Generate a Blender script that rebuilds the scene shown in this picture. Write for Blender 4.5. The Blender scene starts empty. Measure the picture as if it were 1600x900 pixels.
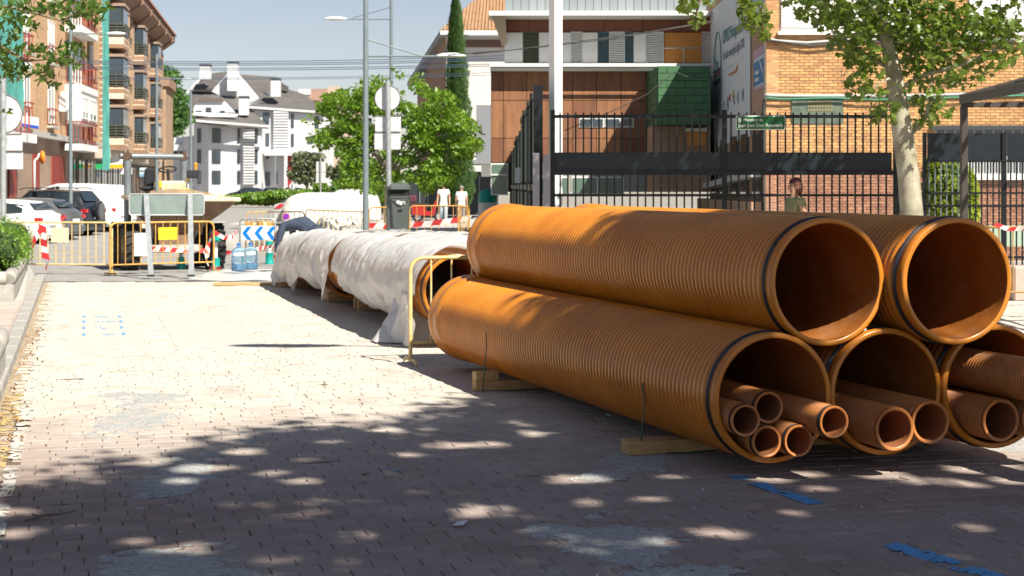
import bpy, math, random
import numpy as np
from mathutils import Vector, Matrix, noise as mnoise
random.seed(7)
sc = bpy.context.scene
COL = sc.collection
H = 1.68          # eye height
F = 2550.0        # focal length in photo pixels (1600 wide)
# ------------------------------------------------------------------ camera
cd = bpy.data.cameras.new('camera')
cam = bpy.data.objects.new('camera', cd); COL.objects.link(cam)
cam.location = (0, 0, H); cam.rotation_euler = (math.radians(90), 0, 0)
cd.sensor_width = 36; cd.lens = F / 1600 * 36
cd.shift_y = -0.1
cd.clip_start = 0.1; cd.clip_end = 6000
cd.dof.use_dof = True; cd.dof.focus_distance = 10.5; cd.dof.aperture_fstop = 6.5
sc.camera = cam
# ------------------------------------------------------------------ light
SUN = Vector((.57, -.71, 1.0)).normalized()      # towards the sun
el = math.asin(SUN.z); az = math.atan2(SUN.x, SUN.y)
w = bpy.data.worlds.new('World'); sc.world = w; w.use_nodes = True
nt = w.node_tree; bg = nt.nodes['Background']
sky = nt.nodes.new('ShaderNodeTexSky'); sky.sky_type = 'NISHITA'; sky.sun_disc = False
sky.sun_elevation = el; sky.sun_rotation = az
sky.air_density = 1.0; sky.dust_density = 0.4; sky.ozone_density = 1.2; sky.altitude = 650
tint = nt.nodes.new('ShaderNodeMix'); tint.data_type = 'RGBA'; tint.blend_type = 'MULTIPLY'; tint.inputs[0].default_value = 1; tint.inputs[7].default_value = (.97, .88, .90, 1)
nt.links.new(sky.outputs[0], tint.inputs[6]); hsv = nt.nodes.new('ShaderNodeHueSaturation'); hsv.inputs['Saturation'].default_value = .74; nt.links.new(tint.outputs[2], hsv.inputs['Color']); nt.links.new(hsv.outputs[0], bg.inputs[0]); bg.inputs[1].default_value = 0.05
sl = bpy.data.lights.new('sun', 'SUN'); sl.energy = 4.5; sl.angle = math.radians(0.53); sl.color = (1, .93, .80)
so = bpy.data.objects.new('sun', sl); COL.objects.link(so)
so.rotation_euler = (-SUN).to_track_quat('-Z', 'Y').to_euler(); so.location = (20, -25, 35)
sc.view_settings.view_transform = 'Standard'; sc.view_settings.look = 'None'
sc.view_settings.exposure = 1.1; sc.view_settings.gamma = 1
sc.cycles.max_bounces = 6; sc.cycles.transparent_max_bounces = 8

# ------------------------------------------------------------------ helpers
def gz(y):
    """height of the ground at distance y"""
    ks = [(-100, 0), (28.5, 0), (55, -.25), (75, 0), (5000, 0)]
    for (a, za), (b, zb) in zip(ks, ks[1:]):
        if y <= b: return za + (zb - za) * max(0, (y - a)) / (b - a)
    return 0
def W(px, py, Z):
    return Vector(((px - 800) * Z / F, Z, H + (290 - py) * Z / F))
def X_(px, Z): return (px - 800) * Z / F
def Z_(py, Z): return H + (290 - py) * Z / F
def fl(a, b, t): return a + (b - a) * t

MATS = {}
def mat(name, col, rough=.7, metal=0., var=.0, scale=5., bump=0., bscale=None, col2=None, isl=0., spec=.5, coat=0, trans=0, stretch=None, emis=None, bdist=.01, sheen=0):
    if name in MATS: return MATS[name]
    m = bpy.data.materials.new(name); m.use_nodes = True; MATS[name] = m
    n = m.node_tree.nodes; L = m.node_tree.links; b = n['Principled BSDF']
    b.inputs['Roughness'].default_value = rough; b.inputs['Metallic'].default_value = metal
    b.inputs['Specular IOR Level'].default_value = spec
    b.inputs['Coat Weight'].default_value = coat
    c = tuple(col) + (1,)
    b.inputs['Base Color'].default_value = c
    m.diffuse_color = c
    tc = n.new('ShaderNodeTexCoord'); src = tc.outputs['Object']
    if stretch:
        mp = n.new('ShaderNodeMapping'); mp.inputs['Scale'].default_value = stretch; L.new(src, mp.inputs[0]); src = mp.outputs[0]
    last = None
    if var or col2:
        nz = n.new('ShaderNodeTexNoise'); nz.inputs['Scale'].default_value = scale; nz.inputs['Detail'].default_value = 6; nz.inputs['Roughness'].default_value = .65
        L.new(src, nz.inputs[0])
        rp = n.new('ShaderNodeValToRGB'); rp.color_ramp.elements[0].position = .35; rp.color_ramp.elements[1].position = .65
        c2 = col2 if col2 else tuple(max(0, x * (1 - var)) for x in col)
        c1 = col if col2 else tuple(min(1, x * (1 + var * .6)) for x in col)
        rp.color_ramp.elements[0].color = tuple(c2) + (1,); rp.color_ramp.elements[1].color = tuple(c1) + (1,)
        L.new(nz.outputs[0], rp.inputs[0]); last = rp.outputs[0]
    if isl:
        ge = n.new('ShaderNodeNewGeometry'); oi = n.new('ShaderNodeObjectInfo')
        ad = n.new('ShaderNodeMath'); ad.operation = 'ADD'; L.new(ge.outputs['Random Per Island'], ad.inputs[0]); L.new(oi.outputs['Random'], ad.inputs[1])
        fr = n.new('ShaderNodeMath'); fr.operation = 'FRACT'; L.new(ad.outputs[0], fr.inputs[0])
        mr = n.new('ShaderNodeMapRange'); mr.inputs[3].default_value = 1 - isl; mr.inputs[4].default_value = 1 + isl
        L.new(fr.outputs[0], mr.inputs[0])
        hs = n.new('ShaderNodeHueSaturation'); L.new(mr.outputs[0], hs.inputs['Value'])
        # hue drifts a little as well
        m2 = n.new('ShaderNodeMath'); m2.operation = 'MULTIPLY_ADD'; m2.inputs[1].default_value = isl * .06; m2.inputs[2].default_value = .5 - isl * .03
        L.new(fr.outputs[0], m2.inputs[0]); L.new(m2.outputs[0], hs.inputs['Hue'])
        if last: L.new(last, hs.inputs['Color'])
        else: hs.inputs['Color'].default_value = c
        last = hs.outputs[0]
    if last: L.new(last, b.inputs['Base Color'])
    if bump:
        nb = n.new('ShaderNodeTexNoise'); nb.inputs['Scale'].default_value = bscale or scale * 4; nb.inputs['Detail'].default_value = 5
        L.new(src, nb.inputs[0])
        bp = n.new('ShaderNodeBump'); bp.inputs['Strength'].default_value = bump; bp.inputs['Distance'].default_value = bdist
        L.new(nb.outputs[0], bp.inputs['Height']); L.new(bp.outputs[0], b.inputs['Normal'])
    if trans:
        b.inputs['Transmission Weight'].default_value = trans
    if sheen:
        b.inputs['Sheen Weight'].default_value = sheen
    return m

def leaf_mat(name, col, back, rough=.45):
    if name in MATS: return MATS[name]
    m = bpy.data.materials.new(name); m.use_nodes = True; MATS[name] = m
    n = m.node_tree.nodes; L = m.node_tree.links; b = n['Principled BSDF']; out = n['Material Output']
    ge = n.new('ShaderNodeNewGeometry'); oi = n.new('ShaderNodeObjectInfo')
    ad = n.new('ShaderNodeMath'); ad.operation = 'ADD'; L.new(ge.outputs['Random Per Island'], ad.inputs[0]); L.new(oi.outputs['Random'], ad.inputs[1])
    fr = n.new('ShaderNodeMath'); fr.operation = 'FRACT'; L.new(ad.outputs[0], fr.inputs[0])
    rp = n.new('ShaderNodeValToRGB')
    rp.color_ramp.elements[0].color = tuple(c * .6 for c in col) + (1,)
    rp.color_ramp.elements[1].color = (col[0] * 1.6, col[1] * 1.35, col[2] * 1.1, 1)
    L.new(fr.outputs[0], rp.inputs[0]); L.new(rp.outputs[0], b.inputs['Base Color'])
    b.inputs['Roughness'].default_value = rough
    tr = n.new('ShaderNodeBsdfTranslucent'); tr.inputs[0].default_value = tuple(back) + (1,)
    mx = n.new('ShaderNodeMixShader'); mx.inputs[0].default_value = .30
    L.new(b.outputs[0], mx.inputs[1]); L.new(tr.outputs[0], mx.inputs[2]); L.new(mx.outputs[0], out.inputs[0])
    m.diffuse_color = tuple(col) + (1,)
    return m

class MB:
    """collects shapes, links them as one mesh object"""
    def __init__(s): s.v = []; s.f = []; s.mi = []; s.mats = []; s.cur = 0
    def use(s, m):
        if m not in s.mats: s.mats.append(m)
        s.cur = s.mats.index(m); return s
    def add(s, vs, fs):
        o = len(s.v); s.v += [tuple(v) for v in vs]; s.f += [tuple(i + o for i in f) for f in fs]; s.mi += [s.cur] * len(fs); return s
    def obox(s, o, a, b, c):
        o, a, b, c = Vector(o), Vector(a), Vector(b), Vector(c)
        vs = [o, o + a, o + a + b, o + b, o + c, o + a + c, o + a + b + c, o + b + c]
        if a.cross(b).dot(c) < 0: vs = [vs[i] for i in (4, 5, 6, 7, 0, 1, 2, 3)]
        return s.add(vs, [(3, 2, 1, 0), (4, 5, 6, 7), (0, 1, 5, 4), (1, 2, 6, 5), (2, 3, 7, 6), (3, 0, 4, 7)])
    def box(s, c, d, rz=0, bev=0):
        cx, cy, cz = c; dx, dy, dz = d[0] / 2, d[1] / 2, d[2] / 2
        R = Matrix.Rotation(rz, 3, 'Z')
        if bev <= 0:
            o = Vector(c) + R @ Vector((-dx, -dy, -dz))
            return s.obox(o, R @ Vector((d[0], 0, 0)), R @ Vector((0, d[1], 0)), (0, 0, d[2]))
        vs = []; b = min(bev, dx * .9, dy * .9, dz * .9)
        for z, k in ((-dz, b), (-dz + b, 0), (dz - b, 0), (dz, b)):
            for sx, sy in ((-1, -1), (1, -1), (1, 1), (-1, 1)):
                if k: pts = [(sx * (dx - b), sy * (dy - b))] * 2
                else:
                    pts = [(sx * (dx - b), sy * dy), (sx * dx, sy * (dy - b))]
                    if sx * sy > 0: pts = pts if sy > 0 and False else pts
                    if (sx, sy) in ((-1, -1), (1, 1)): pts = pts[::-1]
                for p in pts: vs.append(Vector(c) + R @ Vector((p[0], p[1], z)))
        fs = []
        for l in range(3):
            for i in range(8): fs.append((l * 8 + i, l * 8 + (i + 1) % 8, l * 8 + 8 + (i + 1) % 8, l * 8 + 8 + i))
        fs.append((6, 4, 2, 0)); fs.append((24, 26, 28, 30))
        return s.add(vs, fs)
    def ring(s, c, ax, r, n, up=None):
        ax = Vector(ax).normalized()
        u = ax.orthogonal().normalized() if up is None else (Vector(up) - ax * ax.dot(Vector(up))).normalized()
        v = ax.cross(u)
        return [Vector(c) + (u * math.cos(2 * math.pi * i / n) + v * math.sin(2 * math.pi * i / n)) * r for i in range(n)]
    def cyl(s, p0, p1, r0, r1=None, n=12, caps=True):
        r1 = r0 if r1 is None else r1
        p0, p1 = Vector(p0), Vector(p1); ax = p1 - p0
        a = s.ring(p0, ax, r0, n); b = s.ring(p1, ax, r1, n)
        fs = [(i, (i + 1) % n, n + (i + 1) % n, n + i) for i in range(n)]
        if caps: fs += [tuple(range(n))[::-1], tuple(range(n, 2 * n))]
        return s.add(a + b, fs)
    def tube(s, pts, r, n=8, closed=False, caps=True):
        pts = [Vector(p) for p in pts]; rings = []; m = len(pts)
        u = None
        for i, p in enumerate(pts):
            if closed: t = (pts[(i + 1) % m] - pts[i - 1])
            else: t = pts[min(i + 1, m - 1)] - pts[max(i - 1, 0)]
            t.normalize()
            if u is None: u = t.orthogonal().normalized()
            u = (u - t * t.dot(u)).normalized(); v = t.cross(u)
            rr = r[i] if isinstance(r, (list, tuple)) else r
            rings.append([p + (u * math.cos(2 * math.pi * k / n) + v * math.sin(2 * math.pi * k / n)) * rr for k in range(n)])
        vs = [q for rg in rings for q in rg]; fs = []
        for i in range(m if closed else m - 1):
            j = (i + 1) % m
            for k in range(n): fs.append((i * n + k, i * n + (k + 1) % n, j * n + (k + 1) % n, j * n + k))
        if not closed and caps: fs += [tuple(range(n))[::-1], tuple(range((m - 1) * n, m * n))]
        return s.add(vs, fs)
    def lathe(s, prof, c, ax, n=24, capa=False, capb=False):
        """prof: list of (r, h) along the axis"""
        ax = Vector(ax).normalized(); c = Vector(c)
        vs = []
        for r, h in prof: vs += s.ring(c + ax * h, ax, max(r, 1e-4), n, up=(0, 0, 1) if abs(ax.z) < .9 else (1, 0, 0))
        m = len(prof); fs = []
        for i in range(m - 1):
            for k in range(n): fs.append((i * n + k, i * n + (k + 1) % n, (i + 1) * n + (k + 1) % n, (i + 1) * n + k))
        if capa: fs.append(tuple(range(n))[::-1])
        if capb: fs.append(tuple(range((m - 1) * n, m * n)))
        return s.add(vs, fs)
    def prism(s, pts, o, u, v, d):
        """2-D outline pts in frame (o,u,v), extruded by vector d"""
        o, u, v, d = Vector(o), Vector(u), Vector(v), Vector(d); n = len(pts)
        a = [o + u * p[0] + v * p[1] for p in pts]; b = [q + d for q in a]
        fs = [tuple(range(n)), tuple(range(n, 2 * n))[::-1]] + [(i, n + i, n + (i + 1) % n, (i + 1) % n) for i in range(n)]
        return s.add(a + b, fs)
    def grid(s, P, nu, nv, cu=False):
        """P(i,j) -> point"""
        vs = [P(i, j) for j in range(nv) for i in range(nu)]; fs = []
        for j in range(nv - 1):
            for i in range(nu if cu else nu - 1):
                k = (i + 1) % nu
                fs.append((j * nu + i, j * nu + k, (j + 1) * nu + k, (j + 1) * nu + i))
        return s.add(vs, fs)
    def ball(s, c, r, n=12, m=8):
        rx, ry, rz = (r, r, r) if not isinstance(r, (tuple, list)) else r
        return s.grid(lambda i, j: Vector(c) + Vector((rx * math.sin(math.pi * (j + .01) / (m - 1 + .02)) * math.cos(2 * math.pi * i / n), ry * math.sin(math.pi * (j + .01) / (m - 1 + .02)) * math.sin(2 * math.pi * i / n), -rz * math.cos(math.pi * j / (m - 1)))), n, m, True)
    def build(s, name, m=None, parent=None, smooth=False, world=True, auto=None):
        me = bpy.data.meshes.new(name)
        off = Vector((0, 0, 0))
        if parent is not None and world:
            p = parent
            while p: off = off + p.location; p = p.parent
        me.from_pydata([(v[0] - off.x, v[1] - off.y, v[2] - off.z) for v in s.v], [], s.f)
        if s.mats:
            for x in s.mats: me.materials.append(x)
            me.polygons.foreach_set('material_index', s.mi)
        elif m: me.materials.append(m)
        if smooth:
            me.polygons.foreach_set('use_smooth', [True] * len(me.polygons))
            if auto:
                try: me.set_sharp_from_angle(angle=math.radians(auto))
                except Exception: pass
        me.update()
        o = bpy.data.objects.new(name, me); COL.objects.link(o)
        if parent is not None: o.parent = parent
        return o

def thing(name, label, cat, loc=(0, 0, 0), group=None, rz=0):
    o = bpy.data.objects.new(name, None); COL.objects.link(o); o.location = loc; o.rotation_euler = (0, 0, rz)
    o.empty_display_size = .2
    o['label'] = label; o['category'] = cat
    if group: o['group'] = group
    return o
def tag(o, label, cat, group=None):
    o['label'] = label; o['category'] = cat
    if group: o['group'] = group
    return o
def struct(o): o['kind'] = 'structure'; return o
def stuff(o): o['kind'] = 'stuff'; return o
def part_copy(o, name, parent, loc=None, rot=None, label=None):
    c = bpy.data.objects.new(name, o.data if not isinstance(o, bpy.types.Mesh) else o); COL.objects.link(c); c.parent = parent
    if loc is not None: c.location = loc
    if rot is not None: c.rotation_euler = rot
    if label: c['label'] = label
    return c
def kids(o): return [c for c in bpy.data.objects if c.parent == o]
def dup(root, loc, rz=None, label=None, group=None):
    def rec(o, par):
        c = o.copy(); COL.objects.link(c)
        if par is not None: c.parent = par
        for k in [x for x in COL.objects if x.parent == o]: rec(k, c)
        return c
    r = rec(root, None); r.location = loc
    if rz is not None: r.rotation_euler = (0, 0, rz)
    if label: r['label'] = label
    if group: r['group'] = group
    return r
def text_mesh(name, body, size, m, parent, loc, rot, extrude=.002, align='CENTER', sx=1):
    cu = bpy.data.curves.new(name, 'FONT'); cu.body = body; cu.size = size; cu.extrude = extrude; cu.align_x = align; cu.align_y = 'CENTER'
    t = bpy.data.objects.new(name, cu); COL.objects.link(t)
    bpy.context.view_layer.update()
    me = bpy.data.meshes.new_from_object(t); bpy.data.objects.remove(t)
    me.materials.clear(); me.materials.append(m)
    o = bpy.data.objects.new(name, me); COL.objects.link(o); o.parent = parent; o.location = loc; o.rotation_euler = rot; o.scale = (sx, 1, 1)
    return o
def skin_body(name, joints, edges, m, parent, lvl=2):
    """joints: name -> (x,y,z,r); first is the pelvis root"""
    ks = list(joints); me = bpy.data.meshes.new(name)
    me.from_pydata([joints[k][:3] for k in ks], [(ks.index(a), ks.index(b)) for a, b in edges], [])
    o = bpy.data.objects.new(name, me); COL.objects.link(o)
    md = o.modifiers.new('skin', 'SKIN'); md.use_smooth_shade = True
    for i, k in enumerate(ks):
        r = joints[k][3]; r = r if isinstance(r, tuple) else (r, r)
        me.skin_vertices[0].data[i].radius = r; me.skin_vertices[0].data[i].use_root = (i == 0)
    sb = o.modifiers.new('sub', 'SUBSURF'); sb.levels = lvl; sb.render_levels = lvl
    dg = bpy.context.evaluated_depsgraph_get()
    bpy.context.view_layer.update()
    me2 = bpy.data.meshes.new_from_object(o.evaluated_get(bpy.context.evaluated_depsgraph_get()))
    o.modifiers.clear(); o.data = me2; me2.materials.clear(); me2.materials.append(m)
    me2.polygons.foreach_set('use_smooth', [True] * len(me2.polygons))
    if parent: o.parent = parent
    return o
def nz(x, y, z=0): return mnoise.noise(Vector((x, y, z)))
# ================================================================== GROUND
def paver_material():
    m = bpy.data.materials.new('clay paver'); m.use_nodes = True
    n = m.node_tree.nodes; L = m.node_tree.links; b = n['Principled BSDF']; b.inputs['Roughness'].default_value = .85
    ge = n.new('ShaderNodeNewGeometry'); oi = n.new('ShaderNodeObjectInfo')
    ad = n.new('ShaderNodeMath'); ad.operation = 'ADD'; L.new(ge.outputs['Random Per Island'], ad.inputs[0]); L.new(oi.outputs['Random'], ad.inputs[1])
    fr = n.new('ShaderNodeMath'); fr.operation = 'FRACT'; L.new(ad.outputs[0], fr.inputs[0])
    rp = n.new('ShaderNodeValToRGB'); cr = rp.color_ramp
    cr.elements[0].color = (.26, .185, .165, 1); cr.elements[1].color = (.37, .285, .25, 1)
    e = cr.elements.new(.5); e.color = (.31, .225, .20, 1)
    e = cr.elements.new(.8); e.color = (.33, .25, .225, 1)
    L.new(fr.outputs[0], rp.inputs[0])
    def noise(scale, det=6, r=.6):
        t = n.new('ShaderNodeTexNoise'); t.inputs['Scale'].default_value = scale; t.inputs['Detail'].default_value = det; t.inputs['Roughness'].default_value = r
        L.new(ge.outputs['Position'], t.inputs[0]); return t
    def ramp(src, a, b_):
        r = n.new('ShaderNodeValToRGB'); r.color_ramp.elements[0].position = a; r.color_ramp.elements[1].position = b_; L.new(src, r.inputs[0]); return r
    def mix(f, a, bcol, typ='MIX'):
        x = n.new('ShaderNodeMix'); x.data_type = 'RGBA'; x.blend_type = typ
        if isinstance(f, float): x.inputs[0].default_value = f
        else: L.new(f, x.inputs[0])
        L.new(a, x.inputs[6])
        if isinstance(bcol, tuple): x.inputs[7].default_value = bcol
        else: L.new(bcol, x.inputs[7])
        return x.outputs[2]
    # pale cement dust in drifts, dark foot traffic grime, ochre dust
    c = mix(ramp(noise(.55).outputs[0], .42, .66).outputs[0], rp.outputs[0], (.36, .325, .30, 1))
    c = mix(ramp(noise(2.3, 8, .7).outputs[0], .50, .72).outputs[0], c, (.24, .195, .18, 1))
    c = mix(ramp(noise(1.1, 8, .72).outputs[0], .60, .68).outputs[0], c, (.42, .40, .375, 1))
    c = mix(ramp(noise(60, 4, .7).outputs[0], .35, .75).outputs[0], c, (.22, .165, .145, 1))
    # far paving: pale ochre dust, thickened to paint its sunlit brightness into the colour
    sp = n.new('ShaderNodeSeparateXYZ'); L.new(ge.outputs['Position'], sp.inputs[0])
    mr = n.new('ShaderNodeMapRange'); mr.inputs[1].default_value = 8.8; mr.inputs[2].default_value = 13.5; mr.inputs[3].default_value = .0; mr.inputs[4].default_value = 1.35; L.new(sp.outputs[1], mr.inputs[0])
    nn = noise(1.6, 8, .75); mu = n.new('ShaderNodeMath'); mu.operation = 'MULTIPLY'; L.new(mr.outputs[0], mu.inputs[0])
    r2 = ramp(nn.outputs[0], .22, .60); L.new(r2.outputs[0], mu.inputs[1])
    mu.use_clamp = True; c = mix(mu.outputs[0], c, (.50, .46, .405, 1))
    L.new(c, b.inputs['Base Color'])
    bp = n.new('ShaderNodeBump'); bp.inputs['Strength'].default_value = .5; bp.inputs['Distance'].default_value = .004
    L.new(noise(90, 5, .7).outputs[0], bp.inputs['Height']); L.new(bp.outputs[0], b.inputs['Normal'])
    m.diffuse_color = (.3, .2, .16, 1); return m
M_pav = paver_material()
M_asph = mat('asphalt', (.27, .265, .26), .9, var=.25, scale=3, bump=.4, bscale=60)
M_asph_old = mat('terrain dry', (.26, .24, .21), .95, var=.2, scale=.2)
M_bed = mat('cement and grit bed', (.46, .47, .46), .95, col2=(.24, .24, .235), scale=45, bump=1, bscale=70, bdist=.012)
def bed_tint():
    n = M_bed.node_tree.nodes; L = M_bed.node_tree.links; bs = n['Principled BSDF']; src = bs.inputs['Base Color'].links[0].from_socket
    ge = n.new('ShaderNodeNewGeometry'); sp = n.new('ShaderNodeSeparateXYZ'); L.new(ge.outputs['Position'], sp.inputs[0])
    mr = n.new('ShaderNodeMapRange'); mr.inputs[1].default_value = -.0022; mr.inputs[2].default_value = -.0002; L.new(sp.outputs[2], mr.inputs[0])
    mx = n.new('ShaderNodeMix'); mx.data_type = 'RGBA'; L.new(mr.outputs[0], mx.inputs[0]); mx.inputs[6].default_value = (.13, .095, .07, 1); L.new(src, mx.inputs[7]); L.new(mx.outputs[2], bs.inputs['Base Color'])
bed_tint()
M_conc = mat('pale concrete', (.40, .39, .365), .9, var=.12, scale=4, bump=.3, bscale=80)
M_kerb = mat('kerb granite', (.33, .32, .30), .85, var=.2, scale=20, bump=.3, bscale=90)
M_whiteline = mat('worn white line paint', (.56, .54, .50), .8, col2=(.44, .41, .36), scale=9)
M_yellowline = mat('worn yellow line paint', (.52, .38, .14), .8, col2=(.34, .25, .16), scale=7)
M_bluepaint = mat('blue marking paint', (.08, .30, .60), .7, var=.25, scale=20)

# terrain reaching the horizon
b = MB()
ys = [-60, 0, 28.5, 35, 42, 48, 55, 60, 66, 75, 100, 160, 300, 900, 3500]
xs = [-1800, -400, -120, -60, -30, -15, -6, 0, 6, 15, 30, 60, 120, 400, 1800]
b.grid(lambda i, j: (xs[i], ys[j], gz(ys[j]) - (.05 if ys[j] < 28.6 else .03)), len(xs), len(ys))
struct(b.build('ground', M_asph_old))
# asphalt road
b = MB(); ys = [28.62, 35, 42, 48, 55, 60, 66, 75, 90, 130]
b.grid(lambda i, j: (-70 + i * 20, ys[j], gz(ys[j])), 8, len(ys))
road = struct(b.build('road', M_asph))
# yellow markings and white zebra patches on the asphalt
def strip(name, pts, wid, m, z, parent=None):
    b = MB(); n = len(pts); L_, R_ = [], []
    for i, p in enumerate(pts):
        t = (Vector(pts[min(i + 1, n - 1)]) - Vector(pts[max(i - 1, 0)])); t = Vector((t[0], t[1])).normalized(); s = Vector((-t.y, t.x)) * wid / 2
        L_.append((p[0] + s.x, p[1] + s.y, gz(p[1] + s.y) + z)); R_.append((p[0] - s.x, p[1] - s.y, gz(p[1] - s.y) + z))
    vs = L_ + R_; fs = [(i, n + i, n + i + 1, i + 1) for i in range(n - 1)]
    b.add(vs, fs); return b.build(name, m, parent)
M_yl2 = mat('road yellow paint', (.75, .50, .08), .7, var=.15, scale=8)
for (x0, y0, x1, y1) in ((-17.5, 43.5, -11.6, 44.4), (-12.5, 40.5, -8.5, 41.2), (-9.5, 43.5, -4.5, 44.5)):
    strip('yellow_road_line', [(fl(x0, x1, t / 6), fl(y0, y1, t / 6)) for t in range(7)], .22, M_yl2, .004, road)
for k in range(6):
    strip('zebra_stripe', [(-14.5 + k * 1.1, 72 + t * 1.2) for t in range(4)], .5, M_whiteline, .004, road)

# ---- brick paving: kerb line X = KX(y); a = direction along the kerb, bb = along a course
def KX(y): return -.62 - .265 * y
A2 = Vector((-.2561, .9666)); B2 = Vector((.9666, .2561))
ORG = Vector((KX(6.0), 6.0))
PATCH = []
for (px, py, rx, ry) in ((285, 742, 52, 34), (262, 890, 110, 36), (970, 850, 95, 36), (1010, 720, 60, 14), (215, 655, 60, 22), (235, 625, 45, 10),
                         (1080, 905, 110, 24), (870, 830, 50, 12), (180, 620, 30, 6), (930, 745, 45, 9), (390, 690, 20, 4), (1560, 690, 60, 12)):
    Zc = H * F / (py - 290); PATCH.append((X_(px, Zc), Zc, rx * Zc / F, ry * Zc * Zc / (F * H)))
def patch(x, y):
    best = -1
    for cx, cy, rx, ry in PATCH:
        dx = (x - cx) / rx; dy = (y - cy) / ry
        if abs(dx) > 2 or abs(dy) > 2: continue
        best = max(best, 1 - math.sqrt(dx * dx + dy * dy))
    if best < -.8: return -1
    return best + .02 + .6 * nz(x * 4, y * 4) + .6 * nz(x * 11, y * 13, 3) + .35 * nz(x * 35, y * 40, 5)
pave = thing('paving', '', '', (0, 0, 0)); del pave['label']; del pave['category']; struct(pave)
# bed under the bricks, proud where cement was spilled
b = MB(); cell = .028
def frus(x, y, m=.25): return abs(x) < .325 * y + m
rows = []
y = 6.2; vid = {}
nyy = int((15.2 - 6.2) / cell)
V = []; Fc = []
for j in range(nyy + 1):
    yy = 6.2 + j * cell; xm = .325 * yy + .2; i0 = int(-xm / cell) - 1; i1 = int(xm / cell) + 1
    for i in range(i0, i1 + 1):
        xx = i * cell; p = patch(xx, yy)
        hgt = -.0085 + .0045 * max(0, min(1, .5 + 1.6 * nz(xx * 1.7, yy * 1.7, 31) + .8 * nz(xx * 7, yy * 7, 12))) + .0115 * max(0, min(1, (p + .05) * 4)) + (.0035 * nz(xx * 22, yy * 22, 9) if p > 0 else 0)
        vid[(i, j)] = len(V); V.append((xx, yy, hgt))
for (i, j) in list(vid):
    q = [(i, j), (i + 1, j), (i + 1, j + 1), (i, j + 1)]
    if all(k in vid for k in q): Fc.append(tuple(vid[k] for k in q))
b.v = V; b.f = Fc; b.mi = [0] * len(Fc)
bed = b.build('cement_bed', M_bed, pave, smooth=True)
b = MB(); b.add([(-40, -20, -.016), (40, -20, -.016), (40, 28.6, -.016), (-40, 28.6, -.016)], [(0, 1, 2, 3)])
b.build('sand_bed', mat('sand bed', (.21, .17, .13), .95, var=.3, scale=6), pave)
# the bricks
LB, WB = .224, .132
cands = []
rng = random.Random(3)
nv_ = int(23.6 / WB) + 6
SLABS = [(-4.80, 19.15, .66, 5.2), (-3.60, 19.2, .80, 5.0)]   # pale slabs let into the paving
def in_slab(x, y, g=0):
    for cx, cy, sx, sy in SLABS:
        d = Vector((x - cx, y - cy)); u = d.dot(B2); v = d.dot(A2)
        if abs(u) < sx / 2 + g and abs(v) < sy / 2 + g: return True
    return False
ROFF = {r: rng.gauss(0, .11) for r in range(-2, nv_ + 100)}
for r in range(-2, nv_ + 100):
    for c in range(-4, 150):
        u = (c + (.5 if r % 2 else 0) + ROFF[r]) * LB + .62 + rng.gauss(0, .0012); v = r * WB + .004 * math.sin(r * .7) + .0035 * math.sin(c * .55 + r * .2)
        p = ORG + B2 * u + A2 * v
        if p.y < 6.1 or p.y > 28.45 or abs(p.x) > .34 * p.y + .6: continue
        if p.x < KX(p.y) + .16: continue
        if in_slab(p.x, p.y, .03): continue
        cands.append((p.y * p.y + 1.2 * p.x * p.x if abs(p.x) < .31 * p.y and p.y > 6.95 else 1e6 + p.y, p.x, p.y))
cands.sort()
def brickgeo(x, y, g):
    rz = math.atan2(B2.y, B2.x) + g.gauss(0, .011); cs, sn = math.cos(rz), math.sin(rz)
    l = LB / 2 - .0012 - abs(g.gauss(0, .0009)); wd = WB / 2 - .0018 + g.gauss(0, .0009); h = g.gauss(0, .0016)
    t1, t2 = g.gauss(0, .006), g.gauss(0, .01); e = .0045
    out = []
    for (sx, sy, zz, k) in [(-1, -1, -.02, 0), (1, -1, -.02, 0), (1, 1, -.02, 0), (-1, 1, -.02, 0), (-1, -1, -.004, 0), (1, -1, -.004, 0), (1, 1, -.004, 0), (-1, 1, -.004, 0), (-1, -1, 0, e), (1, -1, 0, e), (1, 1, 0, e), (-1, 1, 0, e)]:
        lx = sx * (l - k); ly = sy * (wd - k)
        out.append((lx, ly, zz + h + t1 * lx + t2 * ly, cs, sn))
    return out
BF = [(0, 1, 5, 4), (1, 2, 6, 5), (2, 3, 7, 6), (3, 0, 4, 7), (4, 5, 9, 8), (5, 6, 10, 9), (6, 7, 11, 10), (7, 4, 8, 11), (8, 9, 10, 11)]
protos = []
for k in range(24):
    g = random.Random(k + 50); bb = MB(); bb.add([(q[0] * q[3] - q[1] * q[4], q[0] * q[4] + q[1] * q[3], q[2]) for q in brickgeo(0, 0, g)], BF)
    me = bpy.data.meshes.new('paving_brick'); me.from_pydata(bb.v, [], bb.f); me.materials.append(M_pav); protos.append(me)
for k, (d, x, y) in enumerate(cands[:290]):
    o = bpy.data.objects.new('brick', protos[rng.randrange(24)]); COL.objects.link(o); o.parent = pave; o.location = (x, y, 0)
vs = []; fs = []
for (d, x, y) in cands[290:]:
    o = len(vs)
    for q in brickgeo(x, y, rng): vs.append((x + q[0] * q[3] - q[1] * q[4], y + q[0] * q[4] + q[1] * q[3], q[2]))
    fs += [tuple(i + o for i in f) for f in BF]
b = MB(); b.v = vs; b.f = fs; b.mi = [0] * len(fs)
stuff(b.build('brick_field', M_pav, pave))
print('pavers', len(cands))
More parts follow.
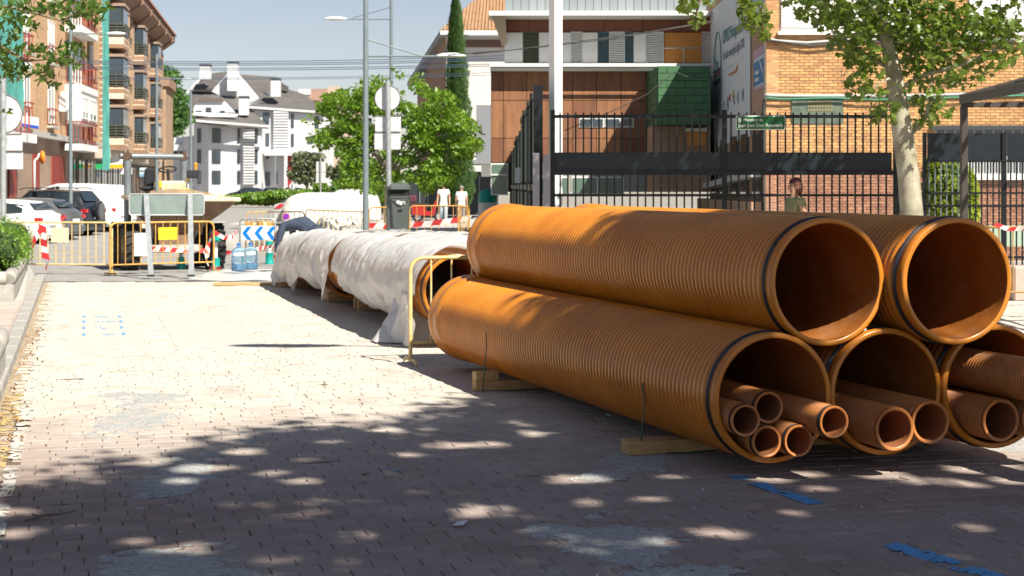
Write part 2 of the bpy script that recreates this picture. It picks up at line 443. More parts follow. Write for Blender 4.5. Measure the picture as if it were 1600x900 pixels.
# pale slabs
for k, (cx, cy, sx, sy) in enumerate(SLABS):
    b = MB(); b.box((cx, cy, -.0105), (sx + .13, sy + .12, .024), math.atan2(B2.y, B2.x), .004)
    sl_ = b.build('slab', mat('bleached concrete slab', (.46, .44, .405), .85, var=.12, scale=5), pave)
    if k == 0:
        sl_['label'] = 'pale slab with blue painted marks'
        for (px, py, wx, wy) in [(131, 495, .17, .2), (131, 503, .17, .2), (131, 513, .17, .2), (131, 523, .17, .2), (187, 495, .17, .2), (189, 503, .17, .2), (190, 512, .17, .2), (193, 522, .17, .2),
                                 (158, 495.5, .7, .06), (170, 523, .5, .05), (153, 503, .1, .06), (161, 503, .15, .05), (170, 503, .2, .09), (150, 511, .1, .07), (157, 511.5, .12, .05), (162, 514, .2, .07), (178, 503.5, .12, .05)]:
            Zc = H * F / (py - 290); b = MB(); b.box((X_(px, Zc), Zc, .0030), (.036 if wx == .17 or wx == .2 and wy == .2 else wx * .24, .33 if wy == .2 else wy * 1.6, .003), math.atan2(B2.y, B2.x))
            b.build('paint_mark', mat('light blue paint', (.14, .30, .48), .7), sl_)
# worn blue spray line on the bricks (pieces with ragged outlines)
def blot(name, pts, m, z, par):
    b = MB(); b.prism([(0, 0)], (0, 0, 0), (1, 0, 0), (0, 1, 0), (0, 0, 1)) if False else None
    n = len(pts); b.add([(p[0], p[1], z) for p in pts] + [(p[0], p[1], z - .004) for p in pts], [tuple(range(n))] + [(i, n + i, n + (i + 1) % n, (i + 1) % n) for i in range(n)])
    return b.build(name, m, par)
def worn(name, x0, y0, x1, y1, wid, m, thr, seed, cell=.014, par=None):
    """worn paint: small flakes of paint left on the brick tops along a line"""
    d = Vector((x1 - x0, y1 - y0)); L_ = d.length; d.normalize(); sd = Vector((-d.y, d.x)); b = MB(); V = {}
    nu, nv2 = int(L_ / cell), max(2, int(wid / cell))
    def vid_(i, j):
        if (i, j) not in V: p = Vector((x0, y0)) + d * i * cell + sd * (j * cell - wid / 2); V[(i, j)] = len(b.v); b.v.append((p.x, p.y, .0034))
        return V[(i, j)]
    for i in range(nu):
        for j in range(nv2):
            p = Vector((x0, y0)) + d * (i + .5) * cell + sd * ((j + .5) * cell - wid / 2); e = abs((j + .5) / nv2 - .5) * 2
            if nz(p.x * 7, p.y * 7, seed) + .7 * nz(p.x * 22, p.y * 22, seed) + .5 * nz(p.x * 60, p.y * 60, seed) - .35 * e * e > thr:
                b.f.append((vid_(i, j), vid_(i, j + 1), vid_(i + 1, j + 1), vid_(i + 1, j))[::-1]); b.mi.append(0)
    if b.f: b.build(name, m, par or pave)
def PG(px, py): Zc = H * F / (py - 290); return X_(px, Zc), Zc
for k, (a_, c_, w_, th) in enumerate([((1150, 744), (1278, 788), .12, -.38), ((1392, 850), (1600, 918), .15, -.34), ((600, 733), (628, 737), .03, -.4)]):
    worn('blue_line', *PG(*a_), *PG(*c_), w_, M_bluepaint, th, 5 + k)
worn('yellow_line', KX(6.6) + .10, 6.6, KX(13.2) + .10, 13.2, .15, M_yellowline, -.02, 3)
for k, (y0, y1) in enumerate(((7.0, 8.6), (8.8, 9.7), (10.0, 12.9), (13.3, 16.4), (17.0, 20.6), (21.2, 28.3))):
    worn('white_line', KX(y0) + .215, y0, KX(y1) + .215, y1, .085, M_whiteline, -.22 if y0 < 13 else -.45, 9 + k, .016)
# strip of ground-in grit beside the kerb
strip('gutter', [(KX(y_) + .07, y_) for y_ in [5, 9, 13, 17, 21, 25, 28.5]], .17, mat('gutter grit', (.34, .27, .19), .95, var=.35, scale=14, bump=.6, bscale=60), -.003, pave)

# ---- left pavement, kerb, planters
side = struct(MB().add([(KX(-5) - .14, -5, .1), (KX(28.4) - .14, 28.4, .1), (-30, 28.4, .1), (-30, -5, .1)] , [(3, 2, 1, 0)][0:1]).build('pavement', mat('pinkish sidewalk tile', (.40, .33, .29), .9, var=.2, scale=8, bump=.3, bscale=50)))
b0 = None
y_ = 6.0; n_ = 0
kerb = thing('kerb', '', '', (0, 0, 0)); del kerb['label']; del kerb['category']; struct(kerb)
while y_ < 28.2:
    if not (15.5 < y_ < 16):
        b = MB(); L_ = .96; c = Vector((KX(y_ + .48) - .07, y_ + .48, .045)); b.box(c, (.15, L_, .13), math.atan2(A2.y, A2.x) - math.pi / 2, .018)
        b.build('kerb_stone', M_kerb, kerb)
    y_ += 1.0
# tile joints of the sidewalk: rows of real slabs 0.4 m
for i in range(26):
    for j in range(4):
        yy = 16.4 + i * .46; xx = KX(yy) - .40 - j * .46
        b = MB(); b.box((xx, yy, .102), (.445, .445, .016), math.atan2(A2.y, A2.x) - math.pi / 2, .004)
        b.build('paving_slab', mat('sidewalk slab', (.42, .35, .31), .9, var=.15, scale=9, isl=.08, bump=.3, bscale=60), side)
# ================================================================== planters
M_planter = mat('planter concrete', (.35, .34, .31), .9, var=.2, scale=9, bump=.4, bscale=60)
M_hedge = leaf_mat('hedge leaf', (.12, .25, .03), (.25, .45, .05))
M_twig = mat('twig bark', (.16, .12, .08), .9, var=.3, scale=30)
def leaf_cloud(mb, centers, n, size, g, aspect=.6, flat=.5, kind='quad'):
    """n small leaves scattered near the surface of ellipsoids centers=[(c, r3)]"""
    for _ in range(n):
        c, r = centers[g.randrange(len(centers))]
        d = Vector((g.gauss(0, 1), g.gauss(0, 1), g.gauss(0, 1))).normalized()
        k = (.55 + .5 * g.random() ** .6)
        p = Vector(c) + Vector((d.x * r[0], d.y * r[1], d.z * r[2])) * k
        leaf(mb, p, size * g.uniform(.65, 1.25), g, kind, d)
def leaf(mb, p, s, g, kind='quad', d=None):
    nrm = Vector((g.gauss(0, .6), g.gauss(0, .6), g.gauss(.5, .6)))
    if d is not None: nrm += d * .5
    nrm.normalize(); u = nrm.orthogonal().normalized(); a = g.uniform(0, 6.283); v = nrm.cross(u)
    u, v = u * math.cos(a) + v * math.sin(a), v * math.cos(a) - u * math.sin(a)
    if kind == 'quad':
        mb.add([p - u * s * .5, p - v * s * .3 + nrm * s * .05, p + u * s * .5, p + v * s * .3 + nrm * s * .05], [(0, 1, 2, 3)])
    elif kind == 'maple':
        pr = [(-.5, 0), (-.38, .3), (-.12, .26), (.02, .5), (.14, .22), (.5, 0), (.14, -.22), (.02, -.5), (-.12, -.26), (-.38, -.3)]
        pts = [p + (u * x + v * y) * s + nrm * (s * .12 * (abs(y) * 2) ** 2 * -1) for x, y in pr]
        mb.add([p + nrm * s * .02] + pts, [(0, i + 1, (i + 1) % 10 + 1) for i in range(10)])
    else:
        pr = [(-.5, 0), (-.2, .2), (.2, .2), (.5, 0), (.2, -.2), (-.2, -.2)]
        mb.add([p + (u * x + v * y) * s + nrm * (abs(y) * s * .2) for x, y in pr], [(0, 1, 2, 3), (3, 4, 5, 0)])
def run_box(mb, y0, y1, off0, off1, z0, z1):
    n = 6; 
    for i in range(n):
        ya, yb = fl(y0, y1, i / n), fl(y0, y1, (i + 1) / n)
        mb.obox((KX(ya) + off1, ya, z0), (off0 - off1, 0, 0), (KX(yb) - KX(ya), yb - ya, 0), (0, 0, z1 - z0))
def planter(name, label, y0, y1, off, w_, h):
    t = thing(name, label, 'planter', (KX(y0) + off, y0, .1))
    b = MB(); d = Vector((KX(y1) - KX(y0), y1 - y0, 0)); L = d.length; d.normalize(); s = Vector((-d.y, d.x, 0))
    o = Vector((KX(y0) + off, y0, .08))
    b.obox(o, s * w_, s * 0 + d * .16, (0, 0, h - .1)); b.build('end_wall', M_planter, t)
    b = MB(); b.obox(o + d * .162, s * .16, d * (L - .32), (0, 0, h - .1)); b.build('side_wall', M_planter, t)
    b = MB(); b.obox(o + d * .162 + s * (w_ - .16), s * .16, d * (L - .32), (0, 0, h - .1)); b.build('side_wall', M_planter, t)
    # rounded rim stones about a metre long
    k = 0; n = max(2, round(L / 1.0))
    for i in range(n):
        a = L * i / n + .01; e = L * (i + 1) / n - .01
        for so_ in (.07, w_ - .07):
            b = MB(); b.tube([o + d * a + s * so_ + Vector((0, 0, h - .03)), o + d * (a + .03) + s * so_ + Vector((0, 0, h - .02)), o + d * (e - .03) + s * so_ + Vector((0, 0, h - .02)), o + d * e + s * so_ + Vector((0, 0, h - .03))], [.085, .1, .1, .085], 10)
            b.build('rim_stone', M_planter, t, smooth=True, auto=60)
    b = MB(); b.tube([o + s * .1 + d * .07 + Vector((0, 0, h - .021)), o + s * (w_ - .1) + d * .07 + Vector((0, 0, h - .021))], .098, 10); b.build('rim_stone', M_planter, t, smooth=True, auto=60)
    b = MB(); b.obox(o + s * .1 + d * .1, s * (w_ - .2), d * (L - .2), (0, 0, h - .16)); b.build('soil', mat('soil', (.09, .06, .04), .95, var=.3, scale=12), t)
    return t, o, d, s
g = random.Random(11)
planter('concrete_planter', 'long pale concrete planter beside the kerb with a clipped green hedge in it', 22.1, 28.45, -.27, 1.5, .36)
hd = thing('hedge', 'clipped bright green hedge growing in the long concrete planter', 'hedge', (KX(24) - .85, 24, .4))
cs = []
for i in range(34):
    y_ = g.uniform(22.6, 28.2); cs.append(((KX(y_) - .22 - g.uniform(.22, 1.15), y_, g.uniform(.50, .86)), (.38, .38, .33)))
b = MB(); leaf_cloud(b, cs, 26000, .05, g); stuff(b.build('foliage', M_hedge, hd))
b = MB()
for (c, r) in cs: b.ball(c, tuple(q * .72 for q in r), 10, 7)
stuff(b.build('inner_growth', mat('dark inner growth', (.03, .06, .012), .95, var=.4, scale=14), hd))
b = MB()
for i in range(24):
    y_ = g.uniform(22.7, 28.4); x_ = KX(y_) - .30 - g.uniform(.3, 1.1); b.tube([(x_, y_, .3), (x_ + g.uniform(-.1, .1), y_, .5), (x_ + g.uniform(-.2, .2), y_ + .1, .8)], [.02, .014, .006], 5)
stuff(b.build('stem', M_twig, hd))
planter('low_planter', 'low grey concrete planter at the left edge nearest the camera', 8.2, 14.3, -.02, 1.4, .30)
# ramped kerb wedge beside the planter
b = MB()
q0, q1 = 22.6, 28.4
b.add([(KX(q0) - .16, q0, .108), (KX(q0) - .26, q0, .108), (KX(q1) - .26, q1, .30), (KX(q1) - .16, q1, .12), (KX(q0) - .16, q0, .02), (KX(q0) - .26, q0, .02), (KX(q1) - .26, q1, .02), (KX(q1) - .16, q1, .02)],
      [(0, 3, 2, 1), (0, 1, 5, 4), (1, 2, 6, 5), (2, 3, 7, 6), (3, 0, 4, 7)])
b.build('ramp_edge', M_conc, side)
# fallen leaves, pebbles and scraps: nobody could count them
b = MB(); g = random.Random(5); ml = mat('dead leaf', (.22, .12, .05), .8, isl=.5)
for i in range(180):
    y_ = 8.5 + 11 * g.random() ** 1.3; x_ = KX(y_) + abs(g.gauss(0, .13)) + .02
    leaf(b, Vector((x_, y_, .008 + g.random() * .02)), g.uniform(.02, .05), g, 'oval')
stuff(tag(b.build('leaf_litter', ml), 'dry brown leaves scattered along the foot of the left kerb', 'leaves'))
b = MB(); g = random.Random(8)
for i in range(800):
    y_ = 6.8 + 15 * g.random(); x_ = g.uniform(-.32, .32) * y_
    if x_ < KX(y_) + .2: continue
    s = g.uniform(.002, .0055) * (1 if g.random() < .95 else 1.8); c = Vector((x_, y_, .004))
    b.add([c + Vector((-s, -s * .7, -.006)), c + Vector((s, -s, -.006)), c + Vector((s * .8, s, -.006)), c + Vector((-s, s * .9, -.006)), c + Vector((g.uniform(-s, s) * .3, g.uniform(-s, s) * .3, s * .9))], [(0, 1, 4), (1, 2, 4), (2, 3, 4), (3, 0, 4)])
stuff(tag(b.build('gravel_crumbs', mat('gravel crumb', (.45, .45, .44), .9, isl=.4)), 'small grey stone crumbs lying loose on the brick paving', 'gravel'))
t = MB(); c = W(718, 822, 1.68 * F / 532); c.z = .012
t.add([c + Vector((-.035, -.03, -.004)), c + Vector((.02, -.035, 0)), c + Vector((.04, .03, .012)), c + Vector((-.012, .035, .003))], [(0, 1, 2, 3)])
tag(t.build('paper_scrap', mat('paper', (.62, .66, .70), .7)), 'small pale scrap of paper lying on the shaded bricks', 'paper')
t = MB(); c = W(66, 812, 1.68 * F / 522); c.z = .014
t.tube([c + Vector((-.06, -.09, 0)), c + Vector((0, .01, .006)), c + Vector((.10, .03, .01)), c + Vector((.16, .08, .02))], [.006, .007, .005, .002], 6); t.tube([c, c + Vector((-.06, .03, .008))], .004, 6)
tag(t.build('twig', M_twig), 'short dark forked twig lying on the shaded bricks at lower left', 'twig')

# ================================================================== PIPES
AX = Vector((-.316, .9488, 0)); NX = Vector((.9488, .316, 0))
def pipe_mat(name, c1, c2):
    m = mat(name, c1, .25, col2=c2, scale=2.2, bump=.12, bscale=40, bdist=.002, stretch=(1, 1, 1))
    return m
M_pipe = pipe_mat('orange corrugated plastic', (.56, .208, .018), (.45, .148, .015))
def dusty(m, amt, colr):
    # handling dust and scuffs lying unevenly over the plastic
    n = m.node_tree.nodes; L = m.node_tree.links; bs = n['Principled BSDF']; src = bs.inputs['Base Color'].links[0].from_socket
    oi = n.new('ShaderNodeObjectInfo'); tc = n.new('ShaderNodeTexCoord'); va = n.new('ShaderNodeVectorMath'); va.operation = 'ADD'; L.new(tc.outputs['Object'], va.inputs[0]); L.new(oi.outputs['Location'], va.inputs[1])
    n1 = n.new('ShaderNodeTexNoise'); n1.inputs['Scale'].default_value = 3.1; n1.inputs['Detail'].default_value = 9; n1.inputs['Roughness'].default_value = .72; L.new(va.outputs[0], n1.inputs[0])
    r1 = n.new('ShaderNodeValToRGB'); r1.color_ramp.elements[0].position = .48; r1.color_ramp.elements[1].position = .78; r1.color_ramp.elements[1].color = (amt, amt, amt, 1); L.new(n1.outputs[0], r1.inputs[0])
    mx = n.new('ShaderNodeMix'); mx.data_type = 'RGBA'; L.new(r1.outputs[0], mx.inputs[0]); L.new(src, mx.inputs[6]); mx.inputs[7].default_value = colr + (1,); L.new(mx.outputs[2], bs.inputs['Base Color'])
    mr = n.new('ShaderNodeMapRange'); mr.inputs[3].default_value = bs.inputs['Roughness'].default_value; mr.inputs[4].default_value = .62; L.new(r1.outputs[0], mr.inputs[0]); L.new(mr.outputs[0], bs.inputs['Roughness'])
dusty(M_pipe, .12, (.50, .33, .20))
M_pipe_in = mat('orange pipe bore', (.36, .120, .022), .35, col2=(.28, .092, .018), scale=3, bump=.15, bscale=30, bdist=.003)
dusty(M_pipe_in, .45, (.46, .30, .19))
M_gasket = mat('black rubber gasket', (.012, .016, .028), .35)
M_pipe_s = mat('brown orange small pipe', (.46, .170, .045), .38, col2=(.36, .128, .036), scale=6, bump=.12, bscale=80, bdist=.002)
M_pipe_si = mat('small pipe bore', (.30, .115, .05), .45, var=.1, scale=5)
def make_pipe(R, Rin, L, pitch, socket, gask, mats, n=72, group=None, name='corrugated_pipe'):
    """pipe lying along +Y local, mouth at the origin facing -Y; returns meshes"""
    m1, m2, m3 = mats
    lip = min(.075, R * .22)
    # mouth: rolled lip
    prof = [(Rin, .004), (Rin + .004, 0.0), (R * .965, 0.0), (R * .985, .006), (R * .99, lip * .55), (R * .975, lip * .62), (R * .975, lip), (R * .93, lip + .006)]
    h = lip + .006
    prof += [(R * .93, h + gask)]; h += gask
    end = L - socket
    while h < end - pitch:
        prof += [(R * .905, h + pitch * .06), (R * .975, h + pitch * .17), (R * .997, h + pitch * .32), (R * 1.0, h + pitch * .5), (R * .997, h + pitch * .68), (R * .975, h + pitch * .83), (R * .905, h + pitch * .94)]
        h += pitch
    if socket:
        prof += [(R * .93, end), (R * 1.015, end + .03), (R * 1.03, end + .06), (R * 1.03, end + .10), (R * 1.012, end + .115), (R * 1.012, L - .10), (R * 1.04, L - .085), (R * 1.045, L - .02), (R * 1.02, L), (R * .97, L)]
    else: prof += [(R * .96, L), (Rin, L)]
    b = MB(); b.lathe(prof, (0, 0, 0), (0, 1, 0), n)
    body = b.build('pipe_wall', m1, None, smooth=True, auto=50)
    # bore with faint rings
    pr = []; k = 0; hh = .004
    while hh < L:
        pr.append((Rin - (.0025 if k % 2 else 0), hh)); hh += pitch * .5; k += 1
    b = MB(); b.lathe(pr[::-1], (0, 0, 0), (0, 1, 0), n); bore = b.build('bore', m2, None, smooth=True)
    gs = None
    if gask:
        b = MB(); gr = R * .93; b.lathe([(gr, lip + .008), (R * .985, lip + .013), (R * 1.006, lip + .018), (R * 1.008, lip + gask * .42), (R * .995, lip + gask * .60), (gr, lip + gask * .66)], (0, 0, 0), (0, 1, 0), n)
        gs = b.build('gasket', m3, None, smooth=True)
    return [o for o in (body, bore, gs) if o]
def assemble(name, parts, label, cat, loc, group, axis=AX):
    t = thing(name, label, cat, loc, group, math.atan2(-axis.x, axis.y))
    for p in parts:
        c = p.copy(); COL.objects.link(c); c.parent = t
    return t
big = make_pipe(.38, .343, 6.0, .0575, .30, .05, (M_pipe, M_pipe_in, M_gasket), 80)
L1 = Vector((1.50, 9.36, .462)); GR = 'large orange corrugated drain pipes stacked in a pile'
def pos(u, v, s_, base=L1): return base + NX * u + AX * s_ + Vector((0, 0, v))
PC = {'L1': pos(0, 0, 0), 'L2': pos(.765, 0, .04), 'L3': pos(1.53, 0, .05), 'U1': pos(.382, .655, .05), 'U2': pos(1.147, .655, -.12)}
LBL = {'L1': 'big orange ribbed pipe at the bottom left of the pile, holding five thin pipes', 'L2': 'big orange ribbed pipe in the middle of the bottom row, holding two pipes',
       'L3': 'big orange ribbed pipe at the right end of the bottom row, cut by the frame', 'U1': 'big empty orange ribbed pipe on top of the pile, the left one', 'U2': 'big empty orange ribbed pipe on top of the pile, the right one'}
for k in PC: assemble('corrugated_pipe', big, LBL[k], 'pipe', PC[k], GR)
sm = make_pipe(.092, .076, 5.6, .021, 0, .014, (M_pipe_s, M_pipe_si, M_gasket), 40)
md = make_pipe(.128, .106, 5.4, .028, 0, 0, (M_pipe_s, M_pipe_si, M_gasket), 48)
G5 = 'thin ribbed pipes slid inside the bottom left pipe'
for (u, v, s_, lab) in ((-.226, -.106, -.10, 'thin ribbed pipe lying leftmost inside the bottom left big pipe'), (-.050, -.048, -.04, 'thin ribbed pipe on top of the bunch inside the bottom left big pipe'),
                        (.224, -.108, -.30, 'thin ribbed pipe sticking out furthest right inside the bottom left big pipe'), (-.093, -.232, -.10, 'thin ribbed pipe at the bottom left inside the big pipe of five'), (.093, -.232, -.13, 'thin ribbed pipe at the bottom right inside the big pipe of five')):
    assemble('thin_pipe', sm, lab, 'pipe', pos(u, v, s_), G5)
G2 = 'medium ribbed pipes slid inside the big pipes'
B2_ = PC['L2']; B3_ = PC['L3']
for (bs, u, v, s_, lab) in ((B2_, -.115, -.175, -.28, 'medium ribbed pipe, left of the two inside the middle bottom pipe'), (B2_, .146, -.153, -.24, 'medium ribbed pipe, right of the two inside the middle bottom pipe'),
                            (B3_, -.12, -.17, -.22, 'medium ribbed pipe lying low at the left inside the right bottom pipe'), (B3_, .14, -.165, -.24, 'medium ribbed pipe lying low at the right inside the right bottom pipe'),
                            (B3_, .02, .075, -1.0, 'medium ribbed pipe lying across the top inside the right bottom pipe')):
    assemble('medium_pipe', md, lab, 'pipe', pos(u, v, s_, bs), G2)
# timber bearers under the pile, two lengths of timber each
M_wood = mat('raw pine timber', (.55, .36, .16), .8, col2=(.40, .25, .11), scale=5, bump=.3, bscale=40, stretch=(1, 8, 8))
def bearer(name, label, c, L, w_=.095, h=.075, extra=None, axis=NX):
    t = thing(name, label, 'timber', (c[0], c[1], 0))
    rz = math.atan2(axis.y, axis.x)
    b = MB(); b.box((c[0] + axis.x * L / 2, c[1] + axis.y * L / 2, h / 2 + .004), (L, w_, h), rz, .006); b.build('beam', M_wood, t)
    if extra:
        b = MB(); b.box((c[0] + axis.x * extra / 2, c[1] + axis.y * extra / 2, h + .004 + h * .5), (extra, w_ * .94, h * .96), rz, .006); b.build('wedge_block', M_wood, t)
    return t
b0 = PC['L1'] + AX * 1.02 - NX * .50; bearer('timber_bearer', 'pale pine timber under the near end of the pipe pile', (b0.x, b0.y), 2.5, .11, .082)
b0 = PC['L1'] + AX * 1.14 - NX * .46; bearer('timber_bearer', 'second pine timber laid just behind the near one under the pile', (b0.x, b0.y), 2.4, .1, .076)
b0 = PC['L1'] + AX * 4.35 - NX * .46; bearer('timber_bearer', 'pine timber with a chock on it under the far end of the pile', (b0.x, b0.y), 2.5, .11, .08, .2)
# green strapping
M_strap = mat('green strapping band', (.02, .10, .07), .5)
def arc_strap(s_, a0, a1, tail, label):
    b = MB(); c = PC['L1'] + AX * s_; pts = []
    for i in range(5):
        a = math.radians(fl(a0, a0 - 14, 1 - i / 4)); pts.append(c + NX * math.cos(a) * .389 + Vector((0, 0, math.sin(a) * .389)))
    e = pts[-1]; pts += [e + Vector((-.008, 0, -.10)), e + Vector((-.02, -.01, -.22)), Vector((e.x - .03, e.y - .015, .012))]
    b.tube(pts, .0045, 6); b.tube([pts[-1], pts[-1] + NX * .3 - AX * .05 + Vector((0, 0, -.004)), pts[-1] + NX * .6 - AX * .02], .004, 6)
    return tag(b.build('strapping_band', M_strap, smooth=True), label, 'strap')
arc_strap(1.0, 196, 212, .47, 'dark green strapping band hanging beside the near timber')
arc_strap(4.25, 190, 206, .44, 'dark green strapping band hanging by the far timber')

# ---- second row of pipes, further back, under white sheets
S0 = Vector((-.545, 16.7, .60)); AX2 = Vector((-.272, .9623, 0)); NX2 = Vector((.9623, .272, 0))
big3 = make_pipe(.38, .343, 4.9, .0575, .30, .05, (M_pipe, M_pipe_in, M_gasket), 64)
big2 = [p for p in big]
for k, (u, s_, lab) in enumerate(((0, 0, 'orange ribbed pipe under the white sheets, its mouth showing beside the small barrier'), (.77, .15, 'middle orange pipe of the sheeted row, mostly hidden by plastic'), (1.54, .1, 'right orange pipe of the sheeted row, mostly hidden by plastic'))):
    assemble('corrugated_pipe', big2, lab, 'pipe', S0 + NX2 * u + AX2 * s_, 'orange pipes lying under white sheets', AX2)
for k, (u, s_) in enumerate(((0, 6.15), (.77, 6.2))):
    assemble('corrugated_pipe', big3, ['far left orange pipe of the sheeted row behind the gap in the plastic', 'far right orange pipe of the sheeted row wholly wrapped in plastic'][k], 'pipe', S0 + NX2 * u + AX2 * s_ - Vector((0, 0, .10)), 'orange pipes lying under white sheets', AX2)
for o_ in big + sm + md + big3: bpy.data.objects.remove(o_)
def pallet(name, label, c, L, h, axis=NX, two=True):
    t = thing(name, label, 'timber', (c[0], c[1], 0)); rz = math.atan2(axis.y, axis.x)
    for k, o in enumerate((-.11, .11) if two else (0,)):
        b = MB(); p = Vector((c[0], c[1], h / 2 + .004)) + axis * L / 2 + AX * o; b.box(p, (L, .1, h), rz, .006); b.build('beam', M_wood, t)
    if two:
        b = MB(); p = Vector((c[0], c[1], h + .03)) + axis * L / 2; b.box(p, (L * .98, .26, .045), rz, .005); b.build('top_board', M_wood, t)
    return t
c = Vector((X_(508, 23.6), 23.6)); pallet('timber_support', 'stacked pine boards under the middle of the sheeted pipes', c, 2.6, .13)
c = Vector((X_(556, 22.0), 22.0)); pallet('timber_support', 'pine support under the pipe where the plastic parts', c, 2.4, .15)
c = Vector((X_(433, 27.0), 27.0)); pallet('timber_support', 'pine support at the far end of the sheeted pipes', c, 2.4, .13)
c = Vector((X_(660, 17.6), 17.6)); pallet('timber_support', 'pine support near the open mouth of the sheeted pipe', c, 2.4, .16)
c = W(335, 447, H * F / 157); b = MB(); b.box((c.x + .55, c.y + .1, .03), (1.15, .07, .05), .06, .005)
tag(b.build('loose_plank', M_wood), 'thin pine plank lying alone on the sunny paving', 'plank')

M_sheet = mat('white plastic sheeting', (.76, .75, .73), .30, bump=.12, bscale=4, bdist=.03)
def creased():
    n = M_sheet.node_tree.nodes; L = M_sheet.node_tree.links; bs = n['Principled BSDF']; tc = n.new('ShaderNodeTexCoord')
    nn = n.new('ShaderNodeTexNoise'); nn.inputs['Scale'].default_value = 2.2; nn.inputs['Detail'].default_value = 3; L.new(tc.outputs['Object'], nn.inputs[0])
    va = n.new('ShaderNodeVectorMath'); va.operation = 'MULTIPLY_ADD'; va.inputs[1].default_value = (.9, .9, .9); L.new(nn.outputs['Color'], va.inputs[0]); L.new(tc.outputs['Object'], va.inputs[2])
    last = bs.inputs['Normal'].links[0].from_socket
    for sc_, dist in ((1.5, .06),):
        vo = n.new('ShaderNodeTexVoronoi'); vo.feature = 'DISTANCE_TO_EDGE'; vo.inputs['Scale'].default_value = sc_; L.new(va.outputs[0], vo.inputs['Vector'])
        rp = n.new('ShaderNodeMapRange'); rp.inputs[2].default_value = .16; L.new(vo.outputs[0], rp.inputs[0])
        bp = n.new('ShaderNodeBump'); bp.inputs['Strength'].default_value = .22; bp.inputs['Distance'].default_value = dist; L.new(rp.outputs[0], bp.inputs['Height']); L.new(last, bp.inputs['Normal']); last = bp.outputs[0]
    L.new(last, bs.inputs['Normal'])
    tr = n.new('ShaderNodeBsdfTranslucent'); tr.inputs[0].default_value = (.80, .76, .70, 1); mx = n.new('ShaderNodeMixShader'); mx.inputs[0].default_value = .22
    L.new(bs.outputs[0], mx.inputs[1]); L.new(tr.outputs[0], mx.inputs[2]); L.new(mx.outputs[0], n['Material Output'].inputs[0])
creased()
def sheet(name, label, s0, s1, hem, topfn, width=2.34, seed=1, zc=.60, group='white plastic sheets over the pipe row'):
    """cloth over the row: s along the axis from S0, c across (left hem -> round the pipe -> over -> right)"""
    nu, nvv = 150, max(20, int((s1 - s0) / .028)); R_ = .44
    def P(i, j):
        t = j / (nvv - 1); s_ = fl(s0, s1, t); q = i / (nu - 1)
        s_ += (.10 * nz(q * 5, seed * 3.1, t) + .05 * nz(q * 14, seed)) * (1 if t in (0, 1) else 1)
        zt = topfn(t); ctr = zt - R_
        hang, te = hem(t); bel = 1 + .10 * math.sin(math.pi * min(1, max(0, t))) + .05 * nz(s_ * 1.1, seed, 8)
        if q < .5:                      # left side: tucked round the belly of the pipe, or hanging free
            k = q / .5
            if k < .45:
                kk = k / .45; a = math.radians(fl(te, 187, kk)); ra = R_ * fl(1.02, bel, kk); uA, zA = ra * math.cos(a), ctr + ra * math.sin(a)
                uB = -R_ * (1.04 + .10 * (1 - kk)); zB = fl(.02, ctr - .05, kk); u = fl(uA, uB, hang); z = fl(zA, zB, hang)
            else:
                kk = (k - .45) / .55; a = math.radians(fl(187, 88, kk)); ra = fl(R_ * bel, R_, kk); u = ra * math.cos(a); z = ctr + R_ * math.sin(a)
        else:
            k = (q - .5) / .5; xs_ = [(0, 0), (.12, -.02), (.30, -.10), (.40, -.11), (.55, -.02), (.68, -.0), (.90, -.09), (1.0, -.10)]
            if k < .8:
                u = fl(0, width - .8, k / .8); z = zt - .055 * (.5 - .5 * math.cos(u / .77 * 2 * math.pi))
            else:
                kk = (k - .8) / .2; a = math.radians(fl(90, 0, min(1, kk * 1.6))); u = width - .8 + R_ * math.cos(a); z = zt - R_ + R_ * math.sin(a) - max(0, kk - .62) * 1.0
        drop = max(0, min(1, 1.25 - q * 3.4)); low = max(0, 1 - q * 4.2)
        ph = s_ * 2.3 + z * 2.2 * math.sin(s_ * 1.3 + seed) + 1.4 * nz(s_ * .9, z * 1.2, seed)
        w1 = math.sin(ph * 1.9 + 2.2 * nz(s_ * 1.7, z * 1.5, seed + 2)); w2 = math.sin(ph * 4.7 + 3 * nz(s_ * 2.2, z * 2.4, seed + 5))
        sharp = lambda v: (1 - abs(v)) ** 1.4 * 1.6 - .6
        f = .055 * sharp(w1) + .022 * sharp(w2) + .05 * nz(s_ * 1.0, z * 1.2, seed + 9)
        u -= drop * f + low * .05 * nz(s_ * 2.4, 3, seed)
        z += (1 - drop) * (.05 * nz(s_ * 1.1, u * 1.3, seed) + .018 * sharp(math.sin(s_ * 2.1 + u * 3 + 3 * nz(s_ * .7, u, seed + 4))))
        z = max(z, .015 + .012 * abs(nz(s_ * 12, u * 9)))
        p = S0 + NX2 * u + AX2 * s_; return Vector((p.x, p.y, z))
    b = MB(); b.grid(P, nu, nvv)
    return tag(b.build(name, M_sheet, smooth=True), label, 'plastic sheet', group)
def pwl(t, ks):
    for (a, za), (b_, zb) in zip(ks, ks[1:]):
        if t <= b_: k = (t - a) / (b_ - a); k = k * k * (3 - 2 * k); return fl(za, zb, k)
    return ks[-1][1]
sheet('plastic_sheet', 'white plastic sheet over the near end of the pipe row, hem trailing by the barrier', .10, 5.3,
      lambda t: (pwl(t, [(0, 1), (.13, 1), (.2, 0), (1, 0)]), pwl(t, [(0, 235), (.22, 240), (.6, 243), (.85, 222), (1, 178)])), lambda t: 1.06 - .03 * t, seed=1)
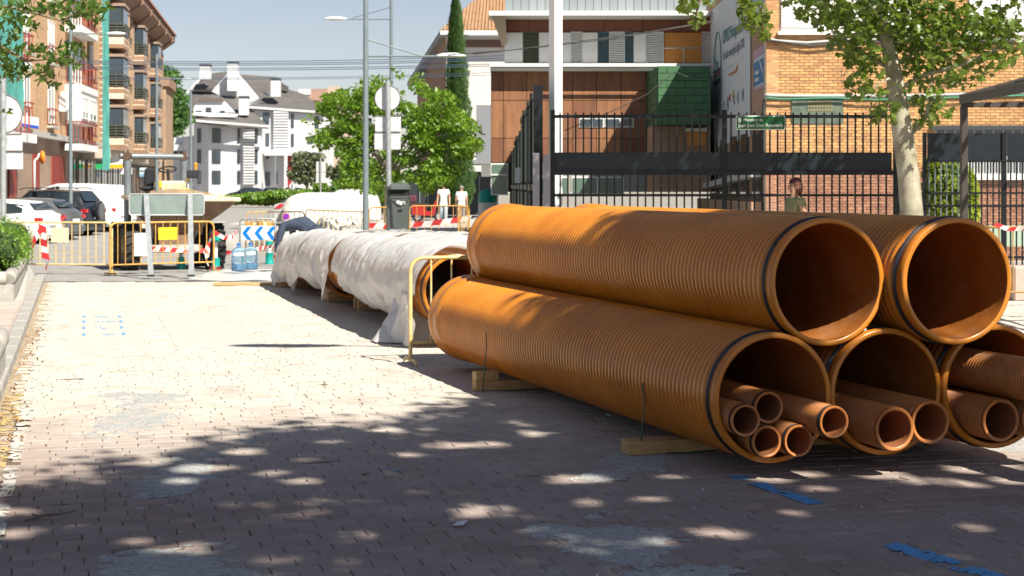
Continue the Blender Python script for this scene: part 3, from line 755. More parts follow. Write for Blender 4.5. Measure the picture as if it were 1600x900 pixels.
sheet('plastic_sheet', 'white plastic sheet gathered in folds over the middle of the pipe row', 5.5, 8.5,
      lambda t: (pwl(t, [(0, 0), (.06, .75), (.16, .6), (.26, 0), (1, 0)]), pwl(t, [(0, 188), (.2, 225), (.5, 244), (.8, 235), (1, 202)])), lambda t: 1.03 - .05 * t, seed=2)
sheet('plastic_sheet', 'white plastic sheet bunched round the far end of the pipe row', 8.35, 11.25,
      lambda t: (pwl(t, [(0, 0), (.08, .8), (.25, .7), (.4, 0), (.75, .2), (.9, 1), (1, 1)]), pwl(t, [(0, 195), (.25, 225), (.6, 240), (1, 220)])), lambda t: pwl(t, [(0, 1.0), (.82, .93), (1, .58)]), width=1.95, seed=3)
# white sheeting spread flat on the ground behind the bottles
b = MB(); b.grid(lambda i, j: (lambda x, y: (x, y, gz(y) + .02 + .05 * abs(nz(x * 1.3, y * 1.1, 3)) + (.0 if 0 < i < 29 and 0 < j < 19 else -.02)))(fl(-5.9, -3.0, i / 29) + .25 * nz(j * .3, 1), fl(28.8, 33.4, j / 19)), 30, 20)
tag(b.build('plastic_sheet', M_sheet, smooth=True), 'white plastic sheet spread on the ground under the water bottles', 'plastic sheet')
# clumped sheet at the near corner
b = MB()
def P(i, j):
    a = 2 * math.pi * i / 40; t = j / 15; r = .20 + .16 * (1 - t) ** 1.5; r *= 1 + .30 * nz(math.cos(a) * 2.2, math.sin(a) * 2.2, t * 1.5 + 3) + .12 * nz(math.cos(a) * 6, math.sin(a) * 6, t * 4)
    c = Vector((X_(636, 17.6) + .12 * t, 17.6 + .1 * t, .02 + .50 * t - .0))
    if j == 15: r *= .3; c.z -= .02
    return c + Vector((math.cos(a) * r * 1.1, math.sin(a) * r, 0))
b.grid(P, 40, 16, True); tag(b.build('plastic_bundle', M_sheet, smooth=True), 'crumpled white plastic bundled on the ground behind the small barrier', 'plastic sheet')
# ================================================================== STREET THINGS
M_bar = mat('barrier yellow enamel', (.66, .40, .10), .45, col2=(.45, .22, .06), scale=9, bump=.1)
M_bar2 = mat('faded cream barrier enamel', (.72, .58, .30), .5, col2=(.60, .38, .12), scale=6, bump=.1)
M_steel = mat('galvanised steel', (.46, .49, .50), .45, metal=.55, var=.18, scale=12, bump=.1)
M_greypole = mat('grey painted pole', (.17, .21, .23), .45, var=.1, scale=6)
M_white = mat('white paint', (.78, .78, .77), .5, var=.04, scale=5)
M_signback = mat('sign back aluminium', (.62, .63, .65), .45, metal=.2, var=.08, scale=6)
M_red = mat('red plastic', (.62, .035, .02), .45)
M_teal = mat('teal plastic', (.0, .30, .26), .45)
M_black = mat('black plastic', (.02, .022, .025), .45)
M_dark = mat('dark interior', (.012, .013, .015), .7)

def barrier(name, label, p0, p1, m=M_bar, h=1.0, nb=13, low=.2, plates=(), z0=None, r=.019, group='yellow steel pedestrian barriers'):
    x0, y0 = p0; x1, y1 = p1; d = Vector((x1 - x0, y1 - y0, 0)); L = d.length; d.normalize(); s = Vector((-d.y, d.x, 0))
    z0 = gz((y0 + y1) / 2) if z0 is None else z0
    t = thing(name, label, 'barrier', (x0, y0, z0), group)
    o = Vector((x0, y0, z0)); c = .13; Z = Vector((0, 0, 1))
    pts = [o + Z * .02]
    pts += [o + Z * (h - c)] + [o + d * (c - c * math.cos(a)) + Z * (h - c + c * math.sin(a)) for a in [math.pi / 2 * k / 5 for k in range(1, 6)]]
    pts += [o + d * (L - c)] [0:0] + [o + d * (L - c + c * math.sin(a)) + Z * (h - c + c * math.cos(a)) for a in [math.pi / 2 * k / 5 for k in range(0, 6)]] + [o + d * L + Z * .02]
    b = MB(); b.tube(pts, r, 8); b.build('frame', m, t, smooth=True, auto=50)
    b = MB(); b.tube([o + Z * low, o + d * L + Z * low], r * .8, 8); b.build('bottom_rail', m, t, smooth=True, auto=50)
    for k in range(1, nb):
        q = o + d * L * k / nb; b = MB(); b.tube([q + Z * low, q + Z * (h - .004)], r * .5, 6); b.build('bar', m, t, smooth=True, auto=50)
    for q in (o + d * .0, o + d * L):
        b = MB(); b.tube([q - s * .27 + Z * .015, q - s * .2 + Z * .045, q + s * .2 + Z * .045, q + s * .27 + Z * .015], r * .8, 6); b.build('foot', m, t, smooth=True, auto=50)
    for (f0, f1, za, zb, pm, lab) in plates:
        b = MB(); b.obox(o + d * L * f0 - s * (r + .008) + Z * za, d * L * (f1 - f0), -s * .004, Z * (zb - za)); p = b.build('plate', pm, t)
        if lab: p['label'] = lab
    return t
def PP(px, Z): return (X_(px, Z), Z)
M_plate_c = mat('cream plate', (.72, .66, .42), .5); M_plate_y = mat('yellow plate', (.80, .52, .02), .5)
barrier('pedestrian_barrier', 'faded yellow barrier with a blank cream plate, in front of the parked cars', PP(-12, 31.4), PP(175, 31.1), M_bar2, nb=15, plates=((.50, .645, .62, .90, M_plate_c, 'blank cream plate'),))
barrier('pedestrian_barrier', 'leaning yellow barrier with yellow and white plates, in front of the dumper', PP(172, 31.0), PP(334, 32.3), M_bar, nb=14, plates=((.45, .63, .66, .90, M_plate_y, 'yellow plate'), (.22, .36, .36, .80, M_white, 'white plate')))
barrier('pedestrian_barrier', 'rusty yellow barrier beside the open mouth of the sheeted pipe', (-.955, 15.35), (1.15, 15.95), M_bar2, nb=11)
barrier('pedestrian_barrier', 'yellow barrier between the dumper and the blue chevron board', PP(386, 52), PP(476, 52.5), M_bar, nb=11, z0=-.16)
barrier('pedestrian_barrier', 'yellow barrier right behind the bending worker, before the wrapped bundles', PP(478, 50), PP(573, 46), M_bar2, nb=13, h=1.12, z0=-.18)
barrier('pedestrian_barrier', 'yellow barrier with wide bar spacing right of the litter bin', PP(640, 46), PP(731, 46), M_bar, nb=8, h=1.24, low=.48, z0=-.13)
barrier('pedestrian_barrier', 'yellow barrier left of the litter bin behind the lamp post', PP(577, 46), PP(634, 46), M_bar, nb=5, h=1.2, low=.48, z0=-.13)
barrier('pedestrian_barrier', 'yellow barrier set edge on at the right end behind the pipes', PP(716, 44), PP(733, 45.5), M_bar, nb=7, h=1.2, low=.1, z0=-.1)
barrier('pedestrian_barrier', 'brown barrier standing in the sun behind the top right pipe', PP(1385, 23.0), PP(1650, 22.6), mat('brown barrier enamel', (.42, .25, .09), .5, var=.2), h=1.1, nb=12, plates=((.36, .62, .78, 1.03, mat('orange plate', (.55, .28, .05), .6), 'orange brown plate'),))
# stack of yellow barriers stored upright by the chevron board
t = thing('barrier_stack', 'yellow barriers stored side by side behind the chevron board', 'barrier', (X_(398, 46), 46, gz(46)))
for k in range(5):
    b = MB(); o = W(384 + k * 8, 330, 46.2 + k * .1); o.z = gz(46); b.tube([o, o + Vector((0, 0, .82)), o + Vector((.05, 0, .9)), o + Vector((.16, 0, .9)), o + Vector((.2, 0, .82)), o + Vector((.2, 0, 0))], .022, 6); b.build('frame', M_bar, t, smooth=True)
    b = MB(); b.obox(o + Vector((.03, .01, .3)), (.14, 0, 0), (0, .01, 0), (0, 0, .5)); b.build('panel', M_plate_c if k % 2 else M_bar, t)

M_tr = mat('tape red', (.48, .03, .03), .4); M_tw = mat('tape white', (.62, .61, .60), .4)
def tape(label, pts, wid=.075, step=.11, twist=0, seed=0, group='red and white barrier tape'):
    P_ = [Vector(p) for p in pts]; out = []
    for a, c in zip(P_, P_[1:]):
        n = max(1, int((c - a).length / step))
        for i in range(n): out.append(a.lerp(c, i / n))
    out.append(P_[-1]); n = len(out); b = MB(); prev = None
    for i, p in enumerate(out):
        t_ = (out[min(i + 1, n - 1)] - out[max(i - 1, 0)]).normalized()
        up = Vector((0, 0, 1)) if abs(t_.z) < .8 else Vector((1, 0, 0))
        s_ = (up - t_ * up.dot(t_)).normalized(); a = twist * math.sin(i * .45 + seed) + .3 * nz(i * .3, seed)
        s_ = (s_ * math.cos(a) + t_.cross(s_) * math.sin(a)) * wid / 2
        cur = (p + s_ + t_ * wid * .35, p - s_ - t_ * wid * .35)
        if prev:
            b.use(M_tr if (i // 1) % 2 else M_tw); th = t_.cross(s_).normalized() * .0015
            b.add([prev[0], cur[0], cur[1], prev[1]], [(0, 1, 2, 3)])
        prev = cur
    return tag(b.build('barrier_tape', None), label, 'tape', group)
tape('red and white tape hanging down in a twist from the barrier beside the hedge', [W(66, 352, 31.0), W(69, 385, 30.8), W(73, 415, 30.6), (X_(70, 30.3), 30.3, .03)], .15, .13, .5)
tape('red and white tape tied short at the hedge end of the barrier', [W(64, 358, 30.9), W(56, 372, 30.8), W(50, 384, 30.8)], .12, .1, .5)
tape('red and white tape strung behind the dumper barrier towards the chevron board', [W(232, 388, 32.6), W(276, 391, 33.2), W(330, 392, 33.6), W(372, 396, 34), W(432, 383, 36)], .09, .13, .4, 2)
tape('red and white tape sagging from the barrier end to the dumper wheel', [W(334, 362, 33), W(350, 372, 33.2), W(362, 370, 33.4), W(374, 358, 34)], .08, .1, .3, 3)
tape('red and white tape wound down the right leg of the dumper barrier', [W(331, 366, 33.1), W(325, 385, 32.9), W(322, 405, 32.8), (X_(326, 32.6), 32.6, .06), (X_(345, 32.5), 32.5, .03)], .10, .09, .9, 4)
tape('broad red and white tape across the barrier right of the litter bin', [W(646, 351, 45.8), W(690, 347, 45.8), W(735, 341, 45.8)], .15, .24, .05, 1)
tape('broad red and white tape low on the barrier left of the litter bin', [W(572, 352, 45.7), W(600, 353, 45.7), W(612, 352, 45.7)], .15, .24, .1, 5)
tape('red and white tape tied along the brown barrier at the far right', [W(1555, 350, 22.4), W(1575, 358, 22.4), W(1612, 357, 22.4)], .06, .09, .2, 6)

# back-to-camera warning board on two steel legs
t = thing('warning_board', 'back of a grey metal warning board on two galvanised posts before the dumper', 'sign', (X_(262, 29.6), 29.6, 0))
Zb = 29.9
b = MB(); p = W(202, 336, Zb); q = W(319, 303, Zb); b.box(((p.x + q.x) / 2, Zb, (p.z + q.z) / 2), (q.x - p.x, .02, q.z - p.z), 0, .009); b.build('panel', mat('grey green sign back', (.24, .30, .29), .5, metal=.2, var=.15, scale=4), t)
b = MB(); b.tube([(p.x + .03, Zb - .012, p.z + .0), (q.x - .03, Zb - .012, p.z), (q.x, Zb - .012, p.z + .03), (q.x, Zb - .012, q.z - .03), (q.x - .03, Zb - .012, q.z), (p.x + .03, Zb - .012, q.z), (p.x, Zb - .012, q.z - .03), (p.x, Zb - .012, p.z + .03)], .01, 6, closed=True); b.build('rim', M_signback, t, smooth=True)
for (xt, xb) in ((228, 236), (297, 299)):
    b = MB(); a = W(xt, 302, Zb - .05); c = Vector((X_(xb, 29.5), 29.5, .02)); b.obox(a - Vector((.045, 0, 0)), (.09, 0, 0), (0, .035, 0), c - a); b.build('post', M_steel, t)
    b = MB(); b.box((c.x, c.y, .025), (.42, .16, .025), .05, .004); b.build('foot', M_steel, t)
    b = MB(); b.box((c.x, c.y - .03, .055), (.13, .07, .035), .05, .004); b.build('clamp', M_black, t)

# chevron board in a steel hoop
t = thing('chevron_board', 'white board with blue chevrons pointing left in a steel hoop frame', 'sign', (X_(403, 35.5), 35.5, gz(35.5)))
Zc = 35.5; x0, x1 = X_(375, Zc), X_(430, Zc); zt = Z_(342, Zc); z0 = gz(Zc)
b = MB(); b.tube([(x0, Zc, z0), (x0, Zc, zt - .08), (x0 + .03, Zc, zt - .02), (x0 + .08, Zc, zt), (x1 - .08, Zc, zt), (x1 - .03, Zc, zt - .02), (x1, Zc, zt - .08), (x1, Zc, z0)], .022, 8); b.build('frame', M_steel, t, smooth=True, auto=50)
pz0, pz1 = Z_(375.5, Zc), Z_(353, Zc)
b = MB(); b.box(((x0 + x1) / 2, Zc, (pz0 + pz1) / 2), (x1 - x0 - .06, .03, pz1 - pz0), 0, .004); b.build('panel', M_white, t)
M_cb = mat('blue sign film', (.0, .18, .62), .4)
for k in range(3):
    xa = x0 + .05 + k * .265; hh = (pz1 - pz0); b = MB()
    b.prism([(0, hh / 2), (.11, hh - .012), (.21, hh - .012), (.10, hh / 2), (.21, .012), (.11, .012)], (xa, Zc - .016, pz0), (1, 0, 0), (0, 0, 1), (0, -.003, 0)); b.build('chevron', M_cb, t)
for x in (x0, x1):
    b = MB(); b.box((x, Zc, z0 + .02), (.06, .5, .03), 0, .004); b.build('foot', M_steel, t)

# water bottles
M_bottle = mat('blue clear bottle plastic', (.50, .74, .92), .08, trans=.9); M_bottle.node_tree.nodes['Principled BSDF'].inputs['IOR'].default_value = 1.2
M_water = mat('bottle lower part', (.25, .55, .82), .1, trans=.75)
def bottle(label, px, Z, s=1.05):
    t = thing('water_bottle', label, 'bottle', (X_(px, Z), Z, gz(Z) + .07), 'big blue water bottles'); c = (X_(px, Z), Z, gz(Z) + .07)
    b = MB(); pr = [(.02, 0), (.12, .0), (.135, .015), (.135, .10), (.128, .115), (.135, .13), (.135, .24), (.128, .255), (.135, .27), (.135, .34), (.11, .39), (.05, .43), (.032, .45), (.032, .475)]
    b.lathe([(r * s, h * s) for r, h in pr], c, (0, 0, 1), 20, True, False); b.build('body', M_bottle, t, smooth=True)
    b = MB(); b.lathe([(.115 * s, .008), (.125 * s, .02), (.125 * s, .13 * s), (.01, .131 * s)], c, (0, 0, 1), 18, True, False); b.build('water', M_water, t, smooth=True, auto=40)
    b = MB(); b.lathe([(.036 * s, .455 * s), (.037 * s, .50 * s), (.03 * s, .505 * s)], c, (0, 0, 1), 14, True, True); b.build('cap', mat('blue cap', (.02, .16, .50), .4), t, smooth=True, auto=40)
    b = MB()
    b.grid(lambda i, j: Vector(c) + Vector((math.cos(-2.3 + i * .16) * .1375 * s, math.sin(-2.3 + i * .16) * .1375 * s, .28 * s + j * .06 * s)), 11, 2); b.build('label_band', mat('bottle print', (.6, .72, .82), .5), t)
bottle('big blue clear water bottle standing left of its twin by the plastic sheet', 373, 31.3)
bottle('big blue clear water bottle standing right of its twin nearest the plastic sheet', 391.5, 31.9)
# teal delineators
def delineator(label, px, Z, h=.62):
    t = thing('delineator', label, 'traffic post', (X_(px, Z), Z, gz(Z)), 'teal plastic traffic posts'); c = Vector((X_(px, Z), Z, gz(Z)))
    b = MB(); b.lathe([(.10, 0), (.10, .03), (.088, .05), (.085, .24), (.09, .25)], c, (0, 0, 1), 16, True, True); b.build('base', M_teal, t, smooth=True, auto=40)
    b = MB(); b.lathe([(.04, .25), (.04, h)], c, (0, 0, 1), 12); b.build('post', mat('post white', (.7, .7, .68), .5), t, smooth=True)
    b = MB(); b.lathe([(.055, h - .02), (.085, h), (.085, h + .07), (.05, h + .09)], c, (0, 0, 1), 14, True, True); b.build('cap', M_teal, t, smooth=True, auto=40)
delineator('teal traffic post under the dumper, seen between the barrier bars', 283, 33.7, .35)
delineator('teal traffic post with a cap at the right end of the leaning barrier', 337, 33.3, .60)
delineator('teal traffic post standing just right of the chevron board', 421, 36.6, .42)

# litter bin on its post
def bin_():
    Z = 29.6; cx = X_(624, Z); t = thing('litter_bin', 'dark grey plastic litter bin with a hood on the sign post side', 'bin', (cx, Z, 0))
    M_bin = mat('bin grey plastic', (.085, .10, .095), .42, var=.1, scale=8); zb = Z_(364, Z); 
    def sect(z, w_, d_, k=.06, dx=0):
        return [(cx + dx - w_ + k, Z - d_, z), (cx + dx + w_ - k, Z - d_, z), (cx + dx + w_, Z - d_ + k, z), (cx + dx + w_, Z + d_, z), (cx + dx - w_, Z + d_, z), (cx + dx - w_, Z - d_ + k, z)]
    secs = [(zb, .14, .13), (zb + .02, .155, .145), (zb + .62, .185, .175), (zb + .64, .195, .185), (zb + .67, .195, .185)]
    b = MB(); vs = []
    for z, w_, d_ in secs: vs += sect(z, w_, d_)
    fs = []
    for l in range(len(secs) - 1):
        for i in range(6): fs.append((l * 6 + i, l * 6 + (i + 1) % 6, l * 6 + 6 + (i + 1) % 6, l * 6 + 6 + i))
    fs.append(tuple(range(6))[::-1]); b.add(vs, fs); b.build('bin_body', M_bin, t)
    b = MB(); b.box((cx, Z - .0, zb + .73), (.33, .28, .12)); b.build('opening', M_dark, t)
    zt = zb + .79; b = MB(); vs = sect(zt, .20, .20) + sect(zt + .05, .20, .19) + sect(zt + .10, .14, .13, .04) + sect(zt + .115, .05, .05, .02); fs = []
    for l in range(3):
        for i in range(6): fs.append((l * 6 + i, l * 6 + (i + 1) % 6, l * 6 + 6 + (i + 1) % 6, l * 6 + 6 + i))
    fs += [tuple(range(6))[::-1], tuple(range(18, 24))]; b.add(vs, fs); b.build('hood', M_bin, t)
    b = MB(); b.box((cx - .19, Z + .05, zb + .42), (.07, .30, .86), 0, .02); b.build('mount', M_bin, t)
    b = MB(); b.cyl((cx - .15, Z + .12, 0), (cx - .15, Z + .12, zb + .1), .045); b.build('post', M_greypole, t)
    for (x, z, r) in ((-.01, .56, .035), (.05, .54, .04), (.10, .55, .03)):
        b = MB(); b.cyl((cx + x, Z - .177, zb + z), (cx + x, Z - .18, zb + z), r, n=10); b.build('printed_mark', mat('pale print', (.6, .62, .62), .6), t)
    b = MB(); b.tube([(cx - .17, Z - .176, zb + .6), (cx - .08, Z - .182, zb + .57), (cx - .02, Z - .182, zb + .5), (cx + .05, Z - .182, zb + .5), (cx + .12, Z - .182, zb + .56), (cx + .18, Z - .176, zb + .6)], .006, 5); b.build('moulded_rib', M_dark, t)
    b = MB(); b.box((cx + .03, Z - .175, zb + .42), (.07, .02, .03)); b.build('lock', M_black, t)
bin_()

# street signs seen from behind
def road_sign(label, px, Z, pole_r, rounds, rects, top, base_z=None, lean=0):
    c = X_(px, Z); z0 = gz(Z) if base_z is None else base_z
    t = thing('road_sign', label, 'sign', (c, Z, z0))
    b = MB(); b.cyl((c + lean, Z, z0), (c, Z, Z_(top, Z)), pole_r, n=12); b.build('pole', M_steel, t, smooth=True, auto=40)
    for (x, y, r) in rounds:
        p = W(x, y, Z + pole_r + .03); b = MB(); rr = r * Z / F; b.lathe([(rr, -.002), (rr, .02), (rr * .96, .021)], (p.x, p.y, p.z), (0, 1, 0), 32, True, True); b.build('round_plate', M_signback, t)
        b = MB(); pts = [(p.x + math.cos(a) * rr, p.y, p.z + math.sin(a) * rr) for a in [2 * math.pi * k / 32 for k in range(32)]]; b.tube(pts, .012, 5, closed=True); b.build('rim', mat('sign rim dark', (.13, .12, .12), .5), t, smooth=True)
    for (xa, ya, xb, yb) in rects:
        p = W(xa, yb, Z + pole_r + .03); q = W(xb, ya, Z + pole_r + .03); b = MB(); b.box(((p.x + q.x) / 2, p.y, (p.z + q.z) / 2), (q.x - p.x, .02, q.z - p.z - .006), 0, .006); pl = b.build('plate', M_signback, t)
        b = MB(); b.box(((p.x + q.x) / 2, p.y - .008, q.z - .004), (q.x - p.x - .01, .03, .012)); b.build('plate_lip', mat('sign rim dark', (.13, .12, .12), .5), pl, world=True)
    for z in (Z_(rounds[0][1], Z), Z_(rects[0][1] + 8, Z)) if rounds and rects else ():
        b = MB(); b.box((c, Z + .01, z), (.16, .05, .04), 0, .004); b.build('clamp', M_steel, t)
    return t
road_sign('back of a round sign and two square plates on a steel post by the bin', 606, 40.5, .065, [(605.5, 153.5, 20)], [(586, 181, 626.5, 206), (585, 207, 626, 234)], 127, lean=.05)
road_sign('back of a round sign over two square plates cut by the left edge', 5, 29.6, .055, [(5, 178, 30)], [(9, 209, 35, 236), (9, 237, 36, 265)], 120)
road_sign('small round sign seen from behind beside the roundabout hedge', 457, 150, .05, [(457, 291, 5.2)], [], 287)
road_sign('pair of small white plates on a post before the olive tree', 501, 110, .06, [], [(494, 252, 509, 269), (494, 269, 509, 286)], 246)
road_sign('small round sign beyond the sheeted bundles at the tree foot', 553, 95, .05, [(553, 280, 6)], [(541, 277, 549, 288)], 274)

# street lamps
def lamp(label, px, Z, r, top, arms, base=None):
    c = X_(px, Z); z0 = gz(Z) if base is None else base
    t = thing('street_lamp', label, 'street lamp', (c, Z, z0), 'grey street lamps with flat heads')
    b = MB(); b.cyl((c, Z, z0), (c, Z, Z_(top, Z)), r * 1.1, r * .82, n=16); b.build('pole', M_greypole, t, smooth=True, auto=40)
    b = MB(); b.cyl((c, Z, z0), (c, Z, z0 + .35), r * 1.6, n=16); b.build('base_collar', M_greypole, t, smooth=True, auto=40)
    for (x1, y, xl, dirn, br) in arms:
        p = W(px, y, Z); q = W(x1, y, Z); b = MB(); b.tube([p, q], r * .34, 8); b.build('arm', M_greypole, t, smooth=True, auto=40)
        e = W(xl, y + 1, Z); hw = abs(e.x - q.x) / 2; cx = (e.x + q.x) / 2
        b = MB(); b.grid(lambda i, j: Vector((cx, Z, q.z)) + Vector((hw * math.cos(2 * math.pi * i / 20) * math.sin(math.pi / 2 * (j + .02) / 5), hw * .42 * math.sin(2 * math.pi * i / 20) * math.sin(math.pi / 2 * (j + .02) / 5), hw * .24 * math.cos(math.pi / 2 * j / 5))), 20, 6, True)
        b.build('lamp_head', mat('lamp head grey', (.50, .54, .56), .4), t, smooth=True)
        b = MB(); b.lathe([(hw * .0, -.0), (hw * .9, -.01)][::-1], (cx, Z, q.z - .002), (0, 0, 1), 20); 
        gl = b.build('lens', mat('lamp lens', (.75, .77, .78), .3), t); gl.scale = (1, 1, 1)
        if br:
            b = MB(); b.tube([W(px, br[0], Z), W(br[1], br[2], Z)], .02, 5); b.build('brace', M_greypole, t)
    return t
lamp('tall grey lamp post between the sheeted cars and the sign, arm reaching right', 571.5, 42, .075, -12, [(680, 88, 729, 1, (61, 655, 86))])
lamp('grey lamp post behind the lime tree with an arm reaching left', 611.5, 62, .075, -30, [(543, 30, 505, -1, (11, 551, 28))])
lamp('slim lamp post before the brick flats at left with an arm to the right', 110.5, 58, .065, -14, [(165, 53, 197, 1, None)])
lamp('slim lamp post at the far end of the brown flats', 244.8, 100, .10, 84, [(284, 123, 300, 1, None)])
lamp('distant lamp post before the white apartment house', 298, 120, .10, 140, [])
# lamp post standing out of the picture at right; the shadow of its head lies across the paving
t = thing('street_lamp', 'grey street lamp out of the picture at right, its head shading the paving', 'street lamp', (5.3, 11.3, 0), 'grey street lamps with flat heads')
b = MB(); b.cyl((5.3, 11.3, 0), (5.3, 11.3, 8.1), .08, .06, n=14); b.build('pole', M_greypole, t, smooth=True, auto=40)
b = MB(); b.tube([(5.3, 11.3, 8.0), (2.75, 11.42, 8.0)], .03, 8); b.build('arm', M_greypole, t, smooth=True, auto=40)
b = MB(); b.ball((2.2, 11.45, 8.0), (.62, .20, .07), 20, 8); b.build('lamp_head', M_signback, t, smooth=True)
# traffic light (orange lamp hood) and white flag-like pole in the school yard
t = thing('warning_light', 'orange round beacon on a bent white pole against the brick flats', 'signal', (X_(55, 62), 62, gz(62)))
b = MB(); c = X_(54, 62); b.tube([(c, 62, gz(62)), (c, 62, Z_(252, 62)), (c + .03, 62, Z_(250, 62)), W(60, 246, 62), W(62, 240, 62)], .05, 8); b.build('pole', M_white, t, smooth=True)
p = W(66, 246, 62); b = MB(); b.lathe([(.02, -.1), (.16, -.09), (.26, -.02), (.26, .03), (.17, .09), (.02, .1)], p, (.92, .4, 0), 20, True, True); h_ = b.build('beacon', mat('orange enamel', (.85, .22, .02), .5), t, smooth=True); h_.scale = (1, 1, 1)
t = thing('white_mast', 'tall square white steel mast rising behind the black school fence', 'mast', (X_(869, 27), 27, 0))
b = MB(); a = X_(861, 27); c = X_(875.5, 27); b.box(((a + c) / 2, 27, 4.5), (c - a, .2, 9), .5, .01); b.build('shaft', M_white, t)
b = MB(); b.box(((a + c) / 2, 27, .02), (.5, .5, .04), 0, .005); b.build('base_plate', M_steel, t)

# ---- shelter frame and bench block at the right
t = thing('shelter', 'dark brown steel shelter frame with a sloping slatted roof at right', 'shelter', (X_(1506, 18.5), 18.5, 0))
M_brown = mat('dark brown steel', (.055, .045, .04), .5, var=.1)
b = MB(); x0 = X_(1502, 18.5); b.box((x0 + .03, 18.5, 1.29), (.075, .075, 2.58), 0, .006); b.build('post', M_brown, t)
b = MB(); b.box((x0 + 3.0, 18.9, 1.7), (.075, .075, 3.4), 0, .006); b.build('post', M_brown, t)
b = MB(); a = Vector((x0 - .01, 18.45, Z_(160, 18.5) - .02)); e = Vector((x0 + 3.1, 18.45, Z_(160, 18.5) + .84)); b.obox(a, e - a, (0, .1, 0), (0, 0, .11)); b.build('roof_beam', M_brown, t)
b = MB(); b.obox(a + Vector((0, -2.6, 0)), e - a, (0, .1, 0), (0, 0, .11)); b.build('roof_beam', M_brown, t)
b = MB(); b.obox(a + Vector((0, -2.5, .0)), (.09, 0, .02), (0, 2.5, 0), (0, 0, .10)); b.build('eave_beam', M_brown, t)
b = MB(); b.obox((x0 + .0, 18.47, Z_(168, 18.5)), (3.1, 0, 0), (0, .06, 0), (0, 0, .06)); b.build('tie_beam', M_brown, t)
for k in range(14):
    b = MB(); f = (k + .7) / 14; q = a + (e - a) * f + Vector((0, -2.5, .02)); b.obox(q, (e - a) * .012, (0, 2.5, 0), (0, 0, .07)); b.build('slat', M_brown, t)
t = thing('bench_block', 'pinkish concrete bench block in the sun right of the pipes', 'bench', (X_(1595, 24), 24, 0))
b = MB(); b.box((X_(1600, 24), 24, .25), (.5, .5, .5), .1, .02); b.build('block', mat('pink concrete', (.50, .36, .31), .8, var=.1, scale=8, bump=.2), t)
b = MB(); b.box((X_(1600, 24), 24, .03), (.4, .42, .06), .1, .01); b.build('plinth', M_conc, t)
# terrace of pale paving behind the sheeted row
b = MB(); b.box((9, 64, -.16), (37, 33, .34)); struct(b.build('terrace', M_conc))
# ================================================================== BUILDINGS
def brick_mat(name, d, c1, c2, mortar, bw=.24, bh=.07, ms=.012, rough=.9, off=.5):
    m = bpy.data.materials.new(name); m.use_nodes = True; MATS[name] = m
    n = m.node_tree.nodes; L = m.node_tree.links; b = n['Principled BSDF']; b.inputs['Roughness'].default_value = rough
    ge = n.new('ShaderNodeNewGeometry'); dt = n.new('ShaderNodeVectorMath'); dt.operation = 'DOT_PRODUCT'; dt.inputs[1].default_value = (d[0], d[1], 0); L.new(ge.outputs['Position'], dt.inputs[0])
    sp = n.new('ShaderNodeSeparateXYZ'); L.new(ge.outputs['Position'], sp.inputs[0])
    cb = n.new('ShaderNodeCombineXYZ'); L.new(dt.outputs['Value'], cb.inputs[0]); L.new(sp.outputs[2], cb.inputs[1])
    br = n.new('ShaderNodeTexBrick'); br.inputs['Scale'].default_value = 1; br.inputs['Brick Width'].default_value = bw; br.inputs['Row Height'].default_value = bh; br.inputs['Mortar Size'].default_value = ms
    br.inputs['Color1'].default_value = tuple(c1) + (1,); br.inputs['Color2'].default_value = tuple(c2) + (1,); br.inputs['Mortar'].default_value = tuple(mortar) + (1,); br.offset = off
    L.new(cb.outputs[0], br.inputs[0])
    nz_ = n.new('ShaderNodeTexNoise'); nz_.inputs['Scale'].default_value = .7; nz_.inputs['Detail'].default_value = 5; L.new(ge.outputs['Position'], nz_.inputs[0])
    mr = n.new('ShaderNodeMapRange'); mr.inputs[1].default_value = .3; mr.inputs[2].default_value = .7; mr.inputs[3].default_value = .82; mr.inputs[4].default_value = 1.15; L.new(nz_.outputs[0], mr.inputs[0])
    hs = n.new('ShaderNodeHueSaturation'); L.new(br.outputs[0], hs.inputs['Color']); L.new(mr.outputs[0], hs.inputs['Value']); L.new(hs.outputs[0], b.inputs['Base Color'])
    return m
def PB(mb, x0, y0, x1, y1, Z, depth=.1, proud=0.):
    """box fronting the camera: its face covers x0..x1, y0..y1 of the view at distance Z-proud"""
    Zf = Z - proud; p = W(x0, y1, Zf); q = W(x1, y0, Zf)
    return mb.obox(p, (q.x - p.x, 0, 0), (0, depth, 0), (0, 0, q.z - p.z))
class Facade:
    def __init__(s, o, d, n=None):
        s.o = Vector((o[0], o[1], 0)); s.d = Vector((d[0], d[1], 0)).normalized(); s.n = Vector((s.d.y, -s.d.x, 0))
    def P(s, a, z, out): return s.o + s.d * a + s.n * out + Vector((0, 0, z))
    def box(s, mb, a0, a1, z0, z1, o0, o1): return mb.obox(s.P(a0, z0, o0), s.d * (a1 - a0), s.n * (o1 - o0), (0, 0, z1 - z0))
M_glass = mat('window glass dark', (.035, .05, .06), .08, spec=.8)
M_glass2 = mat('window glass blue grey', (.045, .065, .085), .1, spec=.8)
M_glassg = mat('window glass green grey', (.10, .16, .13), .15, spec=.7)
M_framew = mat('white window frame', (.72, .72, .70), .5)
M_framed = mat('dark window frame', (.04, .045, .05), .5)
M_redrail = mat('red painted railing', (.30, .05, .03), .5)
M_render = mat('pale render', (.60, .60, .60), .85, var=.05, scale=.6)
M_blind = mat('roller blind white', (.70, .68, .66), .6)
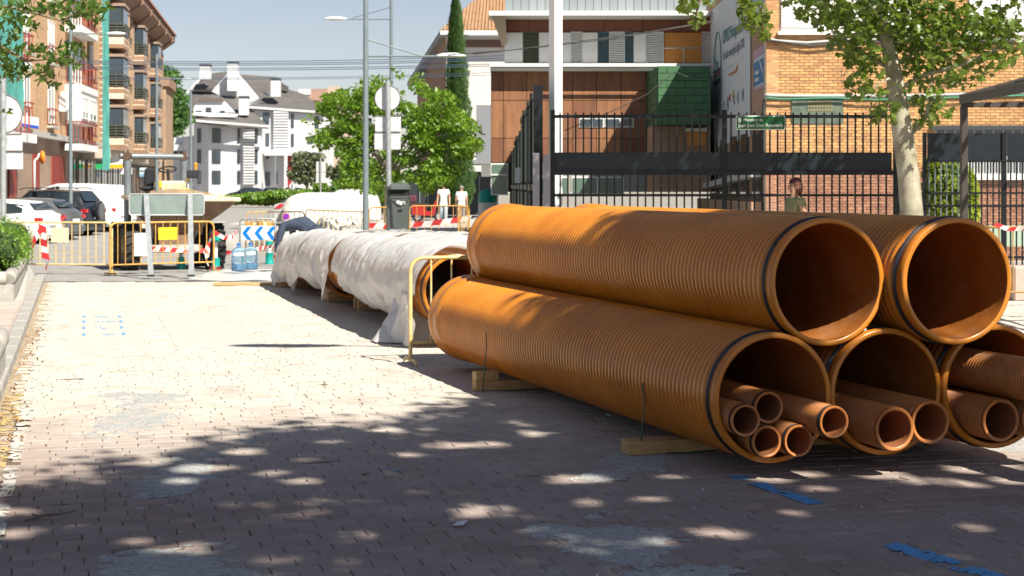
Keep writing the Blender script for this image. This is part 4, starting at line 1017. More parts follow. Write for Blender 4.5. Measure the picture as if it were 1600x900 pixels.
def window(par, fr, a0, a1, z0, z1, out=.0, m=M_glass, f=M_framew, mull=1, blind=0, name='window'):
    w_ = .06; b = MB(); fr.box(b, a0, a1, z0, z0 + w_, out, out + .05); fr.box(b, a0, a1, z1 - w_, z1, out, out + .05); fr.box(b, a0, a0 + w_, z0 + w_, z1 - w_, out, out + .05); fr.box(b, a1 - w_, a1, z0 + w_, z1 - w_, out, out + .05)
    for k in range(mull): c = fl(a0, a1, (k + 1) / (mull + 1)); fr.box(b, c - .025, c + .025, z0 + w_, z1 - w_, out, out + .045)
    o = b.build(name, f, par)
    b = MB(); fr.box(b, a0 + w_ * .5, a1 - w_ * .5, z0 + w_ * .5, z1 - w_ * .5, out + .005, out + .02); b.build('pane', m, o)
    if blind: b = MB(); fr.box(b, a0 + w_, a1 - w_, z1 - (z1 - z0) * blind, z1 - w_, out + .022, out + .035); b.build('blind', M_blind, o)
    return o
def railing(par, fr, a0, a1, z0, z1, out, m=M_redrail, step=.9, side=0, horiz=False, name='railing'):
    r_ = MB(); fr.box(r_, a0, a1, z1 - .05, z1, out - .04, out); fr.box(r_, a0, a1, z0 + .06, z0 + .10, out - .035, out - .005)
    o = r_.build(name, m, par); b = MB()
    if horiz:
        for k in range(4): z = fl(z0 + .2, z1 - .12, k / 3); fr.box(b, a0, a1, z, z + .05, out - .035, out - .01)
    else:
        k = a0 + .02
        while k < a1 - .02: fr.box(b, k, k + .028, z0 + .1, z1 - .05, out - .035, out - .008); k += step
    if side:
        for a_ in (a0, a1 - .04):
            fr.box(b, a_, a_ + .04, z1 - .05, z1 - .002, out - side, out - .04); q = out - side
            while q < out - .05: fr.box(b, a_ + .005, a_ + .033, z0 + .06, z1 - .05, q, q + .028); q += .15
    stuff(b.build('bars', m, o)); return o

# ---- A: orange brick flats, far left
fA = Facade((-11.946 - .114 * 50, 50), (-.114, 1)); LA = 36.4
def sA(Y): return (Y - 50) * math.sqrt(1 + .114 ** 2)
M_brA = brick_mat('orange facing brick', (-.113, .9935), (.50, .27, .125), (.38, .19, .085), (.55, .42, .28), .26, .085, .014)
M_brA2 = brick_mat('dull plinth brick', (-.113, .9935), (.30, .20, .14), (.25, .16, .11), (.30, .25, .20), .26, .085, .012)
TA = thing('brick_flats', 'orange brick flats with red balconies and teal netting at the far left', 'building', (fA.o.x, 50, 0))
b = MB(); fA.box(b, 0, LA, 3.95, 12.6, -12, 0); b.build('wall', M_brA, TA)
b = MB(); fA.box(b, 0, LA, -.3, 3.70, -12, -.25); b.build('ground_floor_wall', M_brA2, TA)
b = MB(); fA.box(b, 0, LA, 3.70, 3.95, -12, .10); b.build('ledge', M_conc, TA)
b = MB(); fA.box(b, -.2, LA, 12.6, 12.9, -12.1, .35); b.build('roof', M_conc, TA)
M_reddoor = mat('red shutter door', (.24, .03, .02), .6, var=.1)
for Y0, Y1 in ((55, 57), (60, 61.4), (62.6, 64.0), (67.8, 69.2), (72.5, 76)):
    b = MB(); fA.box(b, sA(Y0), sA(Y1), -.25, 3.0, -.25, -.18); b.build('door', M_reddoor, TA)
for Y0, Y1 in ((77.5, 79.6), (80.2, 82.6), (83.2, 85.6)):
    window(TA, fA, sA(Y0), sA(Y1), .2, 3.0, -.24, M_glass, M_framed, 1, name='shop_window')
for k in range(4):
    z = 4.35 + 2.7 * k
    for Y0, Y1 in ((70.0, 71.5), (64.4, 65.6), (82.2, 83.4)):
        window(TA, fA, sA(Y0), sA(Y1), z, z + 1.75, .01, M_glass2, M_framew, 1, blind=.55 if (k + int(Y0)) % 2 else .0)
        railing(TA, fA, sA(Y0) - .05, sA(Y1) + .05, z - .1, z + .65, .22, side=.2)
        b = MB(); fA.box(b, sA(Y0) - .12, sA(Y1) + .12, z - .19, z - .09, .0, .26); b.build('sill', M_conc, TA)
    # balcony tower near the middle and the netted one at the left
    for (Y0, Y1, nm) in ((74.7, 79.9, 0), (55.0, 62.0, 1)):
        zs = 3.30 + 2.72 * k
        b = MB(); fA.box(b, sA(Y0), sA(Y1), zs - .0, zs + .30, .0, .78); b.build('balcony_slab', M_white, TA)
        b = MB(); fA.box(b, sA(Y0) + .3, sA(Y1) - .3, zs + .5, zs + 2.4, .0, .015); b.build('recess', M_framed, TA)
        window(TA, fA, sA(Y0) + 1.9, sA(Y1) - .6, zs + .5, zs + 2.35, .02, M_glassg, M_framew, 2)
        if k == 1 and nm == 0:
            b = MB(); fA.box(b, sA(Y0) + .02, sA(Y1) - .02, zs - 2.42 + .95, zs, .02, .72); b.build('enclosed_balcony', M_blind, TA)
            for (aa, bb_) in ((sA(Y0) + .2, sA(Y0) + 2.2), (sA(Y0) + 2.5, sA(Y1) - .3)):
                window(TA, fA, aa, bb_, zs - 1.25, zs - .25, .725, M_glassg, M_framew, 1, blind=.7)
        railing(TA, fA, sA(Y0), sA(Y1), zs + .30, zs + 1.35, .78, side=.72, step=.9)
b = MB(); fA.box(b, sA(73.4), sA(74.4), 5.1, 5.9, .02, .34); b.build('air_conditioner', M_white, TA)
b = MB(); fA.box(b, sA(72.9), sA(73.3), 5.0, 5.7, .02, .3); b.build('air_conditioner', M_white, TA)
# teal debris netting, two hangs
M_net = mat('teal debris netting', (.08, .33, .29), .8, var=.2, scale=2, bump=.3, bscale=8)
def netting(label, fr, a0, a1, z0, z1, out):
    t = thing('netting', label, 'netting', fr.P(a0, z0, out)); b = MB()
    b.grid(lambda i, j: fr.P(fl(a0, a1, i / 14), fl(z0, z1, j / 24) + (.25 * nz(i * .6, 2) if j == 0 else 0), out + .10 * nz(i * .7, j * .25, 5) + .05 * math.sin(i * 1.4)), 15, 25)
    b.build('net_cloth', M_net, t, smooth=True)
    b = MB(); b.tube([fr.P(a0, z1 + .02, out), fr.P(a1, z1 + .02, out)], .04, 6); b.build('top_pole', M_steel, t)
    return t
netting('teal debris netting hung over the nearest balconies of the orange flats', fA, sA(53.6), sA(58.6), 4.3, 12.5, 1.0)
netting('narrow teal netting hung between the orange flats and the brown flats', fA, sA(80.1), sA(82.4), 2.5, 12.5, .95)
# banner sign on the flats
t = thing('estate_sign', 'white and blue company banner fixed to the first balcony of the orange flats', 'sign', fA.P(sA(64.5), 4.5, 1.0))
b = MB(); p0 = W(33, 198, 63); p1 = W(60, 203, 63); b.add([W(33, 180, 63), W(60, 184, 63), W(60, 202, 63), W(33, 198, 63), W(33, 180, 63) + Vector((0, .05, 0)), W(60, 184, 63) + Vector((0, .05, 0)), W(60, 202, 63) + Vector((0, .05, 0)), W(33, 198, 63) + Vector((0, .05, 0))], [(0, 1, 2, 3)[::-1], (4, 5, 6, 7), (0, 4, 5, 1), (1, 5, 6, 2), (2, 6, 7, 3), (3, 7, 4, 0)]); b.build('board', M_white, t)
b = MB(); b.obox(W(33, 197, 62.97), W(60, 201.5, 62.97) - W(33, 197, 62.97), (0, .02, 0), (0, 0, .12)); b.build('blue_band', mat('sign blue', (.02, .08, .50), .5), t)
b = MB(); b.add([W(35, 208, 63), W(57, 211, 63), W(57, 224, 63), W(35, 222, 63), W(35, 208, 63) + Vector((0, .05, 0)), W(57, 211, 63) + Vector((0, .05, 0)), W(57, 224, 63) + Vector((0, .05, 0)), W(35, 222, 63) + Vector((0, .05, 0))], [(3, 2, 1, 0), (4, 5, 6, 7), (0, 4, 5, 1), (1, 5, 6, 2), (2, 6, 7, 3), (3, 7, 4, 0)]); b.build('lower_board', M_white, t)

# ---- B: brown brick flats with bay windows
fB = Facade((-9.78 - .137 * 87, 87), (-.137, 1)); kB = math.sqrt(1 + .137 ** 2)
def sB(Y): return (Y - 87) * kB
M_brB = brick_mat('brown pink facing brick', (-.1357, .9907), (.34, .205, .13), (.27, .16, .10), (.72, .58, .44), .45, .30, .03)
M_brB2 = brick_mat('small tan brick', (-.1357, .9907), (.36, .23, .145), (.30, .185, .115), (.42, .32, .23), .26, .085, .014)
TB = thing('bay_window_flats', 'brown brick flats with stacked dark bay windows and a jutting tiled eave', 'building', (fB.o.x, 87, 0))
LB_ = sB(123)
b = MB(); fB.box(b, 0, LB_, 3.6, 11.9, -13, 0); b.build('wall', M_brB, TB)
b = MB(); fB.box(b, 0, LB_, -.3, 3.15, -13, -.9); b.build('ground_floor_wall', mat('shop front dark', (.10, .10, .11), .6, var=.3, scale=1), TB)
b = MB(); fB.box(b, 0, LB_, 3.15, 3.6, -13, .25); b.build('canopy_ledge', mat('cream ledge', (.50, .44, .37), .8, var=.1), TB)
M_eave = mat('pinkish eave concrete', (.30, .19, .135), .8, var=.12, scale=2)
b = MB()
b.prism([(0, 11.9), (.25, 11.9), (1.15, 12.55), (1.15, 12.95), (0, 13.2)], fB.P(-.3, 0, 0), fB.n, (0, 0, 1), fB.d * (LB_ + 1.2)); b.build('eave', M_eave, TB)
b = MB(); b.prism([(-6, 16.1), (1.28, 12.96), (1.28, 13.08), (-6, 16.3)], fB.P(-.4, 0, 0), fB.n, (0, 0, 1), fB.d * (LB_ + 1.4)); b.build('tiled_roof', mat('terracotta roof tiles', (.45, .18, .09), .85, col2=(.33, .14, .08), scale=3, bump=.6, bscale=8, bdist=.1), TB)
for k in range(6):
    b = MB(); a_ = 3.0 + k * 6.3; b.prism([(0, 11.75), (.25, 11.75), (1.2, 12.42), (1.2, 12.9), (1.12, 12.9), (1.12, 12.7), (0, 12.1)], fB.P(a_, 0, 0), fB.n, (0, 0, 1), fB.d * .16); b.build('eave_bracket', M_eave, TB)
M_bayfr = mat('bay metal dark', (.035, .04, .045), .4)
mods = [(87.2, 98.6), (99.2, 110.0), (110.7, 121.5)]
for mi, (Ya, Yb) in enumerate(mods):
    for k in range(3):
        z0 = 3.62 + 2.72 * k
        w1 = sB(Ya + .2); W_ = sB(Yb) - sB(Ya)
        for j, (f0, f1, ou) in enumerate(((.0, .23, .95), (.26, .47, .70), (.60, .80, .45))):
            a0, a1 = w1 + W_ * f0, w1 + W_ * f1
            b = MB(); fB.box(b, a0, a1, z0, z0 + .62, .0, ou); b.build('bay_parapet', M_brB, TB)
            o = b_ = MB(); fB.box(b_, a0 + .04, a1 - .04, z0 + .622, z0 + 2.25, .0, ou - .06); bw = b_.build('bay_window', M_bayfr, TB)
            for q in range(2):
                b = MB(); c0 = fl(a0 + .12, a1 - .12, q / 2); fB.box(b, c0 + .03, c0 + (a1 - a0 - .24) / 2 - .03, z0 + .8, z0 + 2.15, ou - .07, ou - .04); b.build('pane', M_glass2 if (q + k + j) % 3 else M_glass, bw)
            b = MB(); fB.box(b, a0 + .045, a0 + .07 - .0, z0 + .8, z0 + 2.15, .1, ou - .12) ; b.cur = 0
            b = MB(); b.obox(fB.P(a0 + .03, z0 + .8, .12), fB.d * .008, fB.n * (ou - .25), (0, 0, 1.35)); b.build('side_pane', M_glass2, bw)
            b = MB(); fB.box(b, a0 - .04, a1 + .04, z0 + 2.252, z0 + 2.40, .0, ou + .05); b.build('bay_lintel', mat('bay lintel', (.30, .22, .17), .8), TB)
            railing(TB, fB, a0 - .02, a1 + .02, z0 + .72, z0 + 1.30, ou + .08, mat('olive railing', (.07, .075, .05), .6), horiz=True, side=.0)
            rb_ = MB()
            for q in range(5): rb_.obox(fB.P(a0 - .05, z0 + .66 + q * .15, .1), fB.d * .03, fB.n * (ou - .02), (0, 0, .05))
            rb_.obox(fB.P(a0 - .052, z0 + .62, ou * .55), fB.d * .034, fB.n * .04, (0, 0, .8)); stuff(rb_.build('side_bars', mat('olive railing', (.07, .075, .05), .6), TB))
        b = MB(); b.cyl(fB.P(w1 + W_ * .52, z0, .2), fB.P(w1 + W_ * .52, z0 + 2.7, .2), .09, n=8); b.build('drainpipe', M_steel, TB)
        for f in (.49, .56, .84, .91):
            b = MB(); fB.box(b, w1 + W_ * f + .08, w1 + W_ * f + .48, z0 + (.35 if f in (.49, .91) else -.15), z0 + (2.3 if f in (.49, .91) else 2.5), .0, .62 if f < .6 else .5); b.build('pilaster', M_brB2, TB)
        if k < 2 or mi:
            b = MB(); fB.box(b, w1 + W_ * .56, w1 + W_ * .64, z0 + 1.2, z0 + 1.9, .05, .55); b.build('air_conditioner', M_white, TB)
for k in range(12):
    Y0 = 87.4 + k * 3; window(TB, fB, sB(Y0), sB(Y0 + 2.5), .1, 2.9, -.88, M_glass if k % 3 else M_glass2, M_framed if k % 2 else M_framew, 1, name='shop_window')
# end tower of the brown flats
b = MB(); fB.box(b, sB(123.4), sB(131), -.2, 9.2, -8, .5); b.build('end_tower', M_brB2, TB)
b = MB(); fB.box(b, sB(123.2), sB(131.2), 9.2, 9.9, -8.1, .75); b.build('tower_cornice', M_eave, TB)
# shop signs
for (nm, lab, px0, py0, px1, py1, Z, colr, c2) in (('shop_sign', 'square white and yellow shop sign sticking out from the brown flats', 170, 241, 191, 263, 88, (.75, .74, .70), (.78, .42, .03)),
                                                  ('shop_sign', 'small green shop sign at the foot of the teal netting', 149, 256, 164, 264, 84, (.02, .33, .10), (.03, .4, .16)),
                                                  ('shop_sign', 'small lilac and white shop sign further along the brown flats', 188, 262, 206, 272, 96, (.55, .50, .65), (.7, .68, .7)),
                                                  ('shop_sign', 'pale blue shop sign behind the dumper roll bar', 218, 262, 231, 276, 104, (.55, .68, .75), (.2, .4, .6))):
    t = thing(nm, lab, 'sign', W((px0 + px1) / 2, py1, Z)); b = MB(); PB(b, px0, py0, px1, py1 - (py1 - py0) * .28, Z, .12); b.build('panel', mat('sign ' + str(colr), colr, .5), t)
    b = MB(); PB(b, px0, py1 - (py1 - py0) * .275, px1, py1, Z, .12); b.build('colour_band', mat('sign ' + str(c2), c2, .5), t)
    b = MB(); p = W(px0, (py0 + py1) / 2, Z + .06); b.tube([p, p - Vector((1.6, 0, 0))], .03, 5); b.build('bracket', M_steel, t)

# ---- C: white apartment house with slate roofs, far behind the roundabout
ZC = 230
M_wh = mat('white render wall', (.58, .59, .61), .8, var=.10, scale=.25); M_slate = mat('grey slate roof', (.115, .105, .105), .8, col2=(.08, .075, .075), scale=.6, bump=.5, bscale=3, bdist=.1)
TC = thing('apartment_house', 'large white apartment house with dark slate roofs and white chimneys beyond the roundabout', 'building', (X_(390, ZC), ZC, 0))
def poly(pts, Z, d, name, m, par=TC):
    b = MB(); P_ = [W(x, y, Z) for x, y in pts]; n = len(P_); ar = sum(P_[i].x * P_[(i + 1) % n].z - P_[(i + 1) % n].x * P_[i].z for i in range(n))
    if ar < 0: P_ = P_[::-1]
    b.add(P_ + [p + Vector((0, d, 0)) for p in P_], [tuple(range(n))] + [tuple(range(n, 2 * n))[::-1]] + [(i, n + i, n + (i + 1) % n, (i + 1) % n) for i in range(n)])
    return b.build(name, m, par)
def slope(pts, name, m, par=TC, th=.25):
    """pts: (px, py, Z)"""
    P_ = [W(*p) for p in pts]; n = len(P_); b = MB(); b.add(P_ + [p - Vector((0, 0, th)) for p in P_], [tuple(range(n)), tuple(range(n, 2 * n))[::-1]] + [(i, (i + 1) % n, n + (i + 1) % n, n + i) for i in range(n)]); return b.build(name, m, par)
poly([(326, 308), (326, 190), (408, 196), (408, 308)], ZC, 14, 'left_wing_wall', M_wh)
b = MB(); P_ = [W(326, 308, ZC), W(326, 190, ZC), W(303, 187, ZC + 3.2), W(303, 308, ZC + 3.2)]; 
b.add([Vector((p.x, p.y, p.z)) for p in P_] + [p + Vector((0, 11, 0)) for p in P_], [(0, 1, 2, 3), (7, 6, 5, 4), (0, 4, 5, 1), (1, 5, 6, 2), (2, 6, 7, 3)]); b.build('corner_wall', M_wh, TC)
poly([(286, 308), (286, 214), (303, 212), (303, 308)], ZC + 3.4, 9, 'side_wall', M_wh)
poly([(262, 308), (262, 216), (290, 214), (290, 308)], ZC + 9, 9, 'rear_wing_wall', mat('shaded render', (.66, .68, .70), .8))
poly([(408, 308), (392, 308), (392, 166), (505, 176), (505, 308)], ZC + 4, 14, 'right_wing_wall', M_wh)
slope([(298, 189, ZC - .6), (326, 192, ZC - 2.4), (420, 199, ZC - .5), (372, 147, ZC + 9), (300, 142, ZC + 9)], 'lower_slate_roof', M_slate)
poly([(300, 186), (326, 188.5), (420, 195.5), (420, 199), (326, 192), (300, 189.5)], ZC - 2.6, .5, 'gutter', M_wh)
slope([(386, 168, ZC + 3.6), (508, 176, ZC + 3.6), (478, 148, ZC + 12), (452, 140, ZC + 13), (432, 120, ZC + 16), (372, 116, ZC + 16), (404, 154, ZC + 8)], 'upper_slate_roof', M_slate)
poly([(386, 165.5), (508, 174), (508, 177.5), (386, 169)], ZC + 3.2, .4, 'gutter', M_wh)
poly([(330, 143), (361, 112), (373, 116), (406, 155), (386, 162), (345, 150)], ZC + 8, .8, 'gable_wall', M_wh)
slope([(301, 139, ZC + 7.5), (332, 137, ZC + 7.5), (356, 111, ZC + 14), (316, 117, ZC + 14)], 'attic_slate_roof', M_slate)
poly([(290, 146), (312, 120), (318, 118), (302, 141), (334, 138), (334, 147), (296, 147)], ZC + 10, .8, 'attic_wall', M_wh)
# recessed dormer
poly([(302, 176), (302, 168), (311, 157), (349, 158), (366, 176)], ZC + .6, 1.5, 'dormer_wall', M_wh)
poly([(308, 157.5), (313, 152), (346, 154), (349, 158)], ZC + .2, 1.2, 'dormer_roof', mat('brown slate', (.13, .10, .09), .8))
slope([(300, 177, ZC - .2), (326, 180, ZC - .8), (368, 180, ZC - .2), (372, 178, ZC), (300, 175, ZC)], 'dormer_ledge', M_wh)
for (x0, y0, x1, y1) in ((312, 100, 328, 124), (355, 96, 371, 142), (373, 150, 387, 180), (423, 122, 437, 151)):
    c_ = MB(); PB(c_, x0, y0 + 3.5, x1, y1, ZC + (5 if y0 > 120 else 6.2) - (4 if y0 == 150 else 0), 1.3); ch = c_.build('chimney', M_wh, TC)
    c_ = MB(); PB(c_, x0 - .5, y0, x1 + .5, y0 + 3.3, ZC + (5 if y0 > 120 else 6.2) - (4 if y0 == 150 else 0), 1.4, .05); c_.build('cap', M_framed, ch)
poly([(410, 143), (416, 144), (422, 150), (414, 149)], ZC + 5, .1, 'skylight', M_glass2)
poly([(436, 128), (448, 134), (448, 143), (437, 141)], ZC + 10, 2, 'roof_box', M_slate)
wins = [(307, 200, 321, 223, 3.0), (307, 233, 321, 255, 3.0), (308, 266, 321, 288, 3.0)]
for (x0, x1, zz) in ((308, 320, 3), (331.5, 344.5, 0), (371, 375, 0), (397, 402.5, 0)):
    for (y0, y1) in ((201, 223), (234, 255), (266.5, 287)):
        Zw = ZC + (1.8 if x0 == 308 else 0); w_ = MB(); PB(w_, x0, y0, x1, y1, Zw, .3, .14); o = w_.build('window', M_framed, TC)
        w_ = MB(); PB(w_, x0 + .7, y0 + 1, (x0 + x1) / 2 - .2, y1 - 1, Zw, .06, .2); w_.build('pane', M_glass, o)
        w_ = MB(); PB(w_, (x0 + x1) / 2 + .2, y0 + 1, x1 - .7, y1 - 1, Zw, .06, .2); w_.build('pane', M_glass2, o)
for (x0, y0, x1, y1) in ((411, 176, 420.5, 194), (411, 208, 420.5, 228), (455, 178, 459, 199), (455, 209, 459, 229), (480, 213, 489, 224), (416, 244, 420, 248), (398, 238, 402, 247), (413, 269, 421.5, 291), (430, 268, 433, 288), (470, 236, 478, 252), (488, 238, 496, 252), (492, 182, 498, 200), (322, 168, 330, 175), (306, 173, 315, 176), (344, 173, 351, 177)):
    w_ = MB(); Zw = ZC + (0.6 if y0 < 177 and x0 < 360 else 4); PB(w_, x0, y0, x1, y1, Zw, .3, .12); o = w_.build('window', M_framed, TC)
    w_ = MB(); PB(w_, x0 + .6, y0 + .7, x1 - .6, y1 - .7, Zw, .06, .18); w_.build('pane', M_glass2, o)
def louvre(x0, x1, y0, y1, n, Zl):
    b = MB(); PB(b, x0, y0, x1, y1, Zl, .4, .3); o = b.build('stair_glazing', M_glassg, TC)
    for k in range(n):
        b = MB(); y = fl(y0, y1, (k + .3) / n); PB(b, x0 - .6, y, x1 + .6, y + (y1 - y0) / n * .68, Zl, .2, .7); b.build('white_slat', M_wh, o)
louvre(380.5, 397, 200, 288, 20, ZC); louvre(428, 450, 172, 234, 14, ZC + 4)
b = MB(); PB(b, 413, 234, 470, 243, ZC + 2, 3, 1.2); b.build('entrance_canopy', M_wh, TC)
for x in (429, 444): b = MB(); PB(b, x, 243, x + (1.6 if x == 429 else 4), 305, ZC - 2, .8); b.build('canopy_post', M_wh if x == 444 else M_greypole, TC)
b = MB(); PB(b, 447, 238, 455, 300, ZC + 2, .5); b.build('red_wall_panel', mat('dark red panel', (.30, .02, .03), .6), TC)
b = MB(); PB(b, 262, 226, 288, 235, ZC + 4, 4.5); b.build('balcony_front', M_wh, TC)
for (x0, x1) in ((270, 277), (281, 285)): b = MB(); PB(b, x0, 237, x1, 246, ZC + 8.8, .3); b.build('window', M_framed, TC)
# roofs further back
t = thing('distant_house', 'brown roofed house with a white chimney behind the white apartment house', 'building', (X_(480, 300), 300, 0))
for a_ in ((('roof'), [(440, 152, 300), (560, 160, 300), (520, 138, 308), (470, 140, 308)]),): slope(a_[1], 'roof', mat('brown tile roof', (.26, .16, .12), .85, var=.2), t)
poly([(448, 300), (448, 152), (560, 160), (560, 300)], 301, 8, 'wall', mat('tan render', (.45, .36, .28), .85), t)
b = MB(); PB(b, 466, 139, 484, 148, 302, 2); b.build('chimney', M_wh, t); b = MB(); PB(b, 512, 135, 531, 148, 302, 2); b.build('chimney', mat('tan render', (.45, .36, .28), .85), t)

# ---- D: pale building with a tiled hip roof, behind the cypress
TD = thing('tile_roof_house', 'tall pale building with ochre tiled roof behind the cypress', 'building', (X_(700, 95), 95, 0))
M_tan = mat('pale stone render', (.60, .58, .54), .85, var=.05, scale=.5)
b = MB(); PB(b, 697, 56, 800, 302, 95, 20); b.build('front_wall', M_tan, TD)
b = MB(); p = W(697, 56, 95); e = W(652, 124, 138); b.obox((p.x, 95, 0), (e.x - p.x, e.y - p.y, 0), (3, .3, 0), (0, 0, p.z)); b.build('side_wall', brick_mat('tan side brick', (-.1, .99), (.42, .25, .16), (.36, .21, .13), (.4, .3, .2), .26, .085), TD)
M_ochre = mat('ochre roof tiles', (.42, .26, .14), .85, col2=(.28, .15, .08), scale=2.5, bump=.7, bscale=6, bdist=.1)
zE = Z_(50, 95); A_ = Vector((X_(688, 94), 94, zE)); B_ = Vector((X_(633, 140), 142, zE)); C_ = Vector((X_(800, 94) + 2.5, 94, zE)); R1 = Vector((X_(766, 106), 108, zE + 4.3)); R2 = Vector((X_(720, 136), 140, zE + 4.3)); R3 = Vector((11, 108, zE + 4.3))
b = MB(); b.add([A_, C_, R3, R1], [(0, 1, 2, 3)]); b.add([A_, R1, R2, B_], [(0, 1, 2, 3)]); rf = b.build('tiled_roof', M_ochre, TD)
# rows of roof tiles on the front slope
nx_ = Vector((1, 0, 0)); up_ = (R1 - A_); 
for k in range(40):
    x = A_.x + 2.6 * k / 40 * 1.0 + 0
for k in range(60):
    x = A_.x + k * .2
    if x > C_.x: break
    tmax = min(1, (x - A_.x) / max(.01, (R1.x - A_.x)))
    b = MB(); s0_ = Vector((x, 93.95, zE + .03)); s1_ = Vector((x, fl(94, R1.y, tmax), fl(zE, R1.z, tmax) + .03)); b.tube([s0_, s1_], .06, 6); b.build('tile_row', M_ochre, rf)
b = MB(); b.obox(A_ - Vector((0, .06, .24)), C_ - A_, (0, .14, 0), (0, 0, .22)); b.build('fascia', M_framew, TD)
b = MB(); b.obox(A_ + Vector((.03, .1, -.26)), B_ - A_, (1.6, 0, 0), (0, 0, .2)); b.build('eave_soffit', mat('grey eave', (.40, .41, .42), .7), TD)
b = MB(); PB(b, 699, 62, 800, 74, 95, .2, .02); b.build('frieze', mat('brown frieze', (.16, .10, .08), .8), TD)
for (x0, y0, x1, y1) in ((655, 108, 666, 122), ): b = MB(); PB(b, x0, y0, x1, y1, 118, .3); b.build('window', M_glass2, TD)
b = MB(); PB(b, 744, 164, 790, 250, 82, 6); b.build('grey_annex', mat('mid grey render', (.20, .21, .23), .8), TD)
b = MB(); PB(b, 736, 250, 768, 256, 82, 6, .3); b.build('annex_edge', mat('mid grey render', (.20, .21, .23), .8), TD)
b = MB(); PB(b, 640, 268, 778, 336, 86, 3); b.build('dark_shopfront', mat('shopfront black', (.03, .033, .04), .4), TD)
for x in (655, 668, 700, 722, 748): b = MB(); PB(b, x, 274, x + 1.5, 326, 86, .1, .12); b.build('shop_mullion', M_greypole, TD)
b = MB(); PB(b, 752, 256, 768, 276, 83, .3); b.build('white_panel', M_white, TD)

# ---- E: rust coloured panel building behind the school yard
TE = thing('corten_building', 'rust brown panelled building with white louvred shutters behind the fence', 'building', (X_(900, 50), 50, 0)); ZE = 50
M_cor = mat('rusty panel', (.34, .145, .07), .65, col2=(.22, .09, .045), scale=1.2, bump=.15, bscale=12)
b = MB(); PB(b, 767, 100, 1109, 300, ZE + .1, 10); b.build('core_wall', mat('panel backing', (.10, .06, .04), .8), TE)
b = MB(); PB(b, 789, -40, 1109, 100, ZE + .12, 9); b.build('upper_core_wall', mat('panel backing', (.10, .06, .04), .8), TE)
def panels(xs_, ys_, m, name='panel', gap=.5):
    for i in range(len(xs_) - 1):
        for j in range(len(ys_) - 1):
            b = MB(); PB(b, xs_[i] + gap, ys_[j] + gap, xs_[i + 1] - gap, ys_[j + 1] - gap, ZE, .08, .0); b.build(name, m, TE)
M_cor2 = mat('rusty panel isl', (.27, .115, .052), .65, col2=(.15, .062, .032), scale=2.2, bump=.15, bscale=12, isl=.25, stretch=(1.6, 1, .35))
panels([767, 787, 823, 861, 895, 932, 970, 1010, 1050, 1110], [111, 142], M_cor2)
panels([767, 787, 823, 861, 895, 932, 970, 1010], [142, 157, 216], M_cor2)
panels([767, 787, 823, 861, 895, 932, 970, 1008], [216, 254], M_cor2)
panels([790, 826, 876, 944, 1004, 1064, 1110], [24, 50], mat('dark rust panel', (.20, .07, .04), .65, var=.15, scale=1.5))
b = MB(); PB(b, 764, 17, 1109, 24, ZE, 1.5, 1.2); b.build('white_fascia', M_framew, TE)
b = MB(); a_ = W(766, 21, ZE - 1.2); b.add([W(768, 24, ZE - 1.15), W(790, 24, ZE - 1.15), W(792, 76, ZE + .1), W(786, 76, ZE + .1), W(768, 24, ZE + 4), W(790, 24, ZE + 4), W(792, 76, ZE + 4.2), W(786, 76, ZE + 4.2)], [(0, 3, 2, 1), (4, 5, 6, 7), (0, 4, 7, 3), (1, 2, 6, 5), (0, 1, 5, 4), (3, 7, 6, 2)]); b.build('splayed_soffit', mat('tan soffit', (.42, .33, .26), .8), TE)
for k in range(25):
    b = MB(); x = 789 + k * 12.6; PB(b, x + .3, -30, x + 12.0, 17, ZE, .1, .9); b.build('zinc_panel', mat('zinc sheet', (.30, .345, .365), .45, metal=.3, isl=.08), TE)
b = MB(); PB(b, 766, 99, 1112, 104, ZE, .5, .5); b.build('ledge', M_framew, TE)
b = MB(); PB(b, 766, 105.5, 1112, 110.5, ZE, .4, .35); b.build('lower_ledge', M_framew, TE)
b = MB(); PB(b, 875, 99, 1035, 102, ZE, .06, .7); b.build('white_tube', M_framew, TE)
b = MB(); PB(b, 790, 50, 1036, 99, ZE + .1, .1); b.build('window_recess', M_framed, TE)
for (x0, x1) in ((788, 817), (842, 860), (860, 892), (910, 934), (990, 1009)):
    b = MB(); PB(b, x0 + .3, 51, x1 - .3, 98, ZE, .06, .05); b.build('plain_shutter', M_framew, TE)
for (x0, x1, m_) in ((817, 842, mat('olive louvre', (.12, .13, .09), .6)), (892, 910, M_framew), (934, 952, mat('blue grey louvre', (.10, .16, .19), .5)), (952, 976, M_framew), (976, 990, mat('blue grey louvre', (.10, .16, .19), .5)), (1009, 1037, M_framew), (1097, 1110, M_framew)):
    b = MB(); PB(b, x0, 49.5, x1, 51, ZE, .05, .04); PB(b, x0, 98, x1, 99, ZE, .05, .04); PB(b, x0, 51, x0 + 1, 98, ZE, .05, .04); PB(b, x1 - 1, 51, x1, 98, ZE, .05, .04); o = b.build('shutter_frame', m_, TE)
    for k in range(13):
        b = MB(); y = 52 + k * 3.55; p = W(x0 + 1, y + 2.1, ZE); q = W(x1 - 1, y + 2.1, ZE); b.obox(p, q - p, (0, .05, .05), (0, -.015, .015)); b.build('louvre_slat', m_, o)
b = MB(); PB(b, 1038, 51, 1096, 98, ZE + .02, .05); b.build('orange_wall', mat('orange wood panel', (.58, .24, .05), .6, var=.08, scale=3), TE)
b = MB(); b.tube([W(1036, 75, ZE - .3), W(1098, 75, ZE - .3)], .02, 5); b.tube([W(1068, 75, ZE - .3), W(1068, 98, ZE - .3)], .02, 5); b.build('handrail', M_steel, TE)
